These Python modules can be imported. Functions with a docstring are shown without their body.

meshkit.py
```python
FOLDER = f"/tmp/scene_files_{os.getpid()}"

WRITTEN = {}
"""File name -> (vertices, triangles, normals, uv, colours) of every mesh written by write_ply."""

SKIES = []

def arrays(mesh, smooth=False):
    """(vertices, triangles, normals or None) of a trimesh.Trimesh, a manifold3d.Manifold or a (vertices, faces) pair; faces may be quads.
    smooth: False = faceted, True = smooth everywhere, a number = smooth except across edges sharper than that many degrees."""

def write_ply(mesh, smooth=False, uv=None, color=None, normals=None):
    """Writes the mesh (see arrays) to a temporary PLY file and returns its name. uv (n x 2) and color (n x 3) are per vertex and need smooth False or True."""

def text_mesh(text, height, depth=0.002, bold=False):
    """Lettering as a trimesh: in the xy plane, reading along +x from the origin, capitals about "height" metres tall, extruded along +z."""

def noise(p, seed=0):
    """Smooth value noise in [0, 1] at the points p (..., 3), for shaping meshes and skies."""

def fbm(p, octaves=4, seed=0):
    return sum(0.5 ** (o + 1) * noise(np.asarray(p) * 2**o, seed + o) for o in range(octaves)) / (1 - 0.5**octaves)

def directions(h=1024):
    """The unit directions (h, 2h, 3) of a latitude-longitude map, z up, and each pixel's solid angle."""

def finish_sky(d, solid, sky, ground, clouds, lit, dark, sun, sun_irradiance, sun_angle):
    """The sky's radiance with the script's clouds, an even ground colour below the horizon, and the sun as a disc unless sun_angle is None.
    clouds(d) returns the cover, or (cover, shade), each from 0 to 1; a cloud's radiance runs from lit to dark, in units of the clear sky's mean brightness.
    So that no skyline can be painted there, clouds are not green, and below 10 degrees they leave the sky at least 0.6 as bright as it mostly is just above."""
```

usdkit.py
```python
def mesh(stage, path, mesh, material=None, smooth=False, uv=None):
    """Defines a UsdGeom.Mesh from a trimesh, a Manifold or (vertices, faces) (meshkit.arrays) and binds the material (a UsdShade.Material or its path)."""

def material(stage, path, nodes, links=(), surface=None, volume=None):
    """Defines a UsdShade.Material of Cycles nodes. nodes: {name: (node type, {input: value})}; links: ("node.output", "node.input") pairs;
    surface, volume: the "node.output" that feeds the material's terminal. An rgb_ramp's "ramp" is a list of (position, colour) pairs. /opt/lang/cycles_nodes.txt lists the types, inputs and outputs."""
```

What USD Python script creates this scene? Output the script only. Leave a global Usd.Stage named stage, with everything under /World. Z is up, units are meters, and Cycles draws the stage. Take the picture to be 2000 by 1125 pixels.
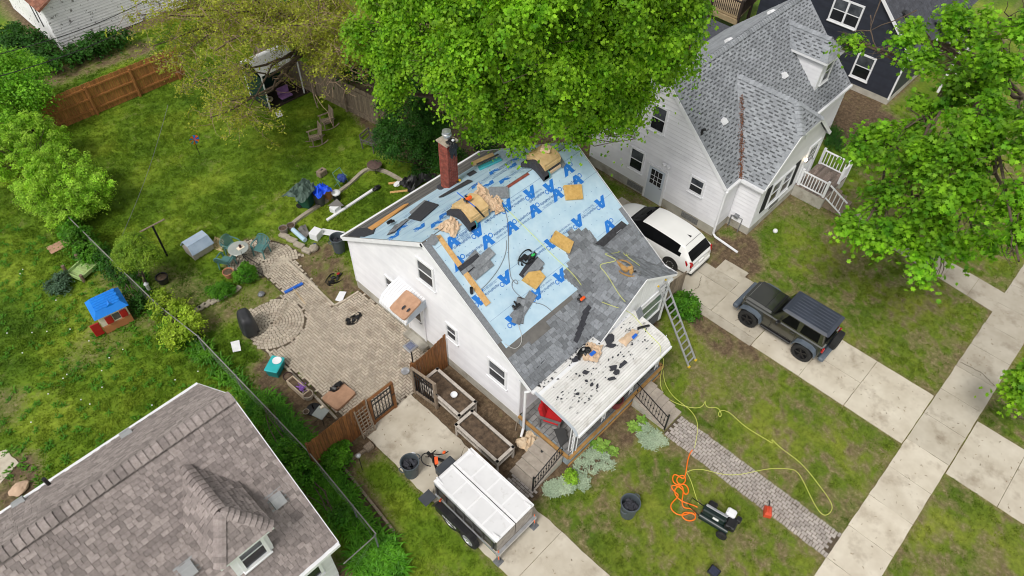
import math, numpy as np, trimesh, usdkit, meshkit
import shapely, shapely.affinity
from shapely.geometry import Polygon, LineString, Point, MultiPolygon, box as sbox
from shapely.ops import unary_union
from scipy.interpolate import CubicSpline, PchipInterpolator
from pxr import Usd, UsdGeom, UsdLux, UsdShade, Sdf, Gf, Vt

stage = Usd.Stage.CreateInMemory()
UsdGeom.Xform.Define(stage, '/World')
UsdGeom.Scope.Define(stage, '/World/Looks')
# ---------------------------------------------------------------- camera, sky, sun, exposure
CAMH, FPX = 23.0, 1394.7869
RM = np.array([[0.694645, -0.719135, 0.017704], [0.533067, 0.531127, 0.658592], [0.483019, 0.44805, -0.752292]])
EXPOSURE, SKY_STRENGTH, SUN_INT = 0.43, 0.098, 0.4
SUN_EL, SUN_AZ = math.radians(56), math.radians(258)      # azimuth clockwise from +y
cam = UsdGeom.Camera.Define(stage, '/World/camera')
cam.CreateHorizontalApertureAttr(36.0); cam.CreateVerticalApertureAttr(20.25)
cam.CreateFocalLengthAttr(36.0 * FPX / 2000)
cam.CreateClippingRangeAttr(Gf.Vec2f(0.1, 5000)); cam.CreateExposureAttr(EXPOSURE)
m4 = np.eye(4); m4[0, :3] = RM[0]; m4[1, :3] = RM[1]; m4[2, :3] = -RM[2]; m4[3, :3] = (0, 0, CAMH)
cam.AddTransformOp().Set(Gf.Matrix4d(*m4.ravel().tolist()))
usdkit.material(stage, '/World/Looks/sky', {
    'co': ('texture_coordinate', {}),
    'sk': ('sky_texture', {'sky_type': 'single_scattering', 'sun_disc': False, 'sun_elevation': SUN_EL, 'sun_rotation': SUN_AZ}),
    'bw': ('rgb_to_bw', {}),
    'gr': ('mix', {'mix_type': 'multiply', 'fac': 1.0, 'color2': (1.9, 1.86, 1.8)}),
    'nz': ('noise_texture', {'scale': 2.2, 'detail': 5.0, 'roughness': 0.55}),
    'rp': ('rgb_ramp', {'ramp': [(0.25, (0.72, 0.72, 0.72)), (0.7, (1, 1, 1))]}),
    'mx': ('mix', {'mix_type': 'mix'}),
    'bg': ('background_shader', {'strength': SKY_STRENGTH})},
    [('sk.color', 'bw.color'), ('bw.val', 'gr.color1'), ('co.generated', 'nz.vector'), ('nz.fac', 'rp.fac'), ('rp.color', 'mx.fac'),
     ('sk.color', 'mx.color1'), ('gr.color', 'mx.color2'), ('mx.color', 'bg.color')], surface='bg.background')
dome = UsdLux.DomeLight.Define(stage, '/World/sky')
UsdShade.MaterialBindingAPI.Apply(dome.GetPrim()).Bind(UsdShade.Material.Get(stage, '/World/Looks/sky'))
dome.GetPrim().SetCustomDataByKey('kind', 'structure')
sun = UsdLux.DistantLight.Define(stage, '/World/sun')
sun.CreateIntensityAttr(SUN_INT); sun.CreateAngleAttr(15.0); sun.CreateNormalizeAttr(True); sun.CreateColorAttr(Gf.Vec3f(1.0, 0.96, 0.9))
sdir = np.array([math.sin(SUN_AZ) * math.cos(SUN_EL), math.cos(SUN_AZ) * math.cos(SUN_EL), math.sin(SUN_EL)])
sx = np.cross([0, 0, 1.0], sdir); sx /= np.linalg.norm(sx); sy = np.cross(sdir, sx)
m4 = np.eye(4); m4[0, :3] = sx; m4[1, :3] = sy; m4[2, :3] = sdir
sun.AddTransformOp().Set(Gf.Matrix4d(*m4.ravel().tolist()))

# ---------------------------------------------------------------- picture point -> place on a level, a roof, a wall
def ray(px, py):
    return RM.T @ np.array([(px - 1000) / FPX, -(py - 562.5) / FPX, 1.0])
def A(px, py, z=0.0):
    d = ray(px, py); return d * ((z - CAMH) / d[2]) + np.array([0, 0, CAMH])
def hit(px, py, p, n):
    d = ray(px, py); o = np.array([0, 0, CAMH]); return o + d * (np.dot(np.asarray(p) - o, n) / np.dot(d, n))
def proj(P):
    v = (np.asarray(P, float) - [0, 0, CAMH]) @ RM.T
    return np.stack([1000 + FPX * v[..., 0] / v[..., 2], 562.5 - FPX * v[..., 1] / v[..., 2], v[..., 2]], -1)
def unit(v):
    v = np.asarray(v, float); return v / np.linalg.norm(v)
def sr(r, g, b):
    return tuple(((c / 255 + 0.055) / 1.055) ** 2.4 if c > 10 else c / 255 / 12.92 for c in (r, g, b))

# ---------------------------------------------------------------- meshes
class MB:
    def __init__(s): s.v, s.f, s.t, s.n = [], [], [], 0
    def add(s, v, f, tone=1.0):
        v = np.asarray(v, float); f = np.asarray(f, int)
        if f.shape[1] == 4: f = np.vstack([f[:, [0, 1, 2]], f[:, [0, 2, 3]]])
        s.v.append(v); s.f.append(f + s.n); s.t.append(np.broadcast_to(np.asarray(tone, float), (len(v),))); s.n += len(v); return s
    def arr(s): return np.vstack(s.v), np.vstack(s.f), np.concatenate(s.t)
    def box(s, c, size, rz=0.0, tone=1.0, R=None):
        v = CUBE * (np.asarray(size, float) / 2)
        if R is None and rz: R = rotz(rz)
        if R is not None: v = v @ np.asarray(R).T
        return s.add(v + np.asarray(c, float), CUBEF, tone)
    def b2(s, lo, hi, tone=1.0):
        lo, hi = np.asarray(lo, float), np.asarray(hi, float); return s.box((lo + hi) / 2, hi - lo, tone=tone)
    def bb(s, lo, hi, b=0.02, tone=1.0, R=None, c=None):          # chamfered box
        lo, hi = np.asarray(lo, float), np.asarray(hi, float); h = (hi - lo) / 2; b = min(b, h.min() * 0.95); P = []
        for q in CUBE:
            for k in range(3):
                e = h.copy() - b; e[k] = h[k]; P.append(q * e)
        P = np.array(P); H = trimesh.convex.convex_hull(P); v = np.array(H.vertices); ctr = (lo + hi) / 2
        if R is not None: v = v @ np.asarray(R).T
        return s.add(v + (ctr if c is None else np.asarray(c)), H.faces, tone)
    def hull(s, P, tone=1.0):
        H = trimesh.convex.convex_hull(np.asarray(P, float)); return s.add(H.vertices, H.faces, tone)
    def tube(s, path, r, n=6, tone=1.0):
        v, f = tube(path, r, n); return s.add(v, f, tone)
    def bar(s, a, b, w, h=None, up=(0, 0, 1), tone=1.0):           # a rectangular bar from a to b
        a, b = np.asarray(a, float), np.asarray(b, float); d = b - a; L = np.linalg.norm(d); x = d / L
        u = np.asarray(up, float)
        if abs(np.dot(u, x)) > 0.98: u = np.array([1.0, 0, 0])
        y = unit(np.cross(u, x)); z = np.cross(x, y)
        return s.box((a + b) / 2, (L, w, h or w), R=np.stack([x, y, z], 1), tone=tone)
    def lathe(s, prof, n=18, c=(0, 0, 0), R=None, tone=1.0):
        prof = np.asarray(prof, float); k = len(prof); a = np.arange(n) * 2 * np.pi / n
        v = np.stack([np.outer(prof[:, 0], np.cos(a)), np.outer(prof[:, 0], np.sin(a)), np.repeat(prof[:, 1:2], n, 1)], -1).reshape(-1, 3)
        f = []
        for i in range(k - 1):
            for j in range(n): f.append([i * n + j, i * n + (j + 1) % n, (i + 1) * n + (j + 1) % n, (i + 1) * n + j])
        f = np.array(f); f = np.vstack([f[:, [0, 1, 2]], f[:, [0, 2, 3]]])
        if R is not None: v = v @ np.asarray(R).T
        return s.add(v + np.asarray(c, float), f, tone)
    def cyl(s, a, b, r, n=12, tone=1.0):
        return s.tube([a, b], r, n, tone)
    def poly(s, P, h, n=None, tone=1.0, base=None):                # flat polygon of 3D points given thickness h along n
        P = np.asarray(P, float)
        if n is None: n = unit(np.cross(P[1] - P[0], P[2] - P[0])); n = n if n[2] >= 0 else -n
        n = np.asarray(n, float); u = unit(P[1] - P[0]); w = np.cross(n, u)
        q = Polygon(np.stack([(P - P[0]) @ u, (P - P[0]) @ w], 1))
        if not q.is_valid: q = q.buffer(0)
        for g in getattr(q, 'geoms', [q]):
            m = trimesh.creation.extrude_polygon(g, h, engine='earcut'); V = np.array(m.vertices)
            s.add(P[0] + V[:, :1] * u + V[:, 1:2] * w + V[:, 2:] * n, m.faces, tone)
        return s
    def mesh(s, m, R=None, c=(0, 0, 0), tone=1.0):
        v = np.array(m.vertices)
        if R is not None: v = v @ np.asarray(R).T
        return s.add(v + np.asarray(c), m.faces, tone)
    def blob(s, c, r, sub=2, amp=0.2, fr=2.0, seed=0, tone=1.0, R=None):   # rounded lump with uneven surface
        m = trimesh.creation.icosphere(sub, 1.0); v = np.array(m.vertices)
        k = 1 + amp * (meshkit.fbm(v * fr + 7 + seed * 3.1, 3, seed) - 0.5) * 2
        v = v * k[:, None] * np.asarray(r)
        if R is not None: v = v @ np.asarray(R).T
        return s.add(v + np.asarray(c), m.faces, tone)
CUBE = np.array([[-1, -1, -1], [1, -1, -1], [1, 1, -1], [-1, 1, -1], [-1, -1, 1], [1, -1, 1], [1, 1, 1], [-1, 1, 1]], float)
CUBEF = np.array([[0, 3, 2, 1], [4, 5, 6, 7], [0, 1, 5, 4], [1, 2, 6, 5], [2, 3, 7, 6], [3, 0, 4, 7]])
CUBET = np.vstack([CUBEF[:, [0, 1, 2]], CUBEF[:, [0, 2, 3]]])
def rotz(a): return np.array([[math.cos(a), -math.sin(a), 0], [math.sin(a), math.cos(a), 0], [0, 0, 1.0]])
def rotx(a): return np.array([[1.0, 0, 0], [0, math.cos(a), -math.sin(a)], [0, math.sin(a), math.cos(a)]])
def roty(a): return np.array([[math.cos(a), 0, math.sin(a)], [0, 1.0, 0], [-math.sin(a), 0, math.cos(a)]])
def tube(path, r, n=6):
    P = np.asarray(path, float); k = len(P); r = np.broadcast_to(np.asarray(r, float), (k,))
    T = np.gradient(P, axis=0) if k > 2 else np.repeat((P[1] - P[0])[None], 2, 0)
    T = T / np.maximum(np.linalg.norm(T, axis=1, keepdims=True), 1e-9)
    u = np.cross(T[0], [0, 0, 1.0] if abs(T[0][2]) < 0.9 else [1.0, 0, 0]); u /= np.linalg.norm(u); V = []
    a = np.arange(n) * 2 * np.pi / n
    for i in range(k):
        u = u - T[i] * (u @ T[i]); u /= max(np.linalg.norm(u), 1e-9); w = np.cross(T[i], u)
        V.append(P[i] + r[i] * (np.cos(a)[:, None] * u + np.sin(a)[:, None] * w))
    j = np.arange(n); f = [np.stack([i * n + j, i * n + (j + 1) % n, (i + 1) * n + (j + 1) % n, (i + 1) * n + j], 1) for i in range(k - 1)]
    f = np.vstack(f); f = np.vstack([f[:, [0, 1, 2]], f[:, [0, 2, 3]]])
    cap = [[0, q + 1, q] for q in range(1, n - 1)] + [[(k - 1) * n, (k - 1) * n + q, (k - 1) * n + q + 1] for q in range(1, n - 1)]
    return np.vstack(V), np.vstack([f, cap])
def spline(P, n=80):
    P = np.asarray(P, float); t = np.r_[0, np.cumsum(np.maximum(np.linalg.norm(np.diff(P, axis=0), axis=1), 1e-6) ** 0.5)]
    return CubicSpline(t, P)(np.linspace(0, t[-1], n))

NAMES, INV = {}, {}
def fresh(parent, name):
    k = (parent, name); NAMES[k] = NAMES.get(k, -1) + 1
    return f'{parent}/{name}' if NAMES[k] == 0 else f'{parent}/{name}_{NAMES[k]:03d}'
def tagp(p, label=None, cat=None, group=None, kind=None):
    for k, v in (('label', label), ('category', cat), ('group', group), ('kind', kind)):
        if v: p.SetCustomDataByKey(k, v)
def thing(name, label, cat, loc=(0, 0, 0), rz=0.0, group=None, world=False, kind=None):
    path = fresh('/World', name); x = UsdGeom.Xform.Define(stage, path)
    x.AddTranslateOp().Set(Gf.Vec3d(*map(float, loc)))
    if rz: x.AddRotateZOp().Set(math.degrees(rz))
    tagp(x.GetPrim(), label, cat, group, kind)
    INV[path] = (np.asarray(loc, float), rz) if world else None
    return path
def dup(path, label, loc, rz=0.0, group=None, cat=None):
    base = path.rsplit('/', 1)[1]; p0 = stage.GetPrimAtPath(path); d = dict(p0.GetCustomData())
    new = fresh('/World', base.rstrip('0123456789').rstrip('_')); x = UsdGeom.Xform.Define(stage, new)
    x.GetPrim().GetReferences().AddInternalReference(path)
    x.ClearXformOpOrder()
    for a in ('xformOp:translate', 'xformOp:rotateZ'):
        if x.GetPrim().HasAttribute(a): pass
    x = UsdGeom.Xformable(x.GetPrim()); ops = []
    t = x.GetPrim().CreateAttribute('xformOp:translate', Sdf.ValueTypeNames.Double3); t.Set(Gf.Vec3d(*map(float, loc)))
    r = x.GetPrim().CreateAttribute('xformOp:rotateZ', Sdf.ValueTypeNames.Float); r.Set(math.degrees(rz))
    x.GetXformOpOrderAttr().Set(['xformOp:translate', 'xformOp:rotateZ'])
    x.GetPrim().SetInstanceable(True)
    tagp(x.GetPrim(), label, cat or d.get('category'), group or d.get('group'))
    return new
def write_mesh(path, v, f, t, mat, smooth=False, extra=None):
    if smooth is not False:
        if smooth is True or len(f) > 60000:
            nrm = meshkit.arrays((v, f), True)[2]
        else:
            if np.ptp(t) > 1e-6: smooth = True; nrm = meshkit.arrays((v, f), True)[2]
            else: v, f, nrm = meshkit.arrays((v, f), smooth); t = np.full(len(v), t[0])
    else: nrm = None
    m = UsdGeom.Mesh.Define(stage, path)
    m.CreatePointsAttr(Vt.Vec3fArray.FromNumpy(np.ascontiguousarray(v, np.float32)))
    m.CreateFaceVertexCountsAttr(Vt.IntArray.FromNumpy(np.full(len(f), 3, np.int32)))
    m.CreateFaceVertexIndicesAttr(Vt.IntArray.FromNumpy(np.ascontiguousarray(f, np.int32).ravel()))
    m.CreateSubdivisionSchemeAttr('none')
    if nrm is not None:
        m.CreateNormalsAttr(Vt.Vec3fArray.FromNumpy(nrm.astype(np.float32))); m.SetNormalsInterpolation('vertex')
    pv = UsdGeom.PrimvarsAPI(m)
    pv.CreatePrimvar('tone', Sdf.ValueTypeNames.FloatArray, 'vertex').Set(Vt.FloatArray.FromNumpy(np.ascontiguousarray(t, np.float32)))
    for k, a in (extra or {}).items():
        pv.CreatePrimvar(k, Sdf.ValueTypeNames.FloatArray, 'vertex').Set(Vt.FloatArray.FromNumpy(np.ascontiguousarray(a, np.float32)))
    UsdShade.MaterialBindingAPI.Apply(m.GetPrim()).Bind(mat)
    return m
def obj(parent, name, mb, mat, smooth=False, label=None, cat=None, group=None, kind=None, extra=None):
    v, f, t = mb.arr() if isinstance(mb, MB) else mb
    root = '/'.join(parent.split('/')[:3]) if parent else None
    if root and INV.get(root) is not None:
        o, rz = INV[root]; v = (v - o) @ rotz(-rz).T if rz else v - o
    path = fresh(parent or '/World', name)
    m = write_mesh(path, v, f, np.asarray(t), mat, smooth, extra)
    tagp(m.GetPrim(), label, cat, group, kind)
    return path
def lone(name, mb, mat, label, cat, smooth=False, group=None, kind=None):     # a thing of one material and no parts
    return obj(None, name, mb, mat, smooth, label, cat, group, kind)
def emit(parent, name, pieces, mat, limit=300, rest=None, label=None):
    """pieces: (v, f, tone): the largest in the picture become prims of their own, the rest one part"""
    if not pieces: return
    if len(pieces) > limit:
        c = np.array([p[0].mean(0) for p in pieces]); r = np.array([np.ptp(p[0], axis=0).max() for p in pieces])
        q = proj(c); inside = (q[:, 0] > -10) & (q[:, 0] < 2010) & (q[:, 1] > -10) & (q[:, 1] < 1135)
        order = np.argsort(-np.where(inside, r / q[:, 2], 0) - 1e-6 * np.arange(len(r)) / len(r)); keep = np.zeros(len(r), bool); keep[order[:limit]] = True
    else: keep = np.ones(len(pieces), bool)
    mb = MB()
    for p, k in zip(pieces, keep):
        if k: obj(parent, name, (p[0], p[1], np.full(len(p[0]), p[2])), mat)
        else: mb.add(*p)
    if mb.n: obj(parent, rest or name + '_field', mb, mat, kind='stuff', label=label)

# ---------------------------------------------------------------- materials
MATS = {}
def mat(name, c1, c2=None, scale=5.0, rough=0.7, bump=0.0, bscale=60.0, metallic=0.0, stretch=(1, 1, 1), tone=True, lo=0.3, hi=0.7, detail=4.0, coat=0.0, spec=0.5, leaf=0.0, dirt=None, dscale=1.3, dlo=0.55, dhi=0.8):
    if name in MATS: return MATS[name]
    c2 = c2 or c1
    N = {'g': ('geometry', {}), 'mp': ('mapping', {'scale': stretch}), 'nz': ('noise_texture', {'scale': scale, 'detail': detail, 'roughness': 0.6}),
         'rp': ('rgb_ramp', {'ramp': [(lo, c1), (hi, c2)]}), 'p': ('principled_bsdf', {'roughness': rough, 'metallic': metallic, 'coat_weight': coat, 'specular_ior_level': spec})}
    L = [('g.position', 'mp.vector'), ('mp.vector', 'nz.vector'), ('nz.fac', 'rp.fac')]
    out = 'rp.color'
    if dirt:
        N['n2'] = ('noise_texture', {'scale': dscale, 'detail': 6.0, 'roughness': 0.65}); N['r2'] = ('rgb_ramp', {'ramp': [(dlo, (0, 0, 0)), (dhi, (1, 1, 1))]})
        N['mx'] = ('mix', {'mix_type': 'mix', 'color2': dirt}); L += [('g.position', 'n2.vector'), ('n2.fac', 'r2.fac'), ('r2.color', 'mx.fac'), (out, 'mx.color1')]; out = 'mx.color'
    if tone:
        N['at'] = ('attribute', {'attribute': 'tone'}); N['ml'] = ('mix', {'mix_type': 'multiply', 'fac': 1.0})
        L += [(out, 'ml.color1'), ('at.fac', 'ml.color2')]; out = 'ml.color'
    L.append((out, 'p.base_color'))
    if bump:
        N['bn'] = ('noise_texture', {'scale': bscale, 'detail': 3.0}); N['bp'] = ('bump', {'strength': bump, 'distance': 0.02})
        L += [('mp.vector', 'bn.vector'), ('bn.fac', 'bp.height'), ('bp.normal', 'p.normal')]
    surf = 'p.BSDF'
    if leaf:
        N['tr'] = ('translucent_bsdf', {}); N['ms'] = ('mix_closure', {'fac': leaf}); N['lt'] = ('mix', {'mix_type': 'multiply', 'fac': 1.0, 'color2': (1.5, 1.35, 0.5)})
        L += [(out, 'lt.color1'), ('lt.color', 'tr.color'), ('p.BSDF', 'ms.closure1'), ('tr.BSDF', 'ms.closure2')]; surf = 'ms.closure'
    MATS[name] = usdkit.material(stage, '/World/Looks/' + name, N, L, surface=surf); return MATS[name]
WHITE = mat('white_paint', sr(226, 227, 231), sr(236, 237, 240), 3, 0.55)
SIDING = mat('white_siding', sr(226, 226, 231), sr(238, 238, 242), 1.2, 0.6, dirt=sr(214, 214, 220), dscale=1.5, dlo=0.55, dhi=0.9)
SHEATH = mat('sheathing_grey', sr(84, 84, 88), sr(100, 100, 104), 3, 0.9)
GLASS = mat('dark_window_glass', sr(20, 22, 26), sr(34, 36, 40), 2, 0.08, tone=False)
SCREEN = mat('window_screen', sr(40, 42, 46), sr(58, 60, 64), 3, 0.5, tone=False)
CONC = mat('concrete', sr(190, 180, 162), sr(216, 208, 192), 0.9, 0.9, 0.3, 60, dirt=sr(134, 118, 98), dscale=1.1, dlo=0.53, dhi=0.85)
FOUND = mat('foundation_concrete', sr(158, 154, 144), sr(190, 186, 176), 2, 0.9, 0.3, 40, dirt=sr(110, 100, 84), dlo=0.5)
BLACK = mat('black_plastic', sr(18, 18, 20), sr(30, 30, 32), 5, 0.45)
BLACKM = mat('black_iron', sr(22, 22, 24), sr(34, 34, 36), 8, 0.4, metallic=0.3)
RUBBER = mat('tyre_rubber', sr(26, 26, 27), sr(38, 38, 38), 10, 0.85, 0.2, 60)
ALU = mat('aluminium', sr(178, 180, 184), sr(205, 206, 210), 6, 0.35, metallic=0.7)
STEEL = mat('grey_steel', sr(110, 112, 116), sr(140, 142, 146), 6, 0.45, metallic=0.4)
GALV = mat('galvanised_steel', sr(128, 126, 122), sr(156, 154, 150), 6, 0.5, metallic=0.2)
FENCE = mat('brown_stained_wood', sr(92, 56, 26), sr(142, 92, 46), 9, 0.75, 0.3, 30, stretch=(3, 3, 0.35))
GREYWOOD = mat('weathered_grey_wood', sr(112, 98, 84), sr(158, 142, 124), 8, 0.85, 0.35, 30, stretch=(3, 3, 0.5))
TRIMWOOD = mat('painted_grey_wood', sr(168, 160, 152), sr(198, 190, 180), 6, 0.8, 0.2, 30)
LUMBER = mat('new_lumber', sr(196, 150, 92), sr(222, 182, 124), 6, 0.75, 0.2, 30, stretch=(2, 2, 2))
PLY = mat('plywood', sr(190, 158, 108), sr(216, 186, 138), 5, 0.8, 0.2, 40)
SHING = mat('charcoal_shingle', sr(116, 120, 126), sr(140, 144, 150), 14, 0.92, 0.5, 220)
SHINGB = mat('brown_shingle', sr(136, 126, 123), sr(160, 150, 147), 12, 0.92, 0.5, 220, dirt=sr(116, 107, 105), dscale=.8, dlo=.48, dhi=.85)
SHINGN = mat('grey_shingle', sr(142, 146, 152), sr(164, 168, 174), 12, 0.92, 0.5, 220, dirt=sr(122, 126, 132), dscale=.8, dlo=.48, dhi=.85)
SHINGD = mat('black_shingle', sr(46, 47, 54), sr(62, 63, 70), 10, 0.9, 0.4, 200)
UNDER = mat('underlayment_blue', sr(170, 200, 221), sr(192, 216, 232), 2.2, 0.55, 0.55, 5)
INK = mat('blue_ink', sr(28, 112, 200), sr(36, 122, 212), 4, 0.6)
INKD = mat('dark_blue_ink', sr(58, 96, 150), sr(70, 110, 165), 4, 0.6)
FELT = mat('black_felt', sr(44, 44, 48), sr(66, 66, 70), 6, 0.9, 0.4, 80)
GREYMEM = mat('grey_membrane', sr(96, 94, 92), sr(116, 113, 110), 4, 0.8, 0.2, 50)
BRICK = mat('red_brick', sr(116, 54, 44), sr(154, 82, 68), 9, 0.85, 0.3, 70)
MORTAR = mat('mortar', sr(190, 180, 170), sr(210, 200, 190), 9, 0.9)
PAVER = mat('tan_paver', sr(172, 160, 144), sr(204, 193, 176), 3.2, 0.9, 0.3, 90, dirt=sr(146, 130, 112), dscale=1.1)
GREYPAVER = mat('grey_paver', sr(158, 150, 144), sr(190, 182, 176), 3.2, 0.9, 0.3, 90)
SAND = mat('joint_sand', sr(74, 64, 52), sr(98, 86, 70), 8, 0.95, 0.3, 60)
SOIL = mat('bed_soil', sr(62, 50, 40), sr(110, 92, 74), 6, 0.95, 0.8, 30)
STONE = mat('edging_stone', sr(150, 140, 126), sr(182, 172, 156), 5, 0.9, 0.4, 50)
KRAFT = mat('kraft_paper', sr(196, 168, 140), sr(218, 192, 164), 5, 0.8, 0.3, 20)
TAN = mat('tan_fabric', sr(170, 132, 106), sr(192, 152, 124), 5, 0.9, 0.2, 90)
FOAM = mat('yellow_foam', sr(196, 156, 88), sr(216, 178, 108), 7, 0.9, 0.3, 60, dirt=sr(150, 112, 58), dscale=4)
GREENP = mat('dark_green_plastic', sr(20, 66, 56), sr(30, 80, 68), 4, 0.45)
TEALC = mat('green_plastic_chair', sr(70, 112, 112), sr(88, 132, 130), 4, 0.45)
TERRA = mat('terracotta', sr(176, 116, 88), sr(196, 138, 108), 6, 0.85)
BARK = mat('bark', sr(72, 60, 50), sr(112, 96, 82), 10, 0.95, 0.7, 40, stretch=(1, 1, 0.3))
REDM = mat('red_plastic', sr(160, 24, 30), sr(180, 36, 40), 4, 0.4)
ORANGE = mat('orange_plastic', sr(232, 84, 28), sr(244, 104, 40), 4, 0.45)
BLUEP = mat('blue_plastic', sr(28, 92, 196), sr(44, 112, 216), 4, 0.45)
YELHOSE = mat('yellow_green_hose', sr(206, 214, 96), sr(222, 228, 120), 4, 0.5)
GREYBIN = mat('grey_bin_plastic', sr(66, 74, 80), sr(82, 90, 96), 4, 0.55)
# ---------------------------------------------------------------- ground, paving, grass
rng = np.random.default_rng(7)
def wpoly(px, z=0.0): return Polygon([A(x, y, z)[:2] for x, y in px]).buffer(0)
HOUSE = sbox(10.16, 8.9, 17.6, 18.4); WING = sbox(13.5, 8.1, 17.6, 9.0); PORCH = sbox(10.15, 6.5, 15.6, 8.9)
NB = sbox(23.55, 9.4, 35, 16.8); NBW = sbox(24.75, 8.3, 30.5, 9.5); NEARH = sbox(-14, 9.1, 2.35, 16.0)
DARKH = sbox(39.4, 8.3, 50, 17.5); GAR = sbox(8.8, 44.6, 18, 54)
PATIO = wpoly([(700, 568), (842, 668), (806, 771), (722, 832), (692, 832), (655, 806), (600, 748), (555, 712), (508, 680), (481, 655), (474, 632), (486, 608), (520, 592), (556, 576), (517, 540), (545, 498), (580, 512), (652, 600)]).buffer(0.02)
CIRC = wpoly([(444, 520), (452, 492), (480, 470), (520, 468), (560, 480), (592, 500), (545, 520), (520, 540), (470, 545)]).buffer(0.05)
WALK = sbox(13.62, -1.6, 14.62, 4.9); LWALK = sbox(8.15, 6.6, 8.75, 7.8)
rs = np.random.RandomState(3)
def rough(poly, amp=0.05, step=0.25, seed=0):
    L = poly.exterior.length; n = max(8, int(L / step)); P = np.array([poly.exterior.interpolate(i / n, normalized=True).coords[0] for i in range(n)])
    P = np.vstack([P, np.array(poly.exterior.coords)[:-1]]); d = [poly.exterior.project(Point(p)) for p in P]; P = P[np.argsort(d)]
    q = np.c_[P * 3.1, np.full(len(P), seed * 1.7)]
    return Polygon(P + (np.stack([meshkit.fbm(q, 2, seed), meshkit.fbm(q + 31, 2, seed)], 1) - 0.5) * 2 * amp).buffer(0)
DRIVE = rough(sbox(5.95, -1.6, 8.22, 12.68), 0.09, seed=1)
JDRIVE = unary_union([sbox(19.35, -1.57, 22.22, 4.75), sbox(19.7, 4.75, 22.75, 14.0)])
APRON = sbox(19.32, -9, 22.25, -3.17); SIDE = sbox(-10, -3.15, 60, -1.6)
NBWALK = wpoly([(1655, 430), (1685, 412), (1965, 575), (1940, 610)])
PAVED = unary_union([PATIO, CIRC, WALK, LWALK, DRIVE, JDRIVE, APRON, SIDE, NBWALK])
BUILT = unary_union([HOUSE, WING, PORCH, NB, NBW, NEARH, DARKH, GAR])
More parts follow.
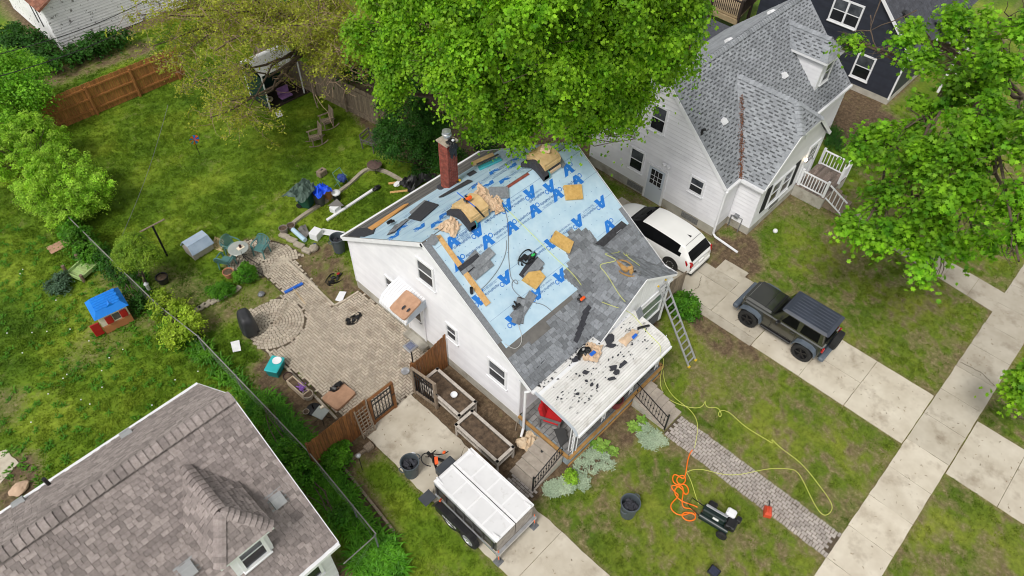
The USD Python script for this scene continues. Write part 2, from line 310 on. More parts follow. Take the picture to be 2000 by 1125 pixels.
BARE = [(sbox(8.2, 6.6, 10.2, 12.6), 1.0), (wpoly([(575, 512), (660, 590), (700, 565), (640, 480), (600, 490)]), 0.75), (wpoly([(530, 700), (690, 835), (640, 890), (560, 830), (500, 720)]), 0.85),
        (wpoly([(600, 895), (720, 830), (735, 880), (665, 905), (760, 1045), (735, 1050)]), 0.95), (sbox(10.3, 5.6, 13.6, 6.6), 0.85), (wpoly([(1330, 600), (1350, 560), (1440, 640), (1480, 700), (1400, 690)]), 0.75),
        (wpoly([(1390, 520), (1400, 465), (1470, 470), (1480, 520), (1440, 560)]), 0.9), (wpoly([(500, 655), (575, 600), (600, 640)]), 0.2), (wpoly([(400, 640), (560, 570), (575, 540), (540, 550), (440, 580), (370, 620)]), 0.55),
        (sbox(17.6, 9, 19.7, 19), 0.8), (sbox(22.6, 9, 23.5, 14), 0.6), (wpoly([(560, 40), (760, 300), (1200, 330), (1200, 60)]), 0.8), (wpoly([(1550, 385), (1500, 425), (1560, 415), (1650, 420)]), 0.6),
        (wpoly([(1590, 260), (1660, 150), (1760, 250), (1680, 290)]), 0.95), (wpoly([(60, 150), (290, 80), (290, 100), (70, 175)]), 0.7), (wpoly([(190, 630), (250, 650), (220, 690), (150, 720), (130, 700)]), 0.4),
        (wpoly([(0, 770), (40, 770), (20, 820), (0, 830)]), 0.5), (wpoly([(200, 540), (250, 550), (300, 640), (210, 600)]), 0.5), (wpoly([(10, 480), (40, 560), (20, 600), (0, 560)]), 0.1), (wpoly([(15, 900), (60, 900), (60, 970), (0, 1000)]), 0.8),
        (wpoly([(300, 520), (410, 560), (390, 610), (330, 590)]), 0.45), (wpoly([(1300, 690), (1420, 700), (1480, 770), (1380, 760)]), 0.4)]
def field(P):
    """soil showing through, 0..1, at points P (n, 2)"""
    b = np.zeros(len(P)); pts = shapely.points(P); n = meshkit.fbm(np.c_[P * 0.9, np.zeros(len(P))], 4, 5); n2 = meshkit.fbm(np.c_[P * 3.6, np.ones(len(P))], 3, 9)
    for poly, k in BARE:
        d = shapely.distance(poly, pts); b = np.maximum(b, k * np.clip(1 - d / 0.7, 0, 1))
    d = shapely.distance(PAVED, pts); b = np.maximum(b, 0.62 * np.clip(1 - (d - 0.03) / 0.28, 0, 1))
    d = shapely.distance(BUILT, pts); b = np.maximum(b, 0.8 * np.clip(1 - d / 0.6, 0, 1))
    front = np.clip((9 - P[:, 1]) / 3, 0, 1) * np.clip((P[:, 0] - 5) / 2, 0, 1)
    b = np.maximum(b, front * np.clip((n2 - 0.5) * 2.0 + (n - 0.5) * 1.2 + 0.29, 0, 0.56))
    b = np.maximum(b, (1 - front) * np.clip((n - 0.58) * 1.3 + (n2 - 0.56) * 0.9, 0, 0.3))
    return np.clip(b * (0.55 + 0.9 * n2), 0, 1)
gx = np.r_[-900, -300, -100, -40, -20, np.arange(-10, 46.01, 0.18), 60, 90, 150, 400, 1000]; gy = np.r_[-900, -300, -100, -40, -20, np.arange(-8, 48.01, 0.18), 70, 100, 160, 400, 1000]
GX, GY = np.meshgrid(gx, gy, indexing='ij'); P2 = np.c_[GX.ravel(), GY.ravel()]
bare = field(P2); hz = (meshkit.fbm(np.c_[P2 * 0.35, np.zeros(len(P2))], 3, 2) - 0.5) * 0.05 * (shapely.distance(unary_union([PAVED, BUILT]), shapely.points(P2)) > 0.4) - 0.005
ni, nj = GX.shape; ii = (np.arange(ni - 1)[:, None] * nj + np.arange(nj - 1)[None]).ravel()
gf = np.vstack([np.c_[ii, ii + nj, ii + nj + 1], np.c_[ii, ii + nj + 1, ii + 1]])
def grass_nodes(leaf):
    N = {'g': ('geometry', {}), 'n1': ('noise_texture', {'scale': 0.32, 'detail': 7.0, 'roughness': 0.58}), 'n2': ('noise_texture', {'scale': 7.0, 'detail': 5.0}),
         'r1': ('rgb_ramp', {'ramp': [(0.32, sr(78, 112, 22)), (0.5, sr(104, 134, 28)), (0.66, sr(138, 158, 46))]}),
         'r2': ('rgb_ramp', {'ramp': [(0.3, (0.72, 0.72, 0.72)), (0.7, (1.2, 1.2, 1.2))]}), 'm1': ('mix', {'mix_type': 'multiply', 'fac': 1.0}),
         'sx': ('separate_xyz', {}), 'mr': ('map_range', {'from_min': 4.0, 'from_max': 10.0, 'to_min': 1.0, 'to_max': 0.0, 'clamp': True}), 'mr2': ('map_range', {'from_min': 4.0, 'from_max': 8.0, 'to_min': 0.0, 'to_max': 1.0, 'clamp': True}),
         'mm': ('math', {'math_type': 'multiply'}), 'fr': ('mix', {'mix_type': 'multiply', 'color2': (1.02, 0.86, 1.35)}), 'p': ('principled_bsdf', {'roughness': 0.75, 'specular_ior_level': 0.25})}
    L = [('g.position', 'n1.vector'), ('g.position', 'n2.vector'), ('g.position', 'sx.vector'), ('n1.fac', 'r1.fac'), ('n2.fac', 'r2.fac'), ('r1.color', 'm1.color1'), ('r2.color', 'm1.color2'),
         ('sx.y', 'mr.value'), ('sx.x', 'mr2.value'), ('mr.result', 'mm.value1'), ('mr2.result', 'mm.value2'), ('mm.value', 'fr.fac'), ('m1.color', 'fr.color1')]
    return N, L
N, L = grass_nodes(False)
N.update({'at': ('attribute', {'attribute': 'bare'}), 'n3': ('noise_texture', {'scale': 6.0, 'detail': 8.0, 'roughness': 0.75}), 'r3': ('rgb_ramp', {'ramp': [(0.3, sr(88, 80, 50)), (0.52, sr(130, 120, 82)), (0.75, sr(176, 164, 124))]}), 'r4': ('rgb_ramp', {'ramp': [(0.3, sr(66, 54, 42)), (0.52, sr(108, 90, 70)), (0.75, sr(156, 136, 110))]}), 'r5': ('rgb_ramp', {'ramp': [(0.58, (0, 0, 0)), (0.85, (1, 1, 1))]}), 'mz': ('mix', {'mix_type': 'mix'}),
          'ad': ('math', {'math_type': 'add'}), 'sb': ('math', {'math_type': 'subtract', 'value2': 0.5}), 'rb': ('rgb_ramp', {'ramp': [(0.16, (0, 0, 0)), (0.72, (1, 1, 1))]}), 'mx': ('mix', {'mix_type': 'mix'}),
          'bn': ('noise_texture', {'scale': 26.0, 'detail': 5.0, 'roughness': 0.7}), 'bp': ('bump', {'strength': 0.9, 'distance': 0.05})})
L += [('g.position', 'n3.vector'), ('n3.fac', 'r3.fac'), ('n3.fac', 'sb.value1'), ('at.fac', 'ad.value1'), ('sb.value', 'ad.value2'), ('ad.value', 'rb.fac'), ('rb.color', 'mx.fac'), ('fr.color', 'mx.color1'), ('n3.fac', 'r4.fac'), ('at.fac', 'r5.fac'), ('r5.color', 'mz.fac'), ('r3.color', 'mz.color1'), ('r4.color', 'mz.color2'), ('mz.color', 'mx.color2'),
      ('mx.color', 'p.base_color'), ('g.position', 'bn.vector'), ('bn.fac', 'bp.height'), ('bp.normal', 'p.normal')]
GROUND = usdkit.material(stage, '/World/Looks/ground', N, L, surface='p.BSDF')
obj(None, 'ground', (np.c_[P2, hz], gf, np.ones(len(P2))), GROUND, True, kind='structure', extra={'bare': bare})

def slab(parent, name, poly, z0, z1, m, tone=1.0):
    mb = MB()
    for g in getattr(poly, 'geoms', [poly]):
        if g.area > 1e-3:
            e = trimesh.creation.extrude_polygon(g, z1 - z0, engine='earcut'); mb.mesh(e, c=(0, 0, z0), tone=tone)
    if mb.n: obj(parent, name, mb, m)
def structure(name):
    p = fresh('/World', name); x = UsdGeom.Xform.Define(stage, p); tagp(x.GetPrim(), kind='structure'); return p
# public sidewalk, its slabs
sw = structure('sidewalk'); x0 = A(1700, 968)[0]; k0 = int((x0 + 10) / 1.52)
for i in range(46):
    xa = x0 + (i - k0) * 1.52
    if xa > 11 and xa < 46:
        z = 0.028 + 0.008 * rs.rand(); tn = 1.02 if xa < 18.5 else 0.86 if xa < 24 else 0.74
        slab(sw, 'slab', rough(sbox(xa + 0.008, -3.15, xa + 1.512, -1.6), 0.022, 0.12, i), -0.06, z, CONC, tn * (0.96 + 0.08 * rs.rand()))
dv = structure('driveway')
for a, b in ((-1.58, 1.6), (1.615, 5.1), (5.115, 12.7)):
    slab(dv, 'slab', DRIVE.intersection(sbox(5, a, 9, b)), -0.06, 0.03 + 0.006 * rs.rand(), CONC, 0.9 + 0.06 * rs.rand())
jd = structure('neighbour_driveway')
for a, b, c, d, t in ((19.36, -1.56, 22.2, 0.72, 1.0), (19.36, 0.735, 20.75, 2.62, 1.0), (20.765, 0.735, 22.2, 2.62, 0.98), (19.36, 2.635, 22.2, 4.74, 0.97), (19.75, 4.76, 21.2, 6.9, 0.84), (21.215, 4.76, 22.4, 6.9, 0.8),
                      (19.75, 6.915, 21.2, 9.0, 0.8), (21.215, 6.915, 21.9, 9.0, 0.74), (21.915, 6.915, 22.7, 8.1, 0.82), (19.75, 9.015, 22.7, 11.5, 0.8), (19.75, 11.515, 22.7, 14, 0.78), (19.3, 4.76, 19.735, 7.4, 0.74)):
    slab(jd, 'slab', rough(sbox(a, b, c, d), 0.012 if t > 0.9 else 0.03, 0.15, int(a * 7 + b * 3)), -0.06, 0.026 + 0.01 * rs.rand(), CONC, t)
ap = structure('driveway_apron')
for a, b in ((-4.95, -3.19), (-7.0, -4.965), (-9, -7.015)):
    slab(ap, 'slab', rough(sbox(19.32, a, 22.25, b), 0.01, 0.2, int(a)), -0.06, 0.03, CONC, 0.93)
nw = structure('neighbour_path')
for i in range(6):
    mnx, mny, mxx, mxy = NBWALK.bounds
    slab(nw, 'slab', NBWALK.intersection(sbox(mnx - 1, mny + (mxy - mny) * i / 6 + 0.01, mxx + 1, mny + (mxy - mny) * (i + 1) / 6)), -0.05, 0.02, CONC, 0.72 + 0.05 * rs.rand())
# pavers
def paver_piece(c, L, W, ang, z, tone, h=0.05):
    v = CUBE * (L / 2, W / 2, h / 2); v[4:, :2] *= (1 - 0.012 / L, 1 - 0.012 / W); v = v @ rotz(ang).T + (c[0], c[1], z - h / 2); return v, CUBET, tone
def herring(region, W, ang, z, m, avoid=None):
    out = []; mnx, mny, mxx, mxy = region.bounds; R = math.hypot(mxx - mnx, mxy - mny) / 2 / W + 3; cx, cy = (mnx + mxx) / 2, (mny + mxy) / 2; n = int(R); P = []; T = []
    for i in range(-2 * n, 2 * n):
        for j in range(-n, n):
            ox, oy = i + 2 * j, i - 2 * j
            if abs(ox) < R and abs(oy) < R: P += [(ox + 1, oy + 0.5), (ox + 0.5, oy + 2)]; T += [0, 1]
    P = np.array(P) * W @ rotz(ang)[:2, :2].T + (cx, cy); ok = shapely.contains_xy(region, P[:, 0], P[:, 1])
    for p, t, k in zip(P, T, ok):
        if k: out.append(paver_piece(p, 2 * W - 0.015, W - 0.015, ang + t * math.pi / 2, z + rs.uniform(-0.003, 0.003), rs.choice([0.86, 0.94, 1.0, 1.06, 1.12])))
    return out
def rings(c, r0, r1, w, L, z, region=None, a0=0, a1=2 * math.pi):
    out = []; r = r0
    while r < r1:
        n = max(5, int((a1 - a0) * (r + w / 2) / L)); off = rs.rand()
        for k in range(n):
            a = a0 + (a1 - a0) * (k + off) / n; p = c + (r + w / 2) * np.array([math.cos(a), math.sin(a)])
            if region is None or region.contains(Point(p)): out.append(paver_piece(p, w - 0.012, (a1 - a0) * (r + w / 2) / n - 0.014, a, z + rs.uniform(-0.003, 0.003), rs.choice([0.86, 0.94, 1.0, 1.08])))
        r += w
    return out
pt = structure('patio'); slab(pt, 'joint_sand', unary_union([PATIO, CIRC]), -0.05, 0.012, SAND)
cc = A(531, 632)[:2]; CR = Point(cc).buffer(1.3)
emit(pt, 'paver', herring(PATIO.difference(CR).buffer(-0.04), 0.105, 0.0, 0.034, PAVER) + rings(cc, 0.05, 1.3, 0.125, 0.15, 0.034, PATIO), PAVER, 300, 'paver_field')
emit(pt, 'round_paver', rings(A(515, 512)[:2], 0.05, 2.6, 0.13, 0.15, 0.034, CIRC.buffer(-0.05)), PAVER, 150, 'round_paver_field')
wk = structure('front_walk'); slab(wk, 'joint_sand', WALK, -0.05, 0.012, SAND)
ps = []
for k in range(6):
    for j in range(32):
        yy = -1.5 + 0.205 * j - (0.1 if k % 2 else 0)
        if -1.6 < yy - 0.1 and yy + 0.1 < 4.9: ps.append(paver_piece((13.82 + k * 0.12 + 0.003 * rs.randn(), yy), 0.107, 0.19, 0, 0.036 + rs.uniform(-0.003, 0.003), rs.choice([0.86, 0.95, 1.0, 1.08])))
for j in range(59):
    for x in (13.67, 14.57): ps.append(paver_piece((x + 0.012 * rs.randn(), -1.54 + 0.109 * j), 0.17, 0.095, 0.03 * rs.randn(), 0.034 + rs.uniform(-0.004, 0.003), rs.choice([0.86, 0.95, 1.0, 1.08])))
emit(wk, 'paver', ps, GREYPAVER, 300, 'paver_field')
lw = structure('side_walk'); slab(lw, 'joint_sand', LWALK, -0.05, 0.012, SAND)
emit(lw, 'paver', [paver_piece((8.2 + 0.1 * i + 0.05, 6.65 + 0.2 * j + 0.1 * (i % 2) + 0.05), 0.19, 0.09, math.pi / 2, 0.034, rs.choice([0.86, 0.95, 1.02])) for i in range(5) for j in range(5)], GREYPAVER)

# cracks in the older slabs, twigs and bits blown over the paving
CRK = mat('crack_dirt', sr(84, 76, 64), sr(104, 96, 82), 9, 0.95); r_ = np.random.default_rng(19)
for par, pts in ((dv, [(6.0, 9.1), (6.6, 9.4), (7.3, 9.2), (8.1, 9.6)]), (dv, [(6.4, 3.2), (6.7, 2.3), (6.5, 1.6)]), (jd, [(19.8, 8.2), (20.4, 8.0), (21.1, 8.3)]), (jd, [(20.0, 5.9), (20.6, 5.6), (21.1, 5.8)]), (sw, [(24.3, -3.1), (24.6, -2.4), (24.5, -1.65)])):
    P = np.array([np.interp(np.linspace(0, len(pts) - 1, 22), range(len(pts)), np.array(pts)[:, k]) for k in (0, 1)]).T + r_.normal(0, .025, (22, 2)); m_ = MB()
    for a, b in zip(P[:-1], P[1:]): m_.bar((*a, .036), (*b, .036), r_.uniform(.008, .022), .006)
    obj(par, 'crack', m_, CRK, kind='stuff')
m_ = MB(); PV = unary_union([sbox(12, -3.1, 32, -1.65), sbox(19.4, -1.5, 22.1, 6), sbox(5.95, 0, 8.2, 12.6), sbox(19.4, -7, 22.2, -3.2), PATIO]); q_ = np.c_[r_.uniform(5, 32, 9000), r_.uniform(-7, 20, 9000)]; q_ = q_[shapely.contains_xy(PV, q_[:, 0], q_[:, 1])][:480]
for p in q_: m_.box((p[0], p[1], .044), (r_.uniform(.02, .09), r_.uniform(.008, .02), .006), rz=r_.uniform(0, 3.1), tone=r_.uniform(.5, 1.3))
lone('twigs_and_bits', m_, mat('twig_litter', sr(112, 98, 76), sr(148, 130, 104), 9, 0.9), 'small twigs and bits blown over the paving', 'litter', kind='stuff')
# grass, one uncountable mass of tufts
def tuft(seed, n=16, r=0.13, h=0.07):
    g = np.random.default_rng(seed); mb = MB()
    for _ in range(n):
        a, q = g.uniform(0, 6.28), r * math.sqrt(g.random()); b = np.array([q * math.cos(a), q * math.sin(a), -0.01]); d = g.uniform(0, 6.28); l = g.uniform(0.3, 1.0) * h; w = g.uniform(0.008, 0.016)
        s_ = np.array([-math.sin(d), math.cos(d), 0]) * w; tip = b + np.array([math.cos(d), math.sin(d), 0]) * l * g.uniform(0.3, 1.1) + [0, 0, l + 0.01]; mid = (b + tip) / 2 + [0, 0, l * 0.15]
        mb.add([b - s_, b + s_, mid + s_ * 0.8, mid - s_ * 0.8, tip], [[0, 1, 2], [0, 2, 3], [3, 2, 4]], 1)
    return mb
N, L = grass_nodes(True); N.update({'tr': ('translucent_bsdf', {}), 'ms': ('mix_closure', {'fac': 0.3})})
L += [('fr.color', 'p.base_color'), ('fr.color', 'tr.color'), ('p.BSDF', 'ms.closure1'), ('tr.BSDF', 'ms.closure2')]
GRASS = usdkit.material(stage, '/World/Looks/grass_blades', N, L, surface='ms.closure')
def scatter(name, protos, m, P, ang, sc, label=None, cat=None):
    path = fresh('/World', name); pi = UsdGeom.PointInstancer.Define(stage, path); tagp(pi.GetPrim(), label, cat, kind='stuff')
    rel = pi.CreatePrototypesRel()
    for k, mb in enumerate(protos):
        q = obj(path, 'tuft', mb, m); rel.AddTarget(q)
    n = len(P); pi.CreateProtoIndicesAttr(Vt.IntArray.FromNumpy((np.arange(n) % len(protos)).astype(np.int32)))
    pi.CreatePositionsAttr(Vt.Vec3fArray.FromNumpy(P.astype(np.float32))); pi.CreateScalesAttr(Vt.Vec3fArray.FromNumpy(np.repeat(sc[:, None], 3, 1).astype(np.float32)))
    pi.CreateOrientationsAttr(Vt.QuathArray([Gf.Quath(float(math.cos(a / 2)), 0, 0, float(math.sin(a / 2))) for a in ang]))
g = np.random.default_rng(11); P = np.c_[g.uniform(-6, 40, 90000), g.uniform(-6, 46, 90000)]
q = proj(np.c_[P, np.zeros(len(P))]); P = P[(q[:, 2] > 0) & (q[:, 0] > -60) & (q[:, 0] < 2060) & (q[:, 1] > -40) & (q[:, 1] < 1200)]
P = P[~shapely.contains_xy(unary_union([PAVED.buffer(0.02), BUILT]), P[:, 0], P[:, 1])]
b = field(P); front = np.clip((10 - P[:, 1]) / 2, 0, 1) * np.clip((P[:, 0] - 5) / 2, 0, 1); keep = g.random(len(P)) > b * 1.25 + 0.12 * front; P, front = P[keep], front[keep]
nn = meshkit.fbm(np.c_[P * 0.8, np.zeros(len(P))], 3, 21)
scatter('grass', [tuft(k) for k in range(5)], GRASS, np.c_[P, np.zeros(len(P))], g.uniform(0, 6.28, len(P)), (0.55 + 0.9 * nn + 0.3 * g.random(len(P))) * (1 - 0.3 * front), 'green lawn grass with bare brown patches', 'grass')
# ---------------------------------------------------------------- builders for houses
def shingle_pieces(O, U, V, region, tones, seed, expo=0.145, tabs=(0.15, 0.34), thick=0.017, u0off=0.0):
    """shingle tabs on the plane O + u U + v V inside region (shapely, in u, v)"""
    r = np.random.default_rng(seed); O, U, V = (np.asarray(a, float) for a in (O, U, V)); N = np.cross(U, V); out = []
    mnu, mnv, mxu, mxv = region.bounds; rows = int(math.ceil((mxv - mnv) / expo))
    for i in range(rows):
        v0 = mnv + i * expo; ln = LineString([(mnu - 1, v0 + expo * 0.5), (mxu + 1, v0 + expo * 0.5)]).intersection(region)
        for g_ in getattr(ln, 'geoms', [ln]):
            if g_.is_empty or g_.length < 0.03: continue
            a, b = g_.bounds[0], g_.bounds[2]; u = a - r.uniform(0, 0.2)
            while u < b:
                w = r.uniform(*tabs); ua, ub = max(u + 0.005, a), min(u + w - 0.005, b); u += w
                if ub - ua < 0.02: continue
                h = thick * r.choice([1.0, 1.5, 2.0]); vt = min(v0 + expo * 1.08, mxv + 0.02)
                C = np.array([[ua, v0, 0.0], [ub, v0, 0.0], [ub, vt, 0.0], [ua, vt, 0.0], [ua, v0, h], [ub, v0, h], [ub, vt, 0.002], [ua, vt, 0.002]])
                out.append((O + C[:, :1] * U + C[:, 1:2] * V + C[:, 2:] * N, CUBET, float(r.choice(tones))))
    return out
def dashes(O, U, V, region, seed, expo=0.145, step=0.36, w=(0.15, 0.23), tone=0.34):
    r = np.random.default_rng(seed); O, U, V = (np.asarray(a, float) for a in (O, U, V)); N = np.cross(U, V); out = []; mnu, mnv, mxu, mxv = region.bounds
    inner = region.buffer(-0.12)
    for i in range(int((mxv - mnv) / expo)):
        v0 = mnv + (i + 1) * expo
        for k in range(int((mxu - mnu) / step) + 1):
            u = mnu + (k + (0.5 if i % 2 else 0)) * step + r.uniform(-0.05, 0.05); W = r.uniform(*w)
            if not inner.contains(Point(u + W / 2, v0)): continue
            C = np.array([[u, v0 - 0.062, 0.014], [u + W, v0 - 0.062, 0.014], [u + W, v0, 0.014], [u, v0, 0.014], [u, v0 - 0.062, 0.021], [u + W, v0 - 0.062, 0.021], [u + W, v0, 0.021], [u, v0, 0.021]])
            out.append((O + C[:, :1] * U + C[:, 1:2] * V + C[:, 2:] * N, CUBET, tone * r.uniform(0.85, 1.2)))
    return out
def ridge_caps(a, b, U, seed, tones, w=0.17, step=0.19, drop=0.1):
    """bent cap shingles along the ridge a-b; U sideways"""
    r = np.random.default_rng(seed); a, b = np.asarray(a, float), np.asarray(b, float); L = np.linalg.norm(b - a); d = (b - a) / L; U = unit(U); Nn = unit(np.cross(d, U)); Nn = Nn if Nn[2] > 0 else -Nn; out = []
    for k in range(int(L / step)):
        p = a + d * (k * step); rows = []
        for e, h in ((0, 0.062), (step * 1.15, 0.02)):
            rows += [p + d * e + U * (-w) + Nn * (h - drop), p + d * e + U * (-w * 0.45) + Nn * (h - drop * 0.3), p + d * e + Nn * h, p + d * e + U * (w * 0.45) + Nn * (h - drop * 0.3), p + d * e + U * w + Nn * (h - drop)]
        rows = np.array(rows); low = rows - Nn * 0.012; v = np.vstack([rows, low]); f = []
        for j in range(4): f += [[j, j + 1, j + 6, j + 5], [10 + j, 10 + j + 5, 10 + j + 6, 10 + j + 1], [j, 10 + j, 11 + j, j + 1]]
        f = np.array(f); out.append((v, np.vstack([f[:, [0, 1, 2]], f[:, [0, 2, 3]]]), float(r.choice(tones))))
    return out
def siding_pieces(O, U, lo, hi, z0, z1, h, N, seed=0, tones=(0.97, 1.0, 1.02), proud=0.02, gap=0.009):
    """clapboards; lo(z), hi(z) bound u on the wall O + u U + z Z with outward normal N"""
    r = np.random.default_rng(seed); O, U, N = (np.asarray(a, float) for a in (O, U, N)); Z = np.array([0, 0, 1.0]); out = []; z = z0
    while z < z1 - 0.01:
        zt = min(z + h - gap, z1); a, b, c, d = lo(z), hi(z), hi(zt), lo(zt)
        if b - a > 0.02:
            if c - d < 0.01: c = d + 0.01
            C = [(a, z, 0), (b, z, 0), (c, zt, 0), (d, zt, 0), (a, z, proud), (b, z, proud), (c, zt, 0.004), (d, zt, 0.004)]
            out.append((np.array([O + U * u + Z * zz + N * n for u, zz, n in C]), CUBET, float(r.choice(tones))))
        z += h
    return out
def vboard_pieces(O, U, u0, u1, zlo, zhi, w, N, seed=0, tones=(0.97, 1.0, 1.02), proud=0.015, gap=0.008):
    r = np.random.default_rng(seed); O, U, N = (np.asarray(a, float) for a in (O, U, N)); Z = np.array([0, 0, 1.0]); out = []; u = u0
    while u < u1 - 0.02:
        b = min(u + w, u1); C = [(u, zlo(u), 0), (b - gap, zlo(b), 0), (b - gap, zhi(b), 0), (u, zhi(u), 0), (u, zlo(u), proud), (b - gap, zlo(b), proud), (b - gap, zhi(b), proud), (u, zhi(u), proud)]
        if min(zhi(u) - zlo(u), zhi(b) - zlo(b)) > 0.0: out.append((np.array([O + U * x + Z * z + N * n for x, z, n in C]), CUBET, float(r.choice(tones))))
        u += w
    return out
UPPANE = mat('upper_sash_glass', sr(44, 48, 54), sr(92, 96, 102), 1.7, 0.12, tone=False)
def window(parent, c, U, N, w, h, frame=WHITE, pane=GLASS, name='window', sill=True, split='h', twin=False, label=None):
    """double-hung window whose centre is c; U along the wall, N outward"""
    c, U, N = (np.asarray(a, float) for a in (c, U, N)); Z = np.array([0, 0, 1.0]); R = np.stack([U, N, Z], 1); t = 0.09; mb = MB()
    def bx(m, u0, u1, z0, z1, n0, n1, tone=1.0): m.box(c + U * (u0 + u1) / 2 + Z * (z0 + z1) / 2 + N * (n0 + n1) / 2, (u1 - u0, n1 - n0, z1 - z0), R=R, tone=tone)
    bx(mb, -w / 2, -w / 2 + t, -h / 2, h / 2, 0, 0.07); bx(mb, w / 2 - t, w / 2, -h / 2, h / 2, 0, 0.07); bx(mb, -w / 2 + t, w / 2 - t, h / 2 - t, h / 2, 0, 0.07); bx(mb, -w / 2 + t, w / 2 - t, -h / 2, -h / 2 + t, 0, 0.07)
    if twin: bx(mb, -0.05, 0.05, -h / 2 + t, h / 2 - t, 0, 0.068)
    f = obj(parent, name, mb, frame, label=label)
    if sill: s_ = MB(); bx(s_, -w / 2 - 0.03, w / 2 + 0.03, -h / 2 - 0.05, -h / 2 - 0.002, 0, 0.1); obj(f, 'sill', s_, frame)
    for u0, u1 in ([(-w / 2 + t, -0.05), (0.05, w / 2 - t)] if twin else [(-w / 2 + t, w / 2 - t)]):
        m_ = MB(); bx(m_, u0 + 0.002, u1 - 0.002, 0.022, h / 2 - t - 0.002, 0.018, 0.032); obj(f, 'pane', m_, pane if pane not in (GLASS, SCREEN) else UPPANE)
        m_ = MB(); bx(m_, u0 + 0.002, u1 - 0.002, -h / 2 + t + 0.002, -0.022, 0.018, 0.028); obj(f, 'pane', m_, pane)
        m_ = MB(); bx(m_, u0 + 0.001, u1 - 0.001, -0.02, 0.02, 0.018, 0.05); obj(f, 'sash_rail', m_, frame)
    return f
def door(parent, c, U, N, w, h, leaf, frame=WHITE, pane=None, grid=False):
    c, U, N = (np.asarray(a, float) for a in (c, U, N)); Z = np.array([0, 0, 1.0]); R = np.stack([U, N, Z], 1)
    def bx(m, u0, u1, z0, z1, n0, n1): m.box(c + U * (u0 + u1) / 2 + Z * (z0 + z1) / 2 + N * (n0 + n1) / 2, (u1 - u0, n1 - n0, z1 - z0), R=R)
    m_ = MB(); bx(m_, -w / 2, w / 2, -h / 2, h / 2, 0.018, 0.05); d = obj(parent, 'door', m_, leaf)
    m_ = MB(); bx(m_, -w / 2 - 0.1, -w / 2 - 0.002, -h / 2, h / 2 + 0.1, 0, 0.07); bx(m_, w / 2 + 0.002, w / 2 + 0.1, -h / 2, h / 2 + 0.1, 0, 0.07); bx(m_, -w / 2 - 0.002, w / 2 + 0.002, h / 2 + 0.002, h / 2 + 0.1, 0, 0.068); obj(d, 'door_frame', m_, frame)
    if pane:
        m_ = MB(); bx(m_, -w / 2 + 0.14, w / 2 - 0.14, 0.05, h / 2 - 0.14, 0.05, 0.056); obj(d, 'pane', m_, pane)
        if grid:
            m_ = MB()
            for k in (-1, 1): bx(m_, k * w * 0.11 - 0.01, k * w * 0.11 + 0.01, 0.05, h / 2 - 0.14, 0.057, 0.066)
            for k in (0.3, 0.6): bx(m_, -w / 2 + 0.14, w / 2 - 0.14, 0.05 + k * (h / 2 - 0.19), 0.07 + k * (h / 2 - 0.19), 0.057, 0.064)
            obj(d, 'glazing_bar', m_, frame)
    m_ = MB(); p = c + U * (w / 2 - 0.08) + N * 0.08; m_.tube([p - N * 0.03, p + N * 0.01, p + N * 0.01 - U * 0.1], 0.016, 6); obj(d, 'handle', m_, STEEL)
def slabroof(P, n, h=0.08): return MB().poly(P, -h if False else h, n)
X1, Y1, Z1 = np.eye(3)
# ---------------------------------------------------------------- the house being reroofed
RX0, RX1, RY, RZ, SL, EY0, EY1 = 10.04, 17.72, 13.42, 6.3, 0.647, 8.32, 18.58
ZE0, ZE1 = RZ - SL * (RY - EY0), RZ - SL * (EY1 - RY); LEN0 = math.hypot(RY - EY0, RZ - ZE0); LEN1 = math.hypot(EY1 - RY, RZ - ZE1)
FV = unit([0, RY - EY0, RZ - ZE0]); BV = unit([0, RY - EY1, RZ - ZE1]); FN = unit(np.cross(X1, FV)); BN = unit(np.cross(-X1, BV))
FO = np.array([RX0, EY0, ZE0]); BO = np.array([RX1, EY1, ZE1])          # eave corners; front u along +x, back u along -x
def onF(px, py, h=0.0): return hit(px, py, FO + FN * h, FN)
def onB(px, py, h=0.0): return hit(px, py, BO + BN * h, BN)
def uvF(p): d = np.asarray(p) - FO; return d @ X1, d @ FV
def uvB(p): d = np.asarray(p) - BO; return d @ -X1, d @ BV
H = thing('white_house', 'white clapboard house whose roof is half covered in blue printed underlayment', 'house', (10.16, 8.9, 0), world=True)
m_ = MB(); m_.b2((10.2, 8.95, 0.42), (17.56, 18.36, 2.98)); m_.hull([(10.2, 8.95, 2.9), (17.56, 8.95, 2.9), (10.2, 18.36, 2.9), (17.56, 18.36, 2.9), (10.2, RY, 6.1), (17.56, RY, 6.1)])
wall = obj(H, 'wall', m_, SHEATH)
obj(H, 'foundation', MB().b2((10.17, 8.92, -0.1), (17.59, 18.39, 0.45)), FOUND)
gl = lambda y: min(RZ - 0.12, RZ - SL * abs(y - RY) - 0.14)
sp = siding_pieces((10.195, 0, 0), Y1, lambda z: max(8.93, RY - (RZ - 0.1 - z) / SL), lambda z: min(18.38, RY + (RZ - 0.1 - z) / SL), 0.42, RZ - 0.12, 0.145, -X1, 1, (0.965, 0.985, 1.0, 1.015), gap=0.022)
sp += siding_pieces((17.565, 0, 0), Y1, lambda z: max(8.93, RY - (RZ - 0.1 - z) / SL), lambda z: min(18.38, RY + (RZ - 0.1 - z) / SL), 0.42, RZ - 0.12, 0.145, X1, 2)
sp += siding_pieces((0, 18.365, 0), X1, lambda z: 10.2, lambda z: 17.56, 0.42, 2.95, 0.145, Y1, 3) + siding_pieces((0, 8.945, 0), X1, lambda z: 10.2, lambda z: 13.4, 0.62, 2.95, 0.145, -Y1, 4)
emit(wall, 'siding_board', sp, SIDING)
m_ = MB()
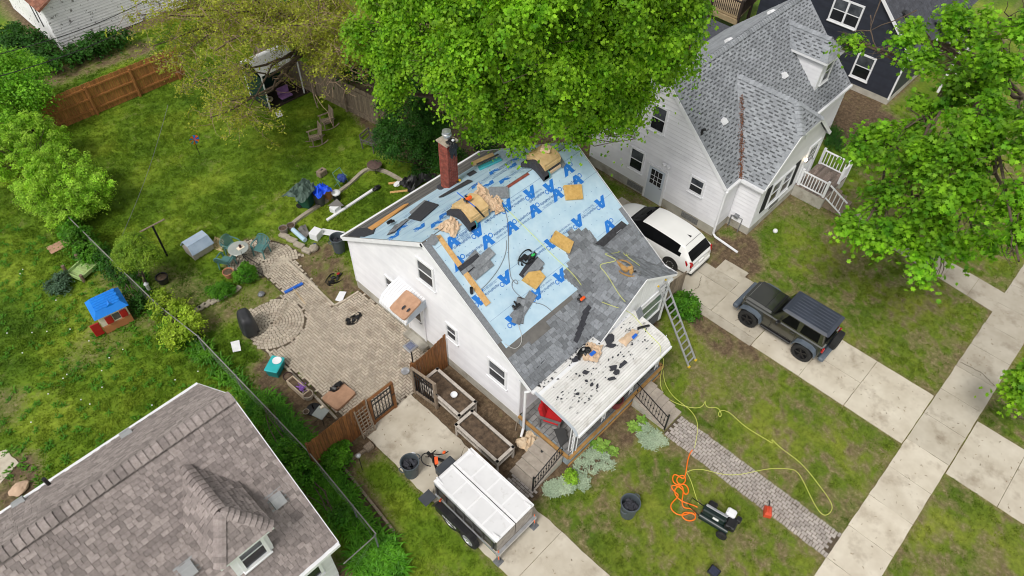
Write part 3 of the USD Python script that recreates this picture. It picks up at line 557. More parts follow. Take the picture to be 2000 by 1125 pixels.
for x in (10.165, 17.54):
    for y in (8.92, 18.36): m_.b2((x, y, 0.42), (x + 0.06, y + 0.06, 2.9))
obj(wall, 'corner_board', m_, WHITE)
# roof decks and trim
m_ = MB(); m_.poly([FO, FO + X1 * (RX1 - RX0), FO + X1 * (RX1 - RX0) + FV * LEN0, FO + FV * LEN0], -0.12, FN)
m_.poly([BO, BO - X1 * (RX1 - RX0), BO - X1 * (RX1 - RX0) + BV * LEN1, BO + BV * LEN1], -0.12, BN); roof = obj(H, 'roof', m_, GREYMEM)
m_ = MB()
for x in (RX0 - 0.03, RX1 + 0.002):
    for O, V, n, L_ in ((FO, FV, FN, LEN0), (BO, BV, BN, LEN1)):
        a = np.array([x + 0.014, O[1], O[2]]); m_.bar(a - n * 0.07, a + V * L_ - n * 0.07, 0.028, 0.16, up=n)
obj(roof, 'rake_trim', m_, WHITE)
for q in (((RX0, EY1 + 0.002, ZE1 - 0.14), (RX1, EY1 + 0.11, ZE1 - 0.02)), ((RX0, EY0 - 0.11, ZE0 - 0.14), (13.25, EY0 - 0.002, ZE0 - 0.02))): obj(roof, 'gutter', MB().b2(*q), WHITE)
# the wing's roof: ridge along y at x = WX
WX, WZ, WY, WE, WHW = 15.53, 4.42, 7.97, 2.95, 2.28
WS = (WZ - WE) / WHW; WYB = EY0 + (WZ - ZE0) / SL
WLV, WRV = unit([WHW, 0, WZ - WE]), unit([-WHW, 0, WZ - WE]); WL = math.hypot(WHW, WZ - WE); WLO, WRO = np.array([WX - WHW, WY, WE]), np.array([WX + WHW, WY, WE])
WLN, WRN = unit(np.cross(-Y1, WLV)), unit(np.cross(Y1, WRV))
m_ = MB(); e = lambda z: EY0 + (z - ZE0) / SL
m_.poly([WLO, WLO + WLV * WL, (WX, WYB, WZ), (WX - WHW, e(WE) - 0.05, WE)], 0.03, WLN); m_.poly([WRO, WRO + WRV * WL, (WX, WYB, WZ), (WX + WHW, e(WE) - 0.05, WE)], 0.03, WRN); wroof = obj(H, 'roof', m_, FELT, label='shingled front wing roof')
WLP = Polygon([(0, 0), (0, WL), (WYB - WY, WL), (e(WE) - WY, 0)]); GT = (0.72, 0.82, 0.92, 1.0, 1.1, 1.22)
WLU = Y1; sh = []
sh += shingle_pieces(WLO + WLN * 0.031 + Y1 * 0, -Y1, WLV, shapely.affinity.scale(WLP, -1, 1, origin=(0, 0)), GT, 5) + shingle_pieces(WRO + WRN * 0.031, Y1, WRV, WLP, GT, 6)
# front slope: shingles on the stepped lower part, blue sheets above
prof = [(1002, 690), (1040, 668), (1075, 640), (1065, 628), (1092, 606), (1112, 590), (1128, 565), (1098, 540), (1112, 508), (1100, 480), (1112, 450), (1150, 448), (1172, 480), (1215, 440), (1224, 438)]
top = [uvF(onF(*p)) for p in prof]; LOW = Polygon([(0.02, 0.0), (0.02, top[0][1])] + top + [(RX1 - RX0 - 0.02, top[-1][1]), (RX1 - RX0 - 0.02, 0)]).buffer(0)
UNDERWING = Polygon([(WX - WHW - RX0, 0), (WX + WHW - RX0, 0), (WX - RX0, (WZ - ZE0) / FV[2])])
sh += shingle_pieces(FO + FN * 0.012, X1, FV, LOW.difference(UNDERWING.buffer(-0.05)), GT, 7)
emit(roof, 'shingle', sh, SHING, 300, 'shingle_field')
emit(wroof, 'ridge_cap', ridge_caps((WX, WY + 0.75, WZ + 0.04), (WX, WYB - 0.1, WZ + 0.04), X1, 9, (0.9, 1.0, 1.12), drop=0.12) , SHING)
# grey starter strips and drip membrane
m_ = MB(); P = [onF(*q) for q in ((985, 662), (1075, 585), (1128, 556), (1140, 572), (1080, 640), (1003, 692))]; m_.poly(P, 0.007, FN); obj(roof, 'ice_shield', m_, GREYMEM)
m_ = MB(); P = [onF(*q) for q in ((1160, 478), (1213, 432), (1224, 440), (1172, 488))]; m_.poly(P, 0.04, FN); obj(roof, 'starter_strip', m_, FELT)
# the two rake strips of grey metal flashing
a = FO + X1 * 0.02 + FV * 1.9; obj(roof, 'rake_flashing', MB().bar(a + X1 * 0.1 + FN * 0.022, FO + FV * (LEN0 - 0.05) + X1 * 0.12 + FN * 0.022, 0.22, 0.02, up=FN), SHING); a = FO + X1 * (RX1 - RX0 - 0.12) + FN * 0.022; obj(roof, 'rake_flashing', MB().bar(a + FV * 2.0, a + FV * 3.0, 0.2, 0.02, up=FN), SHING)
# blue sheets, lapped, each row its own
seam = [uvF(onF(*q)) for q in ((820, 560), (870, 640))]
rows = [1.62, 2.62, 3.62, 4.62, 5.62, LEN0 - 0.02]
for k, (a, b) in enumerate(zip(rows[:-1], rows[1:])):
    R_ = sbox(0.18, a, RX1 - RX0 - 0.02, b + (0.06 if b < LEN0 - 0.1 else 0)).difference(LOW.buffer(-0.08))
    for g_ in getattr(R_, 'geoms', [R_]):
        if g_.area > 0.05:
            C = np.array(g_.exterior.coords)[:-1]; obj(roof, 'underlayment_sheet', MB().poly(FO + C[:, :1] * X1 + C[:, 1:] * FV + FN * (0.003 + 0.002 * (5 - k)), 0.002, FN), UNDER)
edgeB = [uvB(onB(*q)) for q in ((715, 460), (790, 418), (850, 378), (900, 355), (930, 330), (960, 318), (985, 300))]
rb = [1.55, 2.4, 3.3, 4.3, 5.2, LEN1 - 0.02]
for k, (a, b) in enumerate(zip(rb[:-1], rb[1:])):
    obj(roof, 'underlayment_sheet', MB().poly([BO - X1 * u + BV * v + BN * (0.003 + 0.002 * (5 - k)) for u, v in ((0.05, a), (RX1 - RX0 - 0.03, a), (RX1 - RX0 - 0.03, b + 0.05 * (k < 4)), (0.05, b + 0.05 * (k < 4)))], 0.002, BN), UNDER)
# long dark lap strips on the back slope
m_ = MB()
for v, t in ((0.32, 0.05), (0.75, 0.03), (1.2, 0.03)): m_.poly([BO - X1 * u + BV * w + BN * 0.002 for u, w in ((0.1, v), (7.5, v), (7.5, v + t), (0.1, v + t))], 0.004, BN)
obj(roof, 'lap_edge', m_, SHINGD)
# print on the sheets
def letters(txt, h, bold=False):
    t = meshkit.text_mesh(txt, h, 0.001, bold); v = np.array(t.vertices); return v, np.array(t.faces)
gA = trimesh.creation.extrude_polygon(Polygon([(-.27, -.2), (-.09, .21), (.09, .21), (.29, -.2), (.1, -.2), (.05, -.07), (-.02, -.07), (-.1, -.2)], [[(-.02, .02), (.03, .02), (.005, .1)]]), 0.001, engine='earcut'); LA = (np.array(gA.vertices), np.array(gA.faces)); LT1 = letters('AlphaProTech', 0.085, True); LT2 = letters('TECHNO SB 25', 0.06)
ringm = trimesh.creation.annulus(0.06, 0.09, 0.001, sections=20)
def logo(p, U, V, N_, flip, cut=None):
    big, small = MB(), MB(); s = -1 if flip else 1; U, V = U * s, V * s
    def put(mb, vf, ou, ov, sx_=1.0, sk=0.0):
        v, f = vf; mb.add(p + (v[:, :1] * sx_ + v[:, 1:2] * sk + ou) * U + (v[:, 1:2] + ov) * V + v[:, 2:] * N_, f)
    if cut != 'text': put(big, LA, -0.05, 0.0, 1.0, 0.2)
    put(small if False else big, (np.array(ringm.vertices), np.array(ringm.faces)), 0.2, 0.1)
    sp_ = (p + U * 1.25 - FO) @ X1
    if 0.2 < sp_ < RX1 - RX0 - 0.15: put(small, LT1, 0.3, 0.0); put(small, LT2, 0.3, -0.14)
    return big, small
big, small = MB(), MB()
for (px, py, fl) in [(885, 472, 0), (953, 470, 0), (1000, 443, 0), (1045, 410, 0), (1089, 379, 0), (988, 404, 1), (1034, 378, 1), (1072, 366, 1), (930, 452, 1), (985, 545, 1), (935, 585, 1), (1092, 541, 1), (1046, 575, 1), (1075, 475, 1), (1127, 434, 1), (1172, 397, 1), (1000, 625, 1),
                     (898, 512, 0), (1190, 440, 0), (1110, 330, 0), (1128, 352, 0)]:
    b_, s_ = logo(onF(px, py) + FN * 0.016, X1, FV, FN, fl)
    for m_, n_ in ((b_, big), (s_, small)):
        if m_.n: v, f, t = m_.arr(); n_.add(v, f)
for (px, py, fl) in [(722, 452, 0), (785, 445, 1), (820, 445, 0), (852, 437, 1), (830, 400, 0), (868, 420, 1), (905, 388, 0), (930, 362, 1), (955, 360, 0), (985, 352, 1), (1000, 325, 0), (965, 335, 1), (1010, 310, 0), (1045, 300, 1), (1078, 296, 0), (770, 462, 0)]:
    b_, s_ = logo(onB(px, py) + BN * 0.016, -X1, BV, BN, fl)
    for m_, n_ in ((b_, big), (s_, small)):
        if m_.n: v, f, t = m_.arr(); n_.add(v, f)
obj(roof, 'printed_logo', big, INK, kind='stuff'); obj(roof, 'printed_lettering', small, INKD, kind='stuff')
m_ = MB()
for k, v in enumerate(np.r_[rows[1:-1], np.array(rows[:-1]) + 0.5]):
    u = 0.3
    while u < RX1 - RX0 - 0.2:
        if not LOW.contains(Point(u, v)): p = FO + X1 * u + FV * (v + 0.02) + FN * 0.016; m_.add([p, p + X1 * (0.3 if k < 4 else 0.025), p + X1 * (0.3 if k < 4 else 0.025) + FV * (0.008 if k < 4 else 0.022), p + FV * (0.008 if k < 4 else 0.022)], [[0, 1, 2, 3]])
        u += 0.31 if k < 4 else 0.3
for v in rb[1:-1] + [2.0, 2.9, 3.8]:
    for u in np.arange(0.3, 7.4, 0.31): p = BO - X1 * u + BV * (v + 0.02) + BN * 0.016; m_.add([p, p - X1 * 0.3, p - X1 * 0.3 + BV * 0.012, p + BV * 0.012], [[0, 1, 2, 3]])
obj(roof, 'printed_line', m_, INKD, kind='stuff')
# chimney, its bricks
cb = onB(880, 362); cx_, cy_ = cb[0] - 0.02, cb[1] + 0.02; cw = 0.5; ct = 6.3; cz = cb[2] - 0.15
m_ = MB(); m_.b2((cx_ - cw / 2 + 0.012, cy_ - cw / 2 + 0.012, cz), (cx_ + cw / 2 - 0.012, cy_ + cw / 2 - 0.012, ct)); chim = obj(H, 'chimney', m_, MORTAR)
pcs = []
for i in range(int((ct - cz) / 0.072)):
    z = cz + i * 0.072
    for (ox, oy, dx, dy, nx, ny) in ((-1, -1, 1, 0, 0, -1), (1, -1, 0, 1, 1, 0), (1, 1, -1, 0, 0, 1), (-1, 1, 0, -1, -1, 0)):
        u = 0.0 if i % 2 else 0.1
        if u > 0: spans = [(0, 0.1)]
        else: spans = []
        while u < cw - 0.02: spans.append((u, min(u + 0.2, cw))); u += 0.2
        for a, b in spans:
            c = np.array([cx_ + ox * cw / 2 + dx * (a + b) / 2 - nx * 0.02, cy_ + oy * cw / 2 + dy * (a + b) / 2 - ny * 0.02, z + 0.036]); s_ = np.array([abs(dx) * (b - a - 0.018) + abs(nx) * 0.05, abs(dy) * (b - a - 0.018) + abs(ny) * 0.05, 0.055])
            pcs.append((CUBE * s_ / 2 + c, CUBET, rs.choice([0.75, 0.9, 1.0, 1.1, 1.25])))
emit(chim, 'brick', pcs, BRICK, 300, 'brick_field')
m_ = MB(); m_.b2((cx_ - 0.3, cy_ - 0.3, ct), (cx_ + 0.3, cy_ + 0.3, ct + 0.07)); m_.b2((cx_ - 0.2, cy_ - 0.2, ct + 0.07), (cx_ + 0.2, cy_ + 0.2, ct + 0.16)); obj(chim, 'crown', m_, STONE)
m_ = MB(); m_.lathe([(0.0, 0), (0.13, 0), (0.13, 0.14), (0.19, 0.14), (0.19, 0.2), (0.1, 0.26), (0.17, 0.27), (0.17, 0.31), (0.0, 0.36)], 18, (cx_, cy_, ct + 0.16)); obj(chim, 'flue_cap', m_, ALU, 40)
m_ = MB(); m_.b2((cx_ - 0.38, cy_ - 0.4, cz), (cx_ + 0.38, cy_ + 0.38, cz + 0.12)); obj(chim, 'flashing', m_, SHINGD)
# gable wall windows and side door
for (ax, ay, bx_, by_) in ((812, 498, 852, 575), (750, 535, 778, 590), (870, 630, 897, 675), (955, 698, 990, 758)):
    a, b = hit(ax, ay, (10.16, 0, 0), X1), hit(bx_, by_, (10.16, 0, 0), X1)
for (px, py, w, h) in ((832, 534, 0.92, 1.15), (764, 560, 0.62, 1.05), (883, 650, 0.62, 0.85), (972, 728, 0.95, 1.1)):
    c = hit(px, py, (10.18, 0, 0), X1); c[0] = 10.195; window(H, c, -Y1, -X1, w, h, WHITE, SCREEN)
cd = hit(815, 650, (10.18, 0, 0), X1); door(H, (10.195, cd[1] - 0.1, 1.35), -Y1, -X1, 0.85, 1.95, WHITE, WHITE, GLASS)
obj(H, 'doorstep', MB().b2((9.85, cd[1] - 0.7, 0), (10.16, cd[1] + 0.5, 0.18)), FOUND)
# aluminium awning over the side door: ribbed sheet on side plates
ay0, ay1 = cd[1] - 0.78, cd[1] + 0.78; m_ = MB(); nb = 12
for k in range(nb):
    y0_, y1_ = ay0 + (ay1 - ay0) * k / nb, ay0 + (ay1 - ay0) * (k + 0.9) / nb; pr = [(10.19, 3.05), (9.75, 2.95), (9.35, 2.72), (9.2, 2.5), (9.18, 2.38)]
    for (xa, za), (xb, zb) in zip(pr[:-1], pr[1:]): m_.add([(xa, y0_, za), (xb, y0_, zb), (xb, y1_, zb), (xa, y1_, za), (xa, y0_, za + 0.02), (xb, y0_, zb + 0.02), (xb, y1_, zb + 0.02), (xa, y1_, za + 0.02)], CUBEF)
aw = obj(H, 'door_awning', m_, WHITE); m_ = MB()
for y in (ay0 - 0.012, ay1 + 0.002): m_.poly([(10.19, y, 3.04), (9.75, y, 2.94), (9.35, y, 2.71), (9.18, y, 2.4), (10.19, y, 2.62)], 0.01, Y1)
obj(aw, 'side_plate', m_, mat('pale_blue_grey', sr(186, 194, 204)))
# downspout at the front corner
m_ = MB(); m_.tube([(10.35, 8.22, 2.95), (10.05, 8.45, 2.8), (10.02, 8.55, 2.7), (10.02, 8.55, 0.35), (9.8, 8.45, 0.12)], 0.05, 8); obj(H, 'downspout', m_, WHITE)
# front wing walls
m_ = MB(); m_.poly([(WX - WHW + 0.12, 8.06, 0.4), (WX + 2.05, 8.06, 0.4), (WX + 2.05, 8.06, WE - 0.02), (WX, 8.06, WZ - 0.12), (WX - WHW + 0.12, 8.06, WE - 0.02)], 0.9, Y1); ww = obj(H, 'wing_wall', m_, SHEATH)
emit(ww, 'vertical_board', vboard_pieces((0, 8.058, 0), X1, WX - WHW + 0.12, WX + WHW - 0.1, lambda x: 2.78, lambda x: WZ - 0.06 - WS * abs(x - WX), 0.135, -Y1, 3), WHITE)
m_ = MB(); m_.b2((WX - WHW + 0.1, 8.0, 2.66), (WX + WHW - 0.1, 8.056, 2.775)); m_.b2((WX + 1.9, 8.03, 0.4), (WX + 2.06, 8.056, 2.66)); obj(ww, 'trim_board', m_, WHITE)
emit(ww, 'siding_board', siding_pieces((WX + 2.06, 8.06, 0), Y1, lambda z: 0, lambda z: 0.9, 0.42, WE, 0.2, X1, 8), SIDING)
window(ww, (WX + 0.75, 8.058, 1.95), X1, -Y1, 1.9, 1.3, WHITE, mat('green_grey_glass', sr(96, 112, 106), sr(120, 132, 126), 2, 0.08, tone=False), sill=False)
for q in (((WX + WHW + 0.0, WY + 0.03, WE - 0.1), (WX + WHW + 0.11, 9.6, WE)), ((WX - WHW - 0.1, WY, WE - 0.1), (WX - WHW, EY0 - 0.1, WE))): obj(wroof, 'gutter', MB().b2(*q), WHITE)
m_ = MB()
for s_ in (-1, 1): a = np.array([WX + s_ * WHW, WY - 0.012, WE - 0.02]); m_.bar(a, (WX, WY - 0.012, WZ - 0.0), 0.024, 0.09)
obj(wroof, 'rake_trim', m_, WHITE)
obj(roof, 'vent_pipe', MB().cyl(onF(921, 573), onF(921, 573) + [0, 0, 0.28], 0.055), BLACK); obj(roof, 'vent_pipe', MB().cyl(onB(998, 298), onB(998, 298) + [0, 0, 0.3], 0.055), BLACK)
# porch of the house: platform, awning on lattice posts
PZ = 0.62
m_ = MB(); m_.b2((10.18, 6.56, 0.0), (15.55, 8.9, PZ - 0.06)); pf = obj(H, 'porch', m_, mat('porch_skirt', sr(136, 150, 160), sr(160, 172, 180), 3))
ps = []
for i in range(12):
    for j in range(18): ps.append(paver_piece((10.2 + 0.3 * j + 0.15 * (i % 2) + 0.1, 6.62 + 0.195 * i + 0.09), 0.29, 0.185, 0, PZ + 0.004, rs.choice([0.82, 0.9, 1.0]), 0.06))
emit(pf, 'porch_tile', [p for p in ps if p[0][:, 0].max() < 15.6], mat('porch_tile', sr(124, 124, 124), sr(150, 148, 146), 4, 0.9))
m_ = MB()
for a, b in (((10.14, 6.5, PZ - 0.02), (15.6, 6.5, PZ - 0.02)), ((10.14, 6.52, PZ - 0.02), (10.14, 8.9, PZ - 0.02)), ((15.58, 6.52, PZ - 0.02), (15.58, 8.0, PZ - 0.02))): m_.bar(a, b, 0.1, 0.1)
m_.bar((10.16, 6.5, 0.05), (15.6, 6.5, 0.05), 0.05, 0.09); obj(pf, 'edge_board', m_, mat('orange_wood', sr(150, 112, 62), sr(178, 138, 84), 6, 0.8, stretch=(1, 1, 1)))
emit(pf, 'skirt_board', vboard_pieces((0, 6.553, 0), X1, 10.2, 15.5, lambda x: 0.1, lambda x: PZ - 0.08, 0.1, -Y1, 4, (0.85, 1.0, 1.1)) + vboard_pieces((10.173, 0, 0), Y1, 6.6, 8.85, lambda x: 0.02, lambda x: PZ - 0.08, 0.1, -X1, 5, (0.85, 1.0, 1.1)), mat('porch_skirt', None))
m_ = MB(); pr = [(8.9, 3.02), (8.3, 2.98), (7.4, 2.86), (6.75, 2.76), (6.5, 2.68), (6.36, 2.55), (6.31, 2.42)]; nrib = 0
AX0, AX1 = 10.15, 15.25; ribs = []
pq = np.array(pr); sl_ = np.r_[0, np.cumsum(np.linalg.norm(np.diff(pq, axis=0), axis=1))]; PI_ = lambda t: np.array([np.interp(t, sl_, pq[:, 0]), np.interp(t, sl_, pq[:, 1])])
for t in np.arange(0, sl_[-1] - 0.05, 0.088):
    V = []
    for x in (AX0, AX1):
        for dt, h in ((0, 0.0), (0.012, 0.014), (0.062, 0.014), (0.074, 0.0), (0.087, -0.006)):
            q = PI_(t + dt); d_ = PI_(min(t + dt + .01, sl_[-1])) - PI_(t + dt - .01); n_ = np.array([d_[1], -d_[0]]); n_ = n_ / max(np.linalg.norm(n_), 1e-6); n_ = n_ if n_[1] > 0 else -n_; V.append((x, q[0] + n_[0] * h, q[1] + n_[1] * h))
    f = np.array([[j, j + 1, j + 6, j + 5] for j in range(4)]); ribs.append((np.array(V), np.vstack([f[:, [0, 1, 2]], f[:, [0, 2, 3]]]), rs.uniform(0.93, 1.03)))
AWN = mat('awning_metal', sr(214, 213, 210), sr(232, 231, 229), 1.5, 0.5, dirt=sr(180, 175, 168), dscale=2.5, dlo=0.55, dhi=0.8)
PRW = [(8.9, 3.012), (8.3, 2.972), (7.4, 2.852), (6.75, 2.752), (6.5, 2.672), (6.36, 2.542), (6.31, 2.41)]
m_ = MB(); P = np.array([(AX0, y, z - 0.014) for y, z in PRW] + [(AX1, y, z - 0.014) for y, z in PRW]); k = len(PRW); m_.add(P, [[i, i + 1, k + i + 1, k + i] for i in range(k - 1)]); awn = obj(H, 'porch_awning', m_, AWN)
emit(awn, 'awning_rib', ribs, AWN)
m_ = MB()
for x in (AX0 - 0.02, AX1):
    m_.poly([(x, y, z - 0.0) for y, z in PRW] + [(x, y + 0.06, z - 0.16) for y, z in PRW[::-1]], 0.02, X1)
obj(awn, 'awning_end_plate', m_, mat('pale_blue_grey', None)); m_ = MB(); m_.b2((AX0, 6.24, 2.3), (AX1 + 0.02, 6.305, 2.42)); obj(awn, 'awning_gutter', m_, WHITE)
m_ = MB(); m_.bar((AX0, 8.05, 2.965), (AX1 - 0.1, 8.05, 2.965), 0.12, 0.02); obj(awn, 'joint_strip', m_, WHITE)
for x in (10.42, 12.12, 13.72, 15.3):
    m_ = MB(); zt = 2.62
    for a, b in ((-0.09, -0.09), (0.09, -0.09), (-0.09, 0.09), (0.09, 0.09)) if x < 11 else ((-0.09, 0), (0.09, 0)): m_.bar((x + a, 6.62 + b, PZ), (x + a, 6.62 + b, zt), 0.025)
    for k in range(8):
        z0 = PZ + 0.05 + k * 0.24; m_.bar((x - 0.09, 6.62, z0), (x + 0.09, 6.62, z0 + 0.12), 0.016); m_.bar((x + 0.09, 6.62, z0 + 0.12), (x - 0.09, 6.62, z0 + 0.24), 0.016); m_.tube([(x + 0.05 * math.cos(t), 6.62, z0 + 0.12 + 0.05 * math.sin(t)) for t in np.linspace(0, 6.28, 9)], 0.008, 4)
    obj(awn, 'lattice_post', m_, WHITE)
# steps and their rails
def steps(name, label, o, d, w, n, rise, run, rail_side, rail_label):
    d = np.asarray(d, float); s_ = np.array([-d[1], d[0], 0]); T = thing(name, label, 'steps', o, world=True)
    for k in range(n):
        z1 = PZ - (k + 1) * rise * 0.92 + 0.02; a = o + d * (k * run); b = o + d * ((k + 1) * run + 0.02); m_ = MB(); q = np.array([a, b, b + s_ * w, a + s_ * w]); lo = q.min(0); hi = q.max(0)
        m_.bb((lo[0], lo[1], z1 - 0.07), (hi[0], hi[1], z1), 0.012); t_ = obj(T, 'tread', m_, mat('step_stone', sr(150, 140, 130), sr(176, 166, 154), 5, 0.9, 0.3, 60))
        m_ = MB(); m_.b2((lo[0] + 0.01, lo[1] + 0.01, -0.05), (hi[0] - 0.01, hi[1] - 0.01, z1 - 0.072)); obj(T, 'riser_block', m_, FOUND)
    R = thing('stair_railing', rail_label, 'railing', o, world=True); e = s_ * (0.03 if rail_side == 0 else w - 0.03); m_ = MB(); L_ = n * run; za = lambda t: PZ - rise * 0.92 * t / run
    a = o + e; top = lambda t: a + d * t + Z1 * (za(t) + 0.85); bot = lambda t: a + d * t + Z1 * (za(t) + 0.12)
    m_.bar(top(-0.05), top(L_), 0.035, 0.02); m_.bar(bot(0), bot(L_), 0.025, 0.02); obj(R, 'rail', m_, BLACKM)
    for k in range(int(L_ / 0.13)):
        t = 0.08 + k * 0.13; m_ = MB(); m_.bar(bot(t), top(t), 0.014); m_.blob((bot(t) + top(t)) / 2, (0.03, 0.03, 0.05), 1, 0); obj(R, 'baluster', m_, BLACKM)
    m_ = MB(); p = a + d * L_; m_.bar(p, p + Z1 * (za(L_) + 0.95), 0.05); m_.blob(p + Z1 * (za(L_) + 1.0), (0.04, 0.04, 0.05), 1, 0); obj(R, 'newel_post', m_, BLACKM)
steps('porch_steps', 'grey stone steps going down from the porch beside the trailer driveway', np.array([10.1, 7.85, 0]), -X1, 1.12, 5, 0.13, 0.3, 1, 'black iron railing of the porch steps nearest the trailer')
steps('porch_steps', 'grey stone steps from the porch down to the paved front walk', np.array([13.7, 6.45, 0]), -Y1, 1.1, 5, 0.13, 0.3, 0, 'black iron railing of the steps leading to the front walk')
# ---------------------------------------------------------------- the white neighbour on the right
N1 = thing('grey_roofed_house', 'white clapboard house with light grey shingle roof, dormer and front porch', 'house', (23.55, 8.3, 0), world=True)
nx0, nx1, ny0, ny1, nrz, nze = 23.5, 35.0, 9.38, 16.85, 6.32, 2.85; nry = (ny0 + ny1) / 2 + 0.02; ns = (nrz - nze) / (nry - ny0)
m_ = MB(); m_.b2((23.58, 9.43, 0.4), (34.8, 16.75, 2.8)); m_.hull([(x, y, z) for x in (23.58, 34.8) for y, z in ((9.43, 2.7), (16.75, 2.7), (nry, nrz - 0.15))]); nwall = obj(N1, 'wall', m_, SHEATH)
obj(N1, 'foundation', MB().b2((23.56, 9.41, -0.1), (34.82, 16.77, 0.55)), FOUND)
sp = siding_pieces((23.578, 0, 0), Y1, lambda z: max(9.42, nry - (nrz - 0.1 - z) / ns), lambda z: min(16.76, nry + (nrz - 0.1 - z) / ns), 0.5, nrz - 0.12, 0.2, -X1, 11, proud=0.03, gap=0.026)
sp += siding_pieces((0, 9.428, 0), X1, lambda z: 23.58, lambda z: 34.8, 0.5, 2.7, 0.2, -Y1, 12, proud=0.03, gap=0.026) + siding_pieces((34.802, 0, 0), Y1, lambda z: max(9.42, nry - (nrz - 0.1 - z) / ns), lambda z: min(16.76, nry + (nrz - 0.1 - z) / ns), 0.5, nrz - 0.1, 0.2, X1, 13, proud=0.022)
emit(nwall, 'siding_board', sp, SIDING)
m_ = MB()
for y in (9.38, 16.74): m_.b2((23.535, y, 0.5), (23.6, y + 0.06, 2.75))
obj(nwall, 'corner_board', m_, WHITE)
NFV = unit([0, nry - ny0, nrz - nze]); NFN = unit(np.cross(X1, NFV)); NFO = np.array([nx0, ny0, nze]); NL = math.hypot(nry - ny0, nrz - nze)
NBV = unit([0, nry - ny1, nrz - nze]); NBN = unit(np.cross(-X1, NBV)); NBO = np.array([nx1, ny1, nze]); NLB = math.hypot(nry - ny1, nrz - nze); W_ = nx1 - nx0
m_ = MB(); m_.poly([NFO, NFO + X1 * W_, NFO + X1 * W_ + NFV * NL, NFO + NFV * NL], -0.12, NFN); m_.poly([NBO, NBO - X1 * W_, NBO - X1 * W_ + NBV * NLB, NBO + NBV * NLB], -0.12, NBN); nroof = obj(N1, 'roof', m_, SHINGN)
# front wing with a clipped gable
vx0, vx1, vxc, vz, vy = 24.62, 30.5, 27.55, 5.42, 8.16; vs = (vz - nze) / (vxc - vx0); vyb = ny0 + (vz - nze) / ns; hy, hz = 9.15, vz
VLV, VRV = unit([vxc - vx0, 0, vz - nze]), unit([vxc - vx1, 0, vz - nze]); VL = math.hypot(vxc - vx0, vz - nze); VO, VRO = np.array([vx0, vy, nze]), np.array([vx1, vy, nze]); VLN, VRN = unit(np.cross(-Y1, VLV)), unit(np.cross(Y1, VRV))
jz = 4.62; jt = (jz - nze) / (vz - nze)           # height where the hip clips the gable
ydeep = vyb - vy; PL = Polygon([(0, 0), (0, VL * jt), (hy - vy, VL), (ydeep, VL), (ny0 - vy - 0.06, 0)])
JL, JR = np.array([vx0 + (vxc - vx0) * jt, vy, jz]), np.array([vx1 + (vxc - vx1) * jt, vy, jz]); JT = np.array([vxc, hy, vz])
m_ = MB()
for O, V, n in ((VO, VLV, VLN), (VRO, VRV, VRN)):
    C = np.array(PL.exterior.coords)[:-1]; m_.poly(O + C[:, :1] * Y1 + C[:, 1:] * V, 0.035, n)
m_.poly([JL, JR, JT], 0.035); vroof = obj(N1, 'roof', m_, SHINGN, label='clipped gable roof of the front wing')
NT = (0.86, 0.93, 1.0, 1.06, 1.12)
DORM = sbox(31.0 - nx0, 0.9, 33.6 - nx0, 4.2)
fr_ = sbox(0, 0, W_, NL).difference(Polygon([(vx0 - nx0 + 0.05, 0), (vx1 - nx0 - 0.05, 0), (vxc - nx0, (vz - nze) / NFV[2] - 0.05)]))
sh = shingle_pieces(NFO + NFN * 0.002, X1, NFV, fr_, NT, 21, tabs=(0.2, 0.5), thick=0.011) + dashes(NFO, X1, NFV, fr_, 22)
sh += shingle_pieces(NBO + NBN * 0.002, -X1, NBV, sbox(0, 0, W_, NLB), NT, 23, tabs=(0.3, 0.8), thick=0.011)
emit(nroof, 'shingle', sh, SHINGN, 300, 'shingle_field')
PLm = shapely.affinity.scale(PL, -1, 1, origin=(0, 0))
sh = shingle_pieces(VO + VLN * 0.036, -Y1, VLV, PLm, NT, 24, tabs=(0.2, 0.5), thick=0.011) + dashes(VO + VLN * 0.034, -Y1, VLV, PLm, 25) + shingle_pieces(VRO + VRN * 0.036, Y1, VRV, PL, NT, 26, tabs=(0.2, 0.5), thick=0.011)
JV = unit(JT - (JL + JR) / 2); JN = unit(np.cross(X1, JV)); JW = JR[0] - JL[0]; JH = np.linalg.norm(JT - (JL + JR) / 2)
sh += shingle_pieces(JL + JN * 0.036, X1, JV, Polygon([(0, 0), (JW, 0), (JW / 2, JH)]), NT, 27, thick=0.011) + dashes(JL + JN * 0.036, X1, JV, Polygon([(0, 0), (JW, 0), (JW / 2, JH)]), 28)
emit(vroof, 'shingle', sh, SHINGN, 300, 'shingle_field')
RC = (0.98, 1.08, 1.18)
emit(nroof, 'ridge_cap', ridge_caps((nx0, nry, nrz + 0.02), (nx1, nry, nrz + 0.02), Y1, 29, RC, drop=0.14), SHINGN)
emit(vroof, 'ridge_cap', ridge_caps((vxc, hy, vz + 0.05), (vxc, vyb - 0.1, vz + 0.05), X1, 30, RC, drop=0.13) + ridge_caps(JL + [0, 0, 0.05], JT + [0, 0, 0.05], [1, -1, 0], 31, RC, drop=0.08) + ridge_caps(JR + [0, 0, 0.05], JT + [0, 0, 0.05], [1, 1, 0], 32, RC, drop=0.08), SHINGN)
m_ = MB()
for s_ in (1, -1):
    O, V, L_ = (NFO, NFV, NL) if s_ > 0 else (NBO - X1 * W_, NBV, NLB); a = np.array([nx0 - 0.016, O[1], O[2] - 0.06]); m_.bar(a, a + V * L_, 0.03, 0.16)
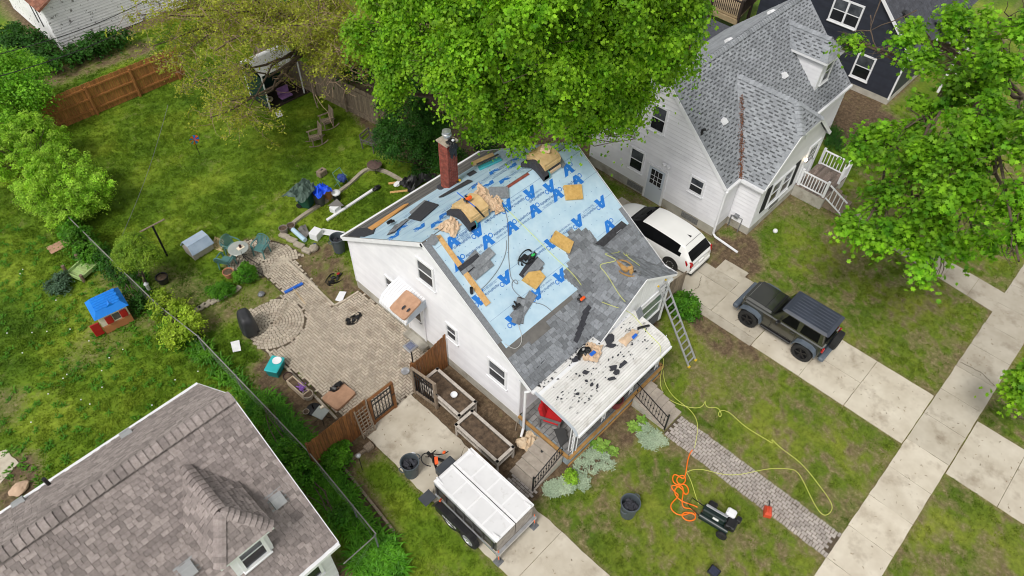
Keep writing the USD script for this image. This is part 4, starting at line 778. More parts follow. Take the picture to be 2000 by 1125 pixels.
a = VO + [0, -0.016, -0.05]; m_.bar(a, JL + [0, -0.016, -0.05], 0.03, 0.15); m_.bar(VRO + [0, -0.016, -0.05], JR + [0, -0.016, -0.05], 0.03, 0.15); m_.bar(JL + [0, -0.018, -0.05], JR + [0, -0.018, -0.05], 0.03, 0.15); obj(nroof, 'rake_trim', m_, WHITE)
for lo_, hi_ in (((nx0, ny0 - 0.12, nze - 0.13), (vx0 - 0.01, ny0 - 0.004, nze - 0.0)), ((vx0 - 0.12, vy, nze - 0.13), (vx0 - 0.004, ny0 - 0.13, nze)), ((vx1 + 0.12, ny0 - 0.12, nze - 0.13), (nx1, ny0 - 0.004, nze)), ((vx1 + 0.004, vy, nze - 0.13), (vx1 + 0.12, ny0 - 0.13, nze))): obj(nroof, 'gutter', MB().b2(lo_, hi_), WHITE)
m_ = MB(); a, b = np.array([vx0 - 0.02, ny0 - 0.05, nze + 0.03]), np.array([vxc - 0.7, ny0 + 2.0, nze + 2.25]); r_ = np.random.default_rng(4)
for k in range(420): t = r_.random() ** 1.6; p = a + (b - a) * t + r_.normal(0, 0.05, 3) * [1, 1, 0.3]; m_.box(p, (0.05, 0.03, 0.008), rz=r_.uniform(0, 3), tone=r_.uniform(0.6, 1.3))
obj(nroof, 'leaf_litter', m_, mat('dry_leaves', sr(110, 66, 44), sr(142, 92, 62), 9), kind='stuff')
LAMP = usdkit.material(stage, '/World/Looks/lamp_glass', {'p': ('principled_bsdf', {'base_color': (0.9, 0.8, 0.6), 'emission_color': (1.0, 0.78, 0.5), 'emission_strength': 2.5})}, [], surface='p.BSDF')
# wing walls, windows, shutters, door
m_ = MB(); m_.poly([(24.78, 8.3, 0.35), (30.32, 8.3, 0.35), (30.32, 8.3, nze), (JR[0], 8.3, jz - 0.05), (JL[0], 8.3, jz - 0.05), (24.78, 8.3, nze)], 1.1, Y1); vw = obj(N1, 'wing_wall', m_, SHEATH)
obj(vw, 'foundation', MB().b2((24.77, 8.29, -0.1), (30.33, 9.4, 0.42)), FOUND)
sp = siding_pieces((0, 8.298, 0), X1, lambda z: max(24.78, 24.78 + (z - nze) / vs), lambda z: min(30.32, 30.32 - (z - nze) / vs), 0.4, jz - 0.05, 0.12, -Y1, 14, proud=0.014) + siding_pieces((24.778, 0, 0), Y1, lambda z: 8.3, lambda z: 9.4, 0.42, nze - 0.1, 0.2, -X1, 15, proud=0.03, gap=0.026)
emit(vw, 'siding_board', sp, SIDING)
SHUT = mat('black_shutter', sr(24, 26, 28), sr(34, 36, 38), 4, 0.6)
wz = 1.72; window(vw, (26.25, 8.295, wz), X1, -Y1, 0.95, 1.35, WHITE, GLASS); window(vw, (27.25, 8.295, wz), X1, -Y1, 0.95, 1.35, WHITE, GLASS)
for x in (25.5, 28.02):
    m_ = MB(); m_.b2((x - 0.2, 8.25, wz - 0.72), (x + 0.2, 8.294, wz + 0.72))
    for k in range(14): m_.bar((x - 0.16, 8.245, wz - 0.62 + k * 0.095), (x + 0.16, 8.245, wz - 0.62 + k * 0.095), 0.02, 0.03)
    obj(vw, 'shutter', m_, SHUT)
door(vw, (29.35, 8.295, 1.72), X1, -Y1, 0.9, 2.0, WHITE, WHITE, GLASS, True)
m_ = MB(); m_.lathe([(0.0, 0.03), (0.13, 0.03), (0.17, 0.0)], 20, (27.7, 8.27, 4.05), np.stack([X1, Z1, -Y1], 1)); obj(vw, 'round_vent', m_, WHITE)
m_ = MB(); m_.lathe([(0.0, 0.0), (0.06, 0.02), (0.07, 0.14), (0.03, 0.2), (0.0, 0.22)], 10, (28.62, 8.18, 2.15)); obj(vw, 'porch_lamp', m_, LAMP)
m_ = MB(); m_.b2((26.4, 8.27, 0.5), (27.2, 8.292, 0.78)); obj(vw, 'basement_vent', m_, mat('vent_grille', sr(70, 70, 72), sr(150, 150, 150), 30))
for (px, py, w, h) in ((1287, 232, 0.85, 1.35), (1244, 312, 0.85, 1.25), (1361, 363, 0.8, 0.9)):
    c = hit(px, py, (23.56, 0, 0), X1); c[0] = 23.575; window(N1, c, -Y1, -X1, w, h, WHITE, GLASS)
c = hit(1279, 362, (23.56, 0, 0), X1); door(N1, (23.575, c[1], c[2]), -Y1, -X1, 0.9, 2.0, mat('pale_blue_door', sr(196, 204, 214)), WHITE, GLASS, True)
c = hit(1303, 325, (23.5, 0, 0), X1); m_ = MB()
for s_ in (-1, 1): m_.lathe([(0, 0), (0.08, 0.06), (0.09, 0.16), (0.0, 0.16)], 12, c + [-0.08, s_ * 0.12, -0.05])
m_.tube([c + [0.05, 0, 0.05], c + [-0.08, -0.12, 0.1]], 0.02); m_.tube([c + [0.05, 0, 0.05], c + [-0.08, 0.12, 0.1]], 0.02); obj(N1, 'flood_light', m_, WHITE, 40)
for y in (13.9, 10.7): obj(N1, 'basement_window', MB().b2((23.54, y - 0.45, 0.1), (23.57, y + 0.45, 0.42)), mat('vent_grille', None))
m_ = MB(); m_.tube([(23.47, 9.3, 2.75), (23.5, 9.35, 2.4), (23.5, 9.35, 0.25), (23.5, 9.2, 0.12), (23.42, 7.95, 0.07)], 0.055, 8); obj(N1, 'downspout', m_, WHITE)
m_ = MB(); p = np.array([24.7, 9.0, 0.75]); m_.lathe([(0, -0.12), (0.11, -0.1), (0.11, 0.1), (0, 0.12)], 12, p, rotx(1.57)); m_.tube([p, p + [0, 0.25, -0.1], p + [0, 0.25, -0.8]], 0.03); m_.tube([p, p + [0, -0.3, 0], p + [-0.1, -0.3, -0.75]], 0.02); obj(N1, 'gas_meter', m_, STEEL, 40)
def roofvent(parent, p, n, up, m, s=0.3):
    u = unit(np.cross(up, n)); R = np.stack([u, up, n], 1); q = MB(); q.hull([p + R @ np.array(c) * s for c in ((-.5, -.5, 0), (.5, -.5, 0), (.5, .5, 0), (-.5, .5, 0), (-.45, -.5, .42), (.45, -.5, .42), (.45, .2, .36), (-.45, .2, .36))]); q.add([p + R @ np.array(c) * s for c in ((-.7, -.6, .01), (.7, -.6, .01), (.7, .8, .01), (-.7, .8, .01), (-.7, -.6, .03), (.7, -.6, .03), (.7, .8, .03), (-.7, .8, .03))], CUBEF); obj(parent, 'roof_vent', q, m)
for q in ((1413, 237), (1531, 147)): roofvent(nroof, hit(*q, NFO, NFN), NFN, NFV, WHITE)
for q in ((1335, 126), (1424, 66), (1505, 10)): p = hit(*q, (0, 0, nrz - 0.2), Z1); t = np.array([p[0], nry + 0.55, nrz - 0.55 * ns]); roofvent(nroof, t, NBN, NBV, WHITE)
p = hit(1370, 262, NFO, NFN); m_ = MB(); m_.tube([p, p + [0, 0, 0.22], p + [0, -0.12, 0.3]], 0.06, 8); obj(nroof, 'vent_pipe', m_, BLACK)
# dormer: gable roof with hipped front end
def onN(px, py): return hit(px, py, NFO, NFN)
db = onN(1592, 173); dl = 31.05; 
fb = onN(1592, 176); dx0, dx1, dy = fb[0] - 0.1, fb[0] + 1.25, fb[1]; dzb = fb[2]; dze = dzb + 1.62; dxc = (dx0 + dx1) / 2; dzr = dze + 0.72
yb = lambda z: ny0 + (z - nze) / ns
m_ = MB(); m_.hull([(dx0, dy, dzb - 0.1), (dx1, dy, dzb - 0.1), (dx0, dy, dze), (dx1, dy, dze), (dx0, yb(dze), dze), (dx1, yb(dze), dze), (dxc, dy + 0.05, dze + 0.3), (dxc, yb(dze), dze + 0.3)]); dm = obj(N1, 'dormer', m_, WHITE)
sp = siding_pieces((dx0 - 0.002, 0, 0), Y1, lambda z: dy, lambda z: yb(z), dzb, dze, 0.2, -X1, 16, proud=0.02); emit(dm, 'siding_board', sp, SIDING)
window(dm, (dxc, dy - 0.002, dzb + 0.85), X1, -Y1, 0.8, 1.3, WHITE, GLASS)
e0, e1, yo = dx0 - 0.18, dx1 + 0.18, dy - 0.18; dze2 = dze - 0.02; m_ = MB(); sh = []
DL_ = unit([dxc - e0, 0, dzr - dze2]); dn = math.hypot(dxc - e0, dzr - dze2)
for O, V, s_ in ((np.array([e0, yo, dze2]), DL_, -1), (np.array([e1, yo, dze2]), DL_ * [-1, 1, 1], 1)):
    n_ = unit(np.cross(s_ * Y1, V)); pg = Polygon([(0, 0), (0.5, dn), (yb(dzr) - yo, dn), (yb(dze2) - yo, 0)]); C = np.array(pg.exterior.coords)[:-1]; m_.poly(O + C[:, :1] * Y1 + C[:, 1:] * V, 0.04, n_)
    sh += shingle_pieces(O + n_ * 0.041, s_ * Y1, V, pg if s_ > 0 else shapely.affinity.scale(pg, -1, 1, origin=(0, 0)), NT, 33 + s_, thick=0.011)
    sh += dashes(O + n_ * 0.04, s_ * Y1, V, pg if s_ > 0 else shapely.affinity.scale(pg, -1, 1, origin=(0, 0)), 36 + s_)
ht = np.array([dxc, yo + 0.5, dzr]); m_.poly([(e0, yo, dze2), (e1, yo, dze2), ht], 0.04); hv = unit(ht - np.array([dxc, yo, dze2])); sh += shingle_pieces(np.array([e0, yo, dze2]) + unit(np.cross(X1, hv)) * 0.041, X1, hv, Polygon([(0, 0), (e1 - e0, 0), ((e1 - e0) / 2, np.linalg.norm(ht - [dxc, yo, dze2]))]), NT, 38, thick=0.011)
dr = obj(N1, 'roof', m_, SHINGN, label='small roof of the dormer'); emit(dr, 'shingle', sh, SHINGN); emit(dr, 'ridge_cap', ridge_caps(ht + [0, 0, .05], (dxc, yb(dzr) - 0.1, dzr + .05), X1, 39, RC, drop=0.12), SHINGN)
m_ = MB(); m_.bar((e0, yo - 0.012, dze2 - 0.03), (e1, yo - 0.012, dze2 - 0.03), 0.024, 0.12); m_.bar((e0 - 0.012, yo, dze2 - 0.03), (e0 - 0.012, yb(dze2) - 0.05, dze2 - 0.03), 0.024, 0.12); obj(dr, 'eave_trim', m_, WHITE)
# porch deck of the neighbour
OLDB = mat('old_porch_board', sr(96, 82, 74), sr(138, 126, 118), 9, 0.9, 0.3, 40, stretch=(1, 3, 1))
pcs = []; dk0, dk1, dk2, dk3 = 28.75, 6.75, 31.1, 8.27
obj(N1, 'porch_deck', MB().b2((dk0, dk1, 0.0), (dk2, dk3, 0.62)), FOUND)
for i in range(15):
    y = dk1 + 0.1 * i; x = dk0
    while x < dk2 - 0.02: w = rs.uniform(0.3, 0.8); b = min(x + w, dk2); pcs.append((CUBE * ((b - x - 0.01) / 2, 0.044, 0.02) + ((x + b) / 2, y + 0.05, 0.64), CUBET, rs.choice([0.6, 0.85, 1.0, 1.25, 1.5]))); x += w
emit(N1, 'porch_board', pcs, OLDB)
def railing(parent, a, b, h=0.85, n=8, posts=True):
    a, b = np.asarray(a, float), np.asarray(b, float); m_ = MB(); m_.bar(a + Z1 * h, b + Z1 * h, 0.07, 0.05); m_.bar(a + Z1 * 0.1, b + Z1 * 0.1, 0.05, 0.05); obj(parent, 'handrail', m_, WHITE)
    for k in range(1, n): p = a + (b - a) * k / n; m_ = MB(); m_.bar(p + Z1 * 0.1, p + Z1 * (h - 0.02), 0.035); obj(parent, 'baluster', m_, WHITE)
    if posts:
        for p in (a, b): m_ = MB(); m_.bar(p, p + Z1 * (h + 0.12), 0.11); obj(parent, 'rail_post', m_, WHITE)
railing(N1, (28.85, 8.15, 0.62), (28.85, 6.85, 0.62), n=9); railing(N1, (31.05, 8.2, 0.62), (31.05, 6.85, 0.62), n=8); railing(N1, (30.3, 6.8, 0.62), (31.05, 6.8, 0.62), n=4); railing(N1, (28.9, 6.75, 0.55), (28.95, 5.75, 0.05), n=5, posts=False)
for k in range(3): obj(N1, 'porch_step', MB().bb((29.0, 6.43 - 0.3 * k, 0.0), (30.2, 6.74 - 0.3 * k, 0.48 - 0.16 * k), 0.015), GREYWOOD)

# ---------------------------------------------------------------- brown roofed house at lower left
N2 = thing('brown_roofed_house', 'white house under a steep mottled brown shingle roof with a hipped dormer', 'house', (2.3, 9.1, 0), world=True)
bx, by0, by1, bze, brz = 2.5, 8.78, 16.28, 3.02, 6.42; bry = 12.58; BX0 = -13.0
m_ = MB(); m_.b2((BX0, 9.15, 0.0), (2.25, 15.95, 3.0)); m_.hull([(x, y, z) for x in (BX0, 2.25) for y, z in ((9.15, 2.9), (15.95, 2.9), (bry, brz - 0.2))]); bw = obj(N2, 'wall', m_, SIDING)
bs0 = (brz - bze) / (bry - by0); bs1 = (brz - bze) / (by1 - bry)
sp = siding_pieces((2.252, 0, 0), Y1, lambda z: max(9.14, bry - (brz - 0.1 - z) / bs0), lambda z: min(15.96, bry + (brz - 0.1 - z) / bs1), 0.3, brz - 0.15, 0.12, X1, 41) + siding_pieces((0, 9.148, 0), X1, lambda z: -3.0, lambda z: 2.25, 0.3, 2.95, 0.12, -Y1, 42)
emit(bw, 'siding_board', sp, SIDING)
BFO, BFV = np.array([BX0, by0, bze]), unit([0, bry - by0, brz - bze]); BFN = unit(np.cross(X1, BFV)); BL = math.hypot(bry - by0, brz - bze); BW = bx - BX0
BBO, BBV = np.array([bx, by1, bze]), unit([0, bry - by1, brz - bze]); BBN = unit(np.cross(-X1, BBV)); BLB = math.hypot(bry - by1, brz - bze)
m_ = MB(); m_.poly([BFO, BFO + X1 * BW, BFO + X1 * BW + BFV * BL, BFO + BFV * BL], -0.12, BFN); m_.poly([BBO, BBO - X1 * BW, BBO - X1 * BW + BBV * BLB, BBO + BBV * BLB], -0.12, BBN); broof = obj(N2, 'roof', m_, SHINGB)
BT = (0.78, 0.88, 0.95, 1.0, 1.08, 1.16, 1.26)
sh = shingle_pieces(BFO + BFN * 0.002, X1, BFV, sbox(BX0 * 0 + 8.5, 0, BW, BL), BT, 43, expo=0.135, tabs=(0.1, 0.25), thick=0.018) + shingle_pieces(BBO + BBN * 0.002, -X1, BBV, sbox(0, 0, 7.5, BLB), BT, 44, expo=0.135, tabs=(0.1, 0.25), thick=0.018)
emit(broof, 'shingle', sh, SHINGB, 300, 'shingle_field')
emit(broof, 'ridge_cap', ridge_caps((bx, bry, brz + 0.06), (-6, bry, brz + 0.06), Y1, 45, (0.7, 0.85, 1.05, 1.2), w=0.21, step=0.19, drop=0.15), SHINGB)
for q in (((BX0, by1 + 0.004, bze - 0.12), (bx, by1 + 0.12, bze + 0.01)), ((BX0, by0 - 0.12, bze - 0.12), (bx, by0 - 0.004, bze + 0.01))): obj(broof, 'gutter', MB().b2(*q), WHITE)
m_ = MB(); a = np.array([bx + 0.014, by0, bze - 0.06]); m_.bar(a, a + BFV * BL, 0.025, 0.14); a = np.array([bx + 0.014, by1, bze - 0.06]); m_.bar(a, a + BBV * BLB, 0.025, 0.14); obj(broof, 'rake_trim', m_, WHITE)
def onG(px, py): return hit(px, py, BFO, BFN)
for q in ((541, 976), (366, 1112)): roofvent(broof, onG(*q), BFN, BFV, mat('vent_grey', sr(148, 150, 152), sr(160, 162, 164)), 0.38)
for q in ((248, 850), (38, 985)): p = hit(*q, BBO, BBN); roofvent(broof, p, BBN, BBV, mat('vent_grey', None), 0.36)
p = hit(98, 948, BBO, BBN); obj(broof, 'vent_pipe', MB().cyl(p, p + [0, 0, 0.42], 0.055), BLACK)
# dormer with hipped roof
dz = 5.05; dl_, dr_ = A(430, 1113, dz), A(534, 1029, dz); ga, gb = dl_[0], dr_[0]; gy0 = dl_[1]; gc = (ga + gb) / 2; gz = 5.88; gyh = gy0 + 0.85
yb2 = lambda z: by0 + (z - bze) / bs0
m_ = MB(); m_.hull([(ga + 0.22, gy0 + 0.2, yy) for yy in (bze + (gy0 + 0.2 - by0) * bs0 - 0.1, dz)] + [(gb - 0.22, gy0 + 0.2, yy) for yy in (bze + (gy0 + 0.2 - by0) * bs0 - 0.1, dz)] + [(ga + 0.22, yb2(dz), dz), (gb - 0.22, yb2(dz), dz)]); bd = obj(N2, 'dormer', m_, WHITE)
zb_ = bze + (gy0 + 0.2 - by0) * bs0
emit(bd, 'siding_board', siding_pieces((gb - 0.218, 0, 0), Y1, lambda z: gy0 + 0.2, lambda z: yb2(z), zb_, dz - 0.02, 0.12, X1, 46) + siding_pieces((0, gy0 + 0.198, 0), X1, lambda z: ga + 0.22, lambda z: gb - 0.22, zb_, dz - 0.02, 0.12, -Y1, 47), WHITE)
window(bd, (gc + 0.04, gy0 + 0.192, (zb_ + dz) / 2 - 0.02), X1, -Y1, 0.8, dz - zb_ - 0.12, WHITE, GLASS)
m_ = MB(); sh = []
for O, sx_ in ((np.array([ga, gy0, dz]), -1), (np.array([gb, gy0, dz]), 1)):
    V = unit([-sx_ * (gb - ga) / 2, 0, gz - dz]); n_ = unit(np.cross(sx_ * Y1, V)); hl = math.hypot((gb - ga) / 2, gz - dz); pg = Polygon([(0, 0), (gyh - gy0, hl), (yb2(gz) - gy0, hl), (yb2(dz) - gy0, 0)]); C = np.array(pg.exterior.coords)[:-1]; m_.poly(O + C[:, :1] * Y1 + C[:, 1:] * V, 0.04, n_)
    sh += shingle_pieces(O + n_ * 0.041, sx_ * Y1, V, pg if sx_ > 0 else shapely.affinity.scale(pg, -1, 1, origin=(0, 0)), BT, 48 + sx_, tabs=(0.12, 0.3))
hp = np.array([gc, gyh, gz]); m_.poly([(ga, gy0, dz), (gb, gy0, dz), hp], 0.04); hv = unit(hp - np.array([gc, gy0, dz])); sh += shingle_pieces(np.array([ga, gy0, dz]) + unit(np.cross(X1, hv)) * 0.041, X1, hv, Polygon([(0, 0), (gb - ga, 0), ((gb - ga) / 2, np.linalg.norm(hp - [gc, gy0, dz]))]), BT, 51, tabs=(0.12, 0.3))
dr2 = obj(N2, 'roof', m_, SHINGB, label='hipped roof of the dormer'); emit(dr2, 'shingle', sh, SHINGB); m_ = Z1 * 0.055
emit(dr2, 'ridge_cap', ridge_caps(hp + m_, (gc, yb2(gz) - 0.05, gz + 0.055), X1, 52, (0.85, 1.0, 1.15, 1.25), w=0.17, step=0.15, drop=0.1) + ridge_caps(np.array([ga, gy0, dz]) + m_, hp + m_, [1, -1, 0], 53, (0.85, 1.0, 1.15, 1.25), w=0.16, step=0.15, drop=0.07) + ridge_caps(np.array([gb, gy0, dz]) + m_, hp + m_, [1, 1, 0], 54, (0.85, 1.0, 1.15, 1.25), w=0.16, step=0.15, drop=0.07), SHINGB)
m_ = MB(); m_.bar((ga, gy0 - 0.012, dz - 0.02), (gb, gy0 - 0.012, dz - 0.02), 0.024, 0.1); obj(dr2, 'eave_trim', m_, WHITE)
window(bw, (1.3, 9.14, 1.9), X1, -Y1, 1.2, 1.3, WHITE, GLASS); window(bw, (-0.9, 9.14, 1.9), X1, -Y1, 1.2, 1.3, WHITE, GLASS)

# ---------------------------------------------------------------- dark house behind, garage, deck house
NAVY = mat('navy_siding', sr(34, 38, 50), sr(44, 48, 60), 3, 0.6); NROOF = mat('dark_shingle', sr(62, 64, 72), sr(84, 86, 94), 9, 0.9, 0.4, 160)
D = thing('navy_house', 'dark navy clapboard house with white trim behind the grey roofed house', 'house', (39.4, 8.3, 0), world=True)
dzr_ = 7.2; dry = 12.8; dsl = (dzr_ - 3.0) / (dry - 8.1)
m_ = MB(); m_.b2((39.45, 8.35, 0), (49, 17.3, 3.0)); m_.hull([(x, y, z) for x in (39.45, 49) for y, z in ((8.35, 2.9), (17.3, 2.9), (dry, dzr_ - 0.15))]); dw = obj(D, 'wall', m_, NAVY)
emit(dw, 'siding_board', siding_pieces((39.448, 0, 0), Y1, lambda z: max(8.34, dry - (dzr_ - 0.1 - z) / dsl), lambda z: min(17.3, dry + (dzr_ - 0.1 - z) / dsl), 0.35, dzr_ - 0.15, 0.13, -X1, 61, (0.9, 1.0, 1.1), proud=0.02), NAVY)
obj(D, 'foundation', MB().b2((39.42, 8.32, -0.1), (49, 17.33, 0.35)), FOUND)
m_ = MB(); dfo, dfv = np.array([39.3, 8.1, 3.0]), unit([0, dry - 8.1, dzr_ - 3.0]); dfn = unit(np.cross(X1, dfv)); dL = math.hypot(dry - 8.1, dzr_ - 3.0)
m_.poly([dfo, dfo + X1 * 9.8, dfo + X1 * 9.8 + dfv * dL, dfo + dfv * dL], -0.1, dfn); m_.poly([(39.3, 17.5, 3.0), (49.1, 17.5, 3.0), (49.1, dry, dzr_), (39.3, dry, dzr_)], -0.1); droof = obj(D, 'roof', m_, NROOF)
m_ = MB(); m_.poly([(42.6, 6.6, 2.75), (45.6, 6.6, 2.75), (45.6, 8.6, 3.7), (42.6, 8.6, 3.7)], 0.1); obj(D, 'porch_roof', m_, NROOF)
for x in (42.7, 45.4): obj(D, 'porch_post', MB().b2((x, 6.7, 0), (x + 0.12, 6.82, 2.75)), WHITE)
emit(droof, 'shingle', shingle_pieces(dfo + dfn * 0.002, X1, dfv, sbox(0, 0, 9.8, dL), (0.85, 0.95, 1.05, 1.15), 62, expo=0.2, tabs=(0.25, 0.5)), NROOF, 300, 'shingle_field')
m_ = MB(); a = np.array([39.285, 8.1, 2.95]); m_.bar(a, a + dfv * dL, 0.03, 0.16); m_.b2((39.3, 7.98, 2.88), (42.6, 8.095, 3.0)); m_.b2((39.41, 8.31, 0.3), (39.47, 8.4, 2.95)); m_.b2((42.6, 6.5, 2.64), (45.6, 6.595, 2.76)); obj(D, 'white_trim', m_, WHITE)
for (px, py, w, h, tw) in ((1653, 25, 1.7, 1.35, True), (1686, 131, 1.05, 1.45, False)):
    c = hit(px, py, (39.44, 0, 0), X1); c[0] = 39.445; window(D, c, -Y1, -X1, w, h, WHITE, GLASS, twin=tw)
roofvent(droof, hit(1766, 28, dfo, dfn), dfn, dfv, BLACK, 0.4)
G_ = thing('garage', 'white peeling clapboard garage with a rusty brown roof beyond the back fence', 'garage', (9.2, 45.2, 0), world=True)
PEEL = mat('peeling_white_paint', sr(226, 226, 228), sr(240, 240, 242), 3, 0.7, dirt=sr(130, 128, 128), dscale=3.2, dlo=0.6, dhi=0.63)
gx0, gy0_, gx1, gy1_, ghe, ghr = 9.4, 45.4, 17.5, 52.5, 2.7, 4.9
m_ = MB(); m_.b2((gx0, gy0_, 0), (gx1, gy1_, ghe)); m_.hull([(x, y, z) for y in (gy0_, gy1_) for x, z in ((gx0, ghe - 0.1), (gx1, ghe - 0.1), ((gx0 + gx1) / 2, ghr - 0.15))]); gw = obj(G_, 'wall', m_, SHEATH)
gs = (ghr - ghe) / ((gx1 - gx0) / 2)
emit(gw, 'siding_board', siding_pieces((0, gy0_ - 0.002, 0), X1, lambda z: max(gx0, gx0 + (z - ghe) / gs), lambda z: min(gx1, gx1 - (z - ghe) / gs), 0.05, ghr - 0.2, 0.16, -Y1, 63, proud=0.03, gap=0.02) + siding_pieces((gx0 - 0.002, 0, 0), Y1, lambda z: gy0_, lambda z: gy1_, 0.05, ghe - 0.05, 0.16, -X1, 64, proud=0.022), PEEL)
m_ = MB(); RUST = mat('rusty_shingle', sr(118, 74, 58), sr(146, 100, 80), 5, 0.9, 0.4, 60, dirt=sr(170, 150, 138), dscale=3)
m_.poly([(gx0 - 0.25, gy0_ - 0.25, ghe - 0.12), (gx0 - 0.25, gy1_, ghe - 0.12), ((gx0 + gx1) / 2, gy1_, ghr), ((gx0 + gx1) / 2, gy0_ - 0.25, ghr)], 0.1); m_.poly([(gx1 + 0.25, gy0_ - 0.25, ghe - 0.12), (gx1 + 0.25, gy1_, ghe - 0.12), ((gx0 + gx1) / 2, gy1_, ghr), ((gx0 + gx1) / 2, gy0_ - 0.25, ghr)], 0.1); groof = obj(G_, 'roof', m_, RUST)
gv = unit([(gx1 - gx0) / 2 + 0.25, 0, ghr - ghe + 0.12]); emit(groof, 'shingle', shingle_pieces(np.array([gx0 - 0.25, gy0_ - 0.25, ghe - 0.12]) + unit(np.cross(-Y1, gv)) * 0.102, -Y1, gv, sbox(-7, 0, 0, 4.6), (0.8, 0.9, 1.0, 1.15), 65, expo=0.22, tabs=(0.25, 0.5)), RUST, 200, 'shingle_field')
for y in (46.8, 47.5): obj(gw, 'wall_slot', MB().b2((gx0 - 0.05, y, 1.0), (gx0 - 0.02, y + 0.12, 2.1)), SHUT)
# raised deck beyond the grey roofed house
DK = thing('raised_deck', 'dark brown raised deck with slatted railing behind the grey roofed house', 'deck', (33, 21, 0), world=True); DBR = mat('dark_brown_wood', sr(40, 32, 28), sr(60, 48, 41), 8, 0.8)
dkz = 1.3; ca, cb_, cc_ = A(1382, 12, dkz), A(1442, 38, dkz), A(1500, -20, dkz); d1, d2 = unit(ca - cb_), unit(cc_ - cb_)
obj(DK, 'deck_floor', MB().poly([cb_, cb_ + d1 * 4, cb_ + d1 * 4 + d2 * 4, cb_ + d2 * 4], 0.15), mat('deck_boards', sr(150, 130, 100), sr(176, 156, 124), 6)); obj(DK, 'deck_beam', MB().bar(cb_ - Z1 * 0.2, cb_ + d1 * 4 - Z1 * 0.2, 0.2, 0.3), mat('deck_boards', None))
for d in (d1, d2):
    obj(DK, 'handrail', MB().bar(cb_ + Z1 * 1.05, cb_ + d * 4 + Z1 * 1.05, 0.12, 0.06), DBR)
    for k in range(30): p = cb_ + d * (0.13 * k + 0.1); obj(DK, 'baluster', MB().bar(p + Z1 * 0.15, p + Z1 * 1.02, 0.04), DBR)
for p in (cb_, cb_ + d1 * 2, cb_ + d1 * 4, cb_ + d2 * 2): obj(DK, 'deck_post', MB().bar(p * [1, 1, 0], p + Z1 * 1.2, 0.14), DBR)
S_ = thing('low_shed', 'grey roofed low outbuilding with red brick end wall half hidden by the maple', 'shed', (27, 21, 0), world=True); p0 = A(1375, 75, 2.4); obj(S_, 'roof', MB().bb(p0 + [-2.2, -0.5, -0.12], p0 + [2.2, 4, 0.0], 0.03), NROOF)
p1 = A(1325, 100, 2.3); obj(S_, 'brick_chimney', MB().b2((p1[0] - 0.45, p1[1] - 0.4, 0), (p1[0] + 0.45, p1[1] + 0.4, 2.9)), BRICK)
obj(S_, 'wall', MB().b2(p0 + [-2.0, -0.3, -2.4], p0 + [2.0, 3.8, -0.125]), DBR)

# ---------------------------------------------------------------- fences
def picket_fence(name, label, a, b, h, m, w=0.14, arch=None, rails=2, rail_side=1, posts=True, seed=0, jit=0.02):
    a, b = np.asarray(a, float), np.asarray(b, float); L = np.linalg.norm(b - a); d = (b - a) / L; s_ = np.array([-d[1], d[0], 0]); R = np.stack([d, s_, Z1], 1); T = thing(name, label, 'fence', a, world=True); r = np.random.default_rng(seed); n = int(L / w); pcs = []
    for k in range(n):
        t = (k + 0.5) * L / n; hh = (arch(t / L) if arch else h) + r.uniform(-jit, jit); v = CUBE * (w * 0.47, 0.011, hh / 2); v = np.vstack([v]); v[4:] *= (1, 1, 1); pcs.append(((v + (0, 0, hh / 2 + 0.03)) @ R.T + a + d * t, CUBET, float(r.uniform(0.78, 1.22))))
    emit(T, 'picket', pcs, m)
    for k in range(rails): z = 0.35 + (h - 0.6) * k / max(1, rails - 1); obj(T, 'rail', MB().bar(a + s_ * 0.035 * rail_side + Z1 * z, b + s_ * 0.035 * rail_side + Z1 * z, 0.045, 0.09), m)
    if posts:
        for k in range(int(L / 2.4) + 1): p = a + d * min(L, k * 2.4) + s_ * 0.09 * rail_side; obj(T, 'fence_post', MB().bar(p, p + Z1 * (h - 0.1), 0.1), m)
    return T, a, d, s_, R
CEDAR = mat('cedar_fence', sr(132, 84, 42), sr(176, 120, 66), 8, 0.8, 0.3, 30, stretch=(3, 3, 0.35))
picket_fence('cedar_fence', 'reddish brown wooden fence across the back of the lawn below the white garage', (5.6, 38.0, 0), (13.2, 38.0, 0), 1.8, CEDAR, 0.15, rails=3, rail_side=-1, seed=1)
picket_fence('weathered_fence', 'grey weathered wooden fence behind the rocking chairs', (16.7, 36, 0), (18.1, 25.8, 0), 1.8, GREYWOOD, 0.15, rails=2, rail_side=-1, seed=2)
picket_fence('stained_fence', 'brown stained picket fence in front of the patio with leaning trellis', (3.95, 12.66, 0), (6.32, 12.66, 0), 1.8, FENCE, 0.135, seed=3)
picket_fence('stained_fence', 'short arched brown fence panel joined to the house wall beside the raised planters', (8.5, 12.66, 0), (10.1, 12.66, 0), 1.8, FENCE, 0.135, arch=lambda t: 1.72 + 0.32 * t * t, seed=4)
picket_fence('weathered_fence', 'short grey wooden fence between house corner and white car', (17.75, 8.4, 0), (19.3, 8.25, 0), 1.75, GREYWOOD, 0.15, seed=5)
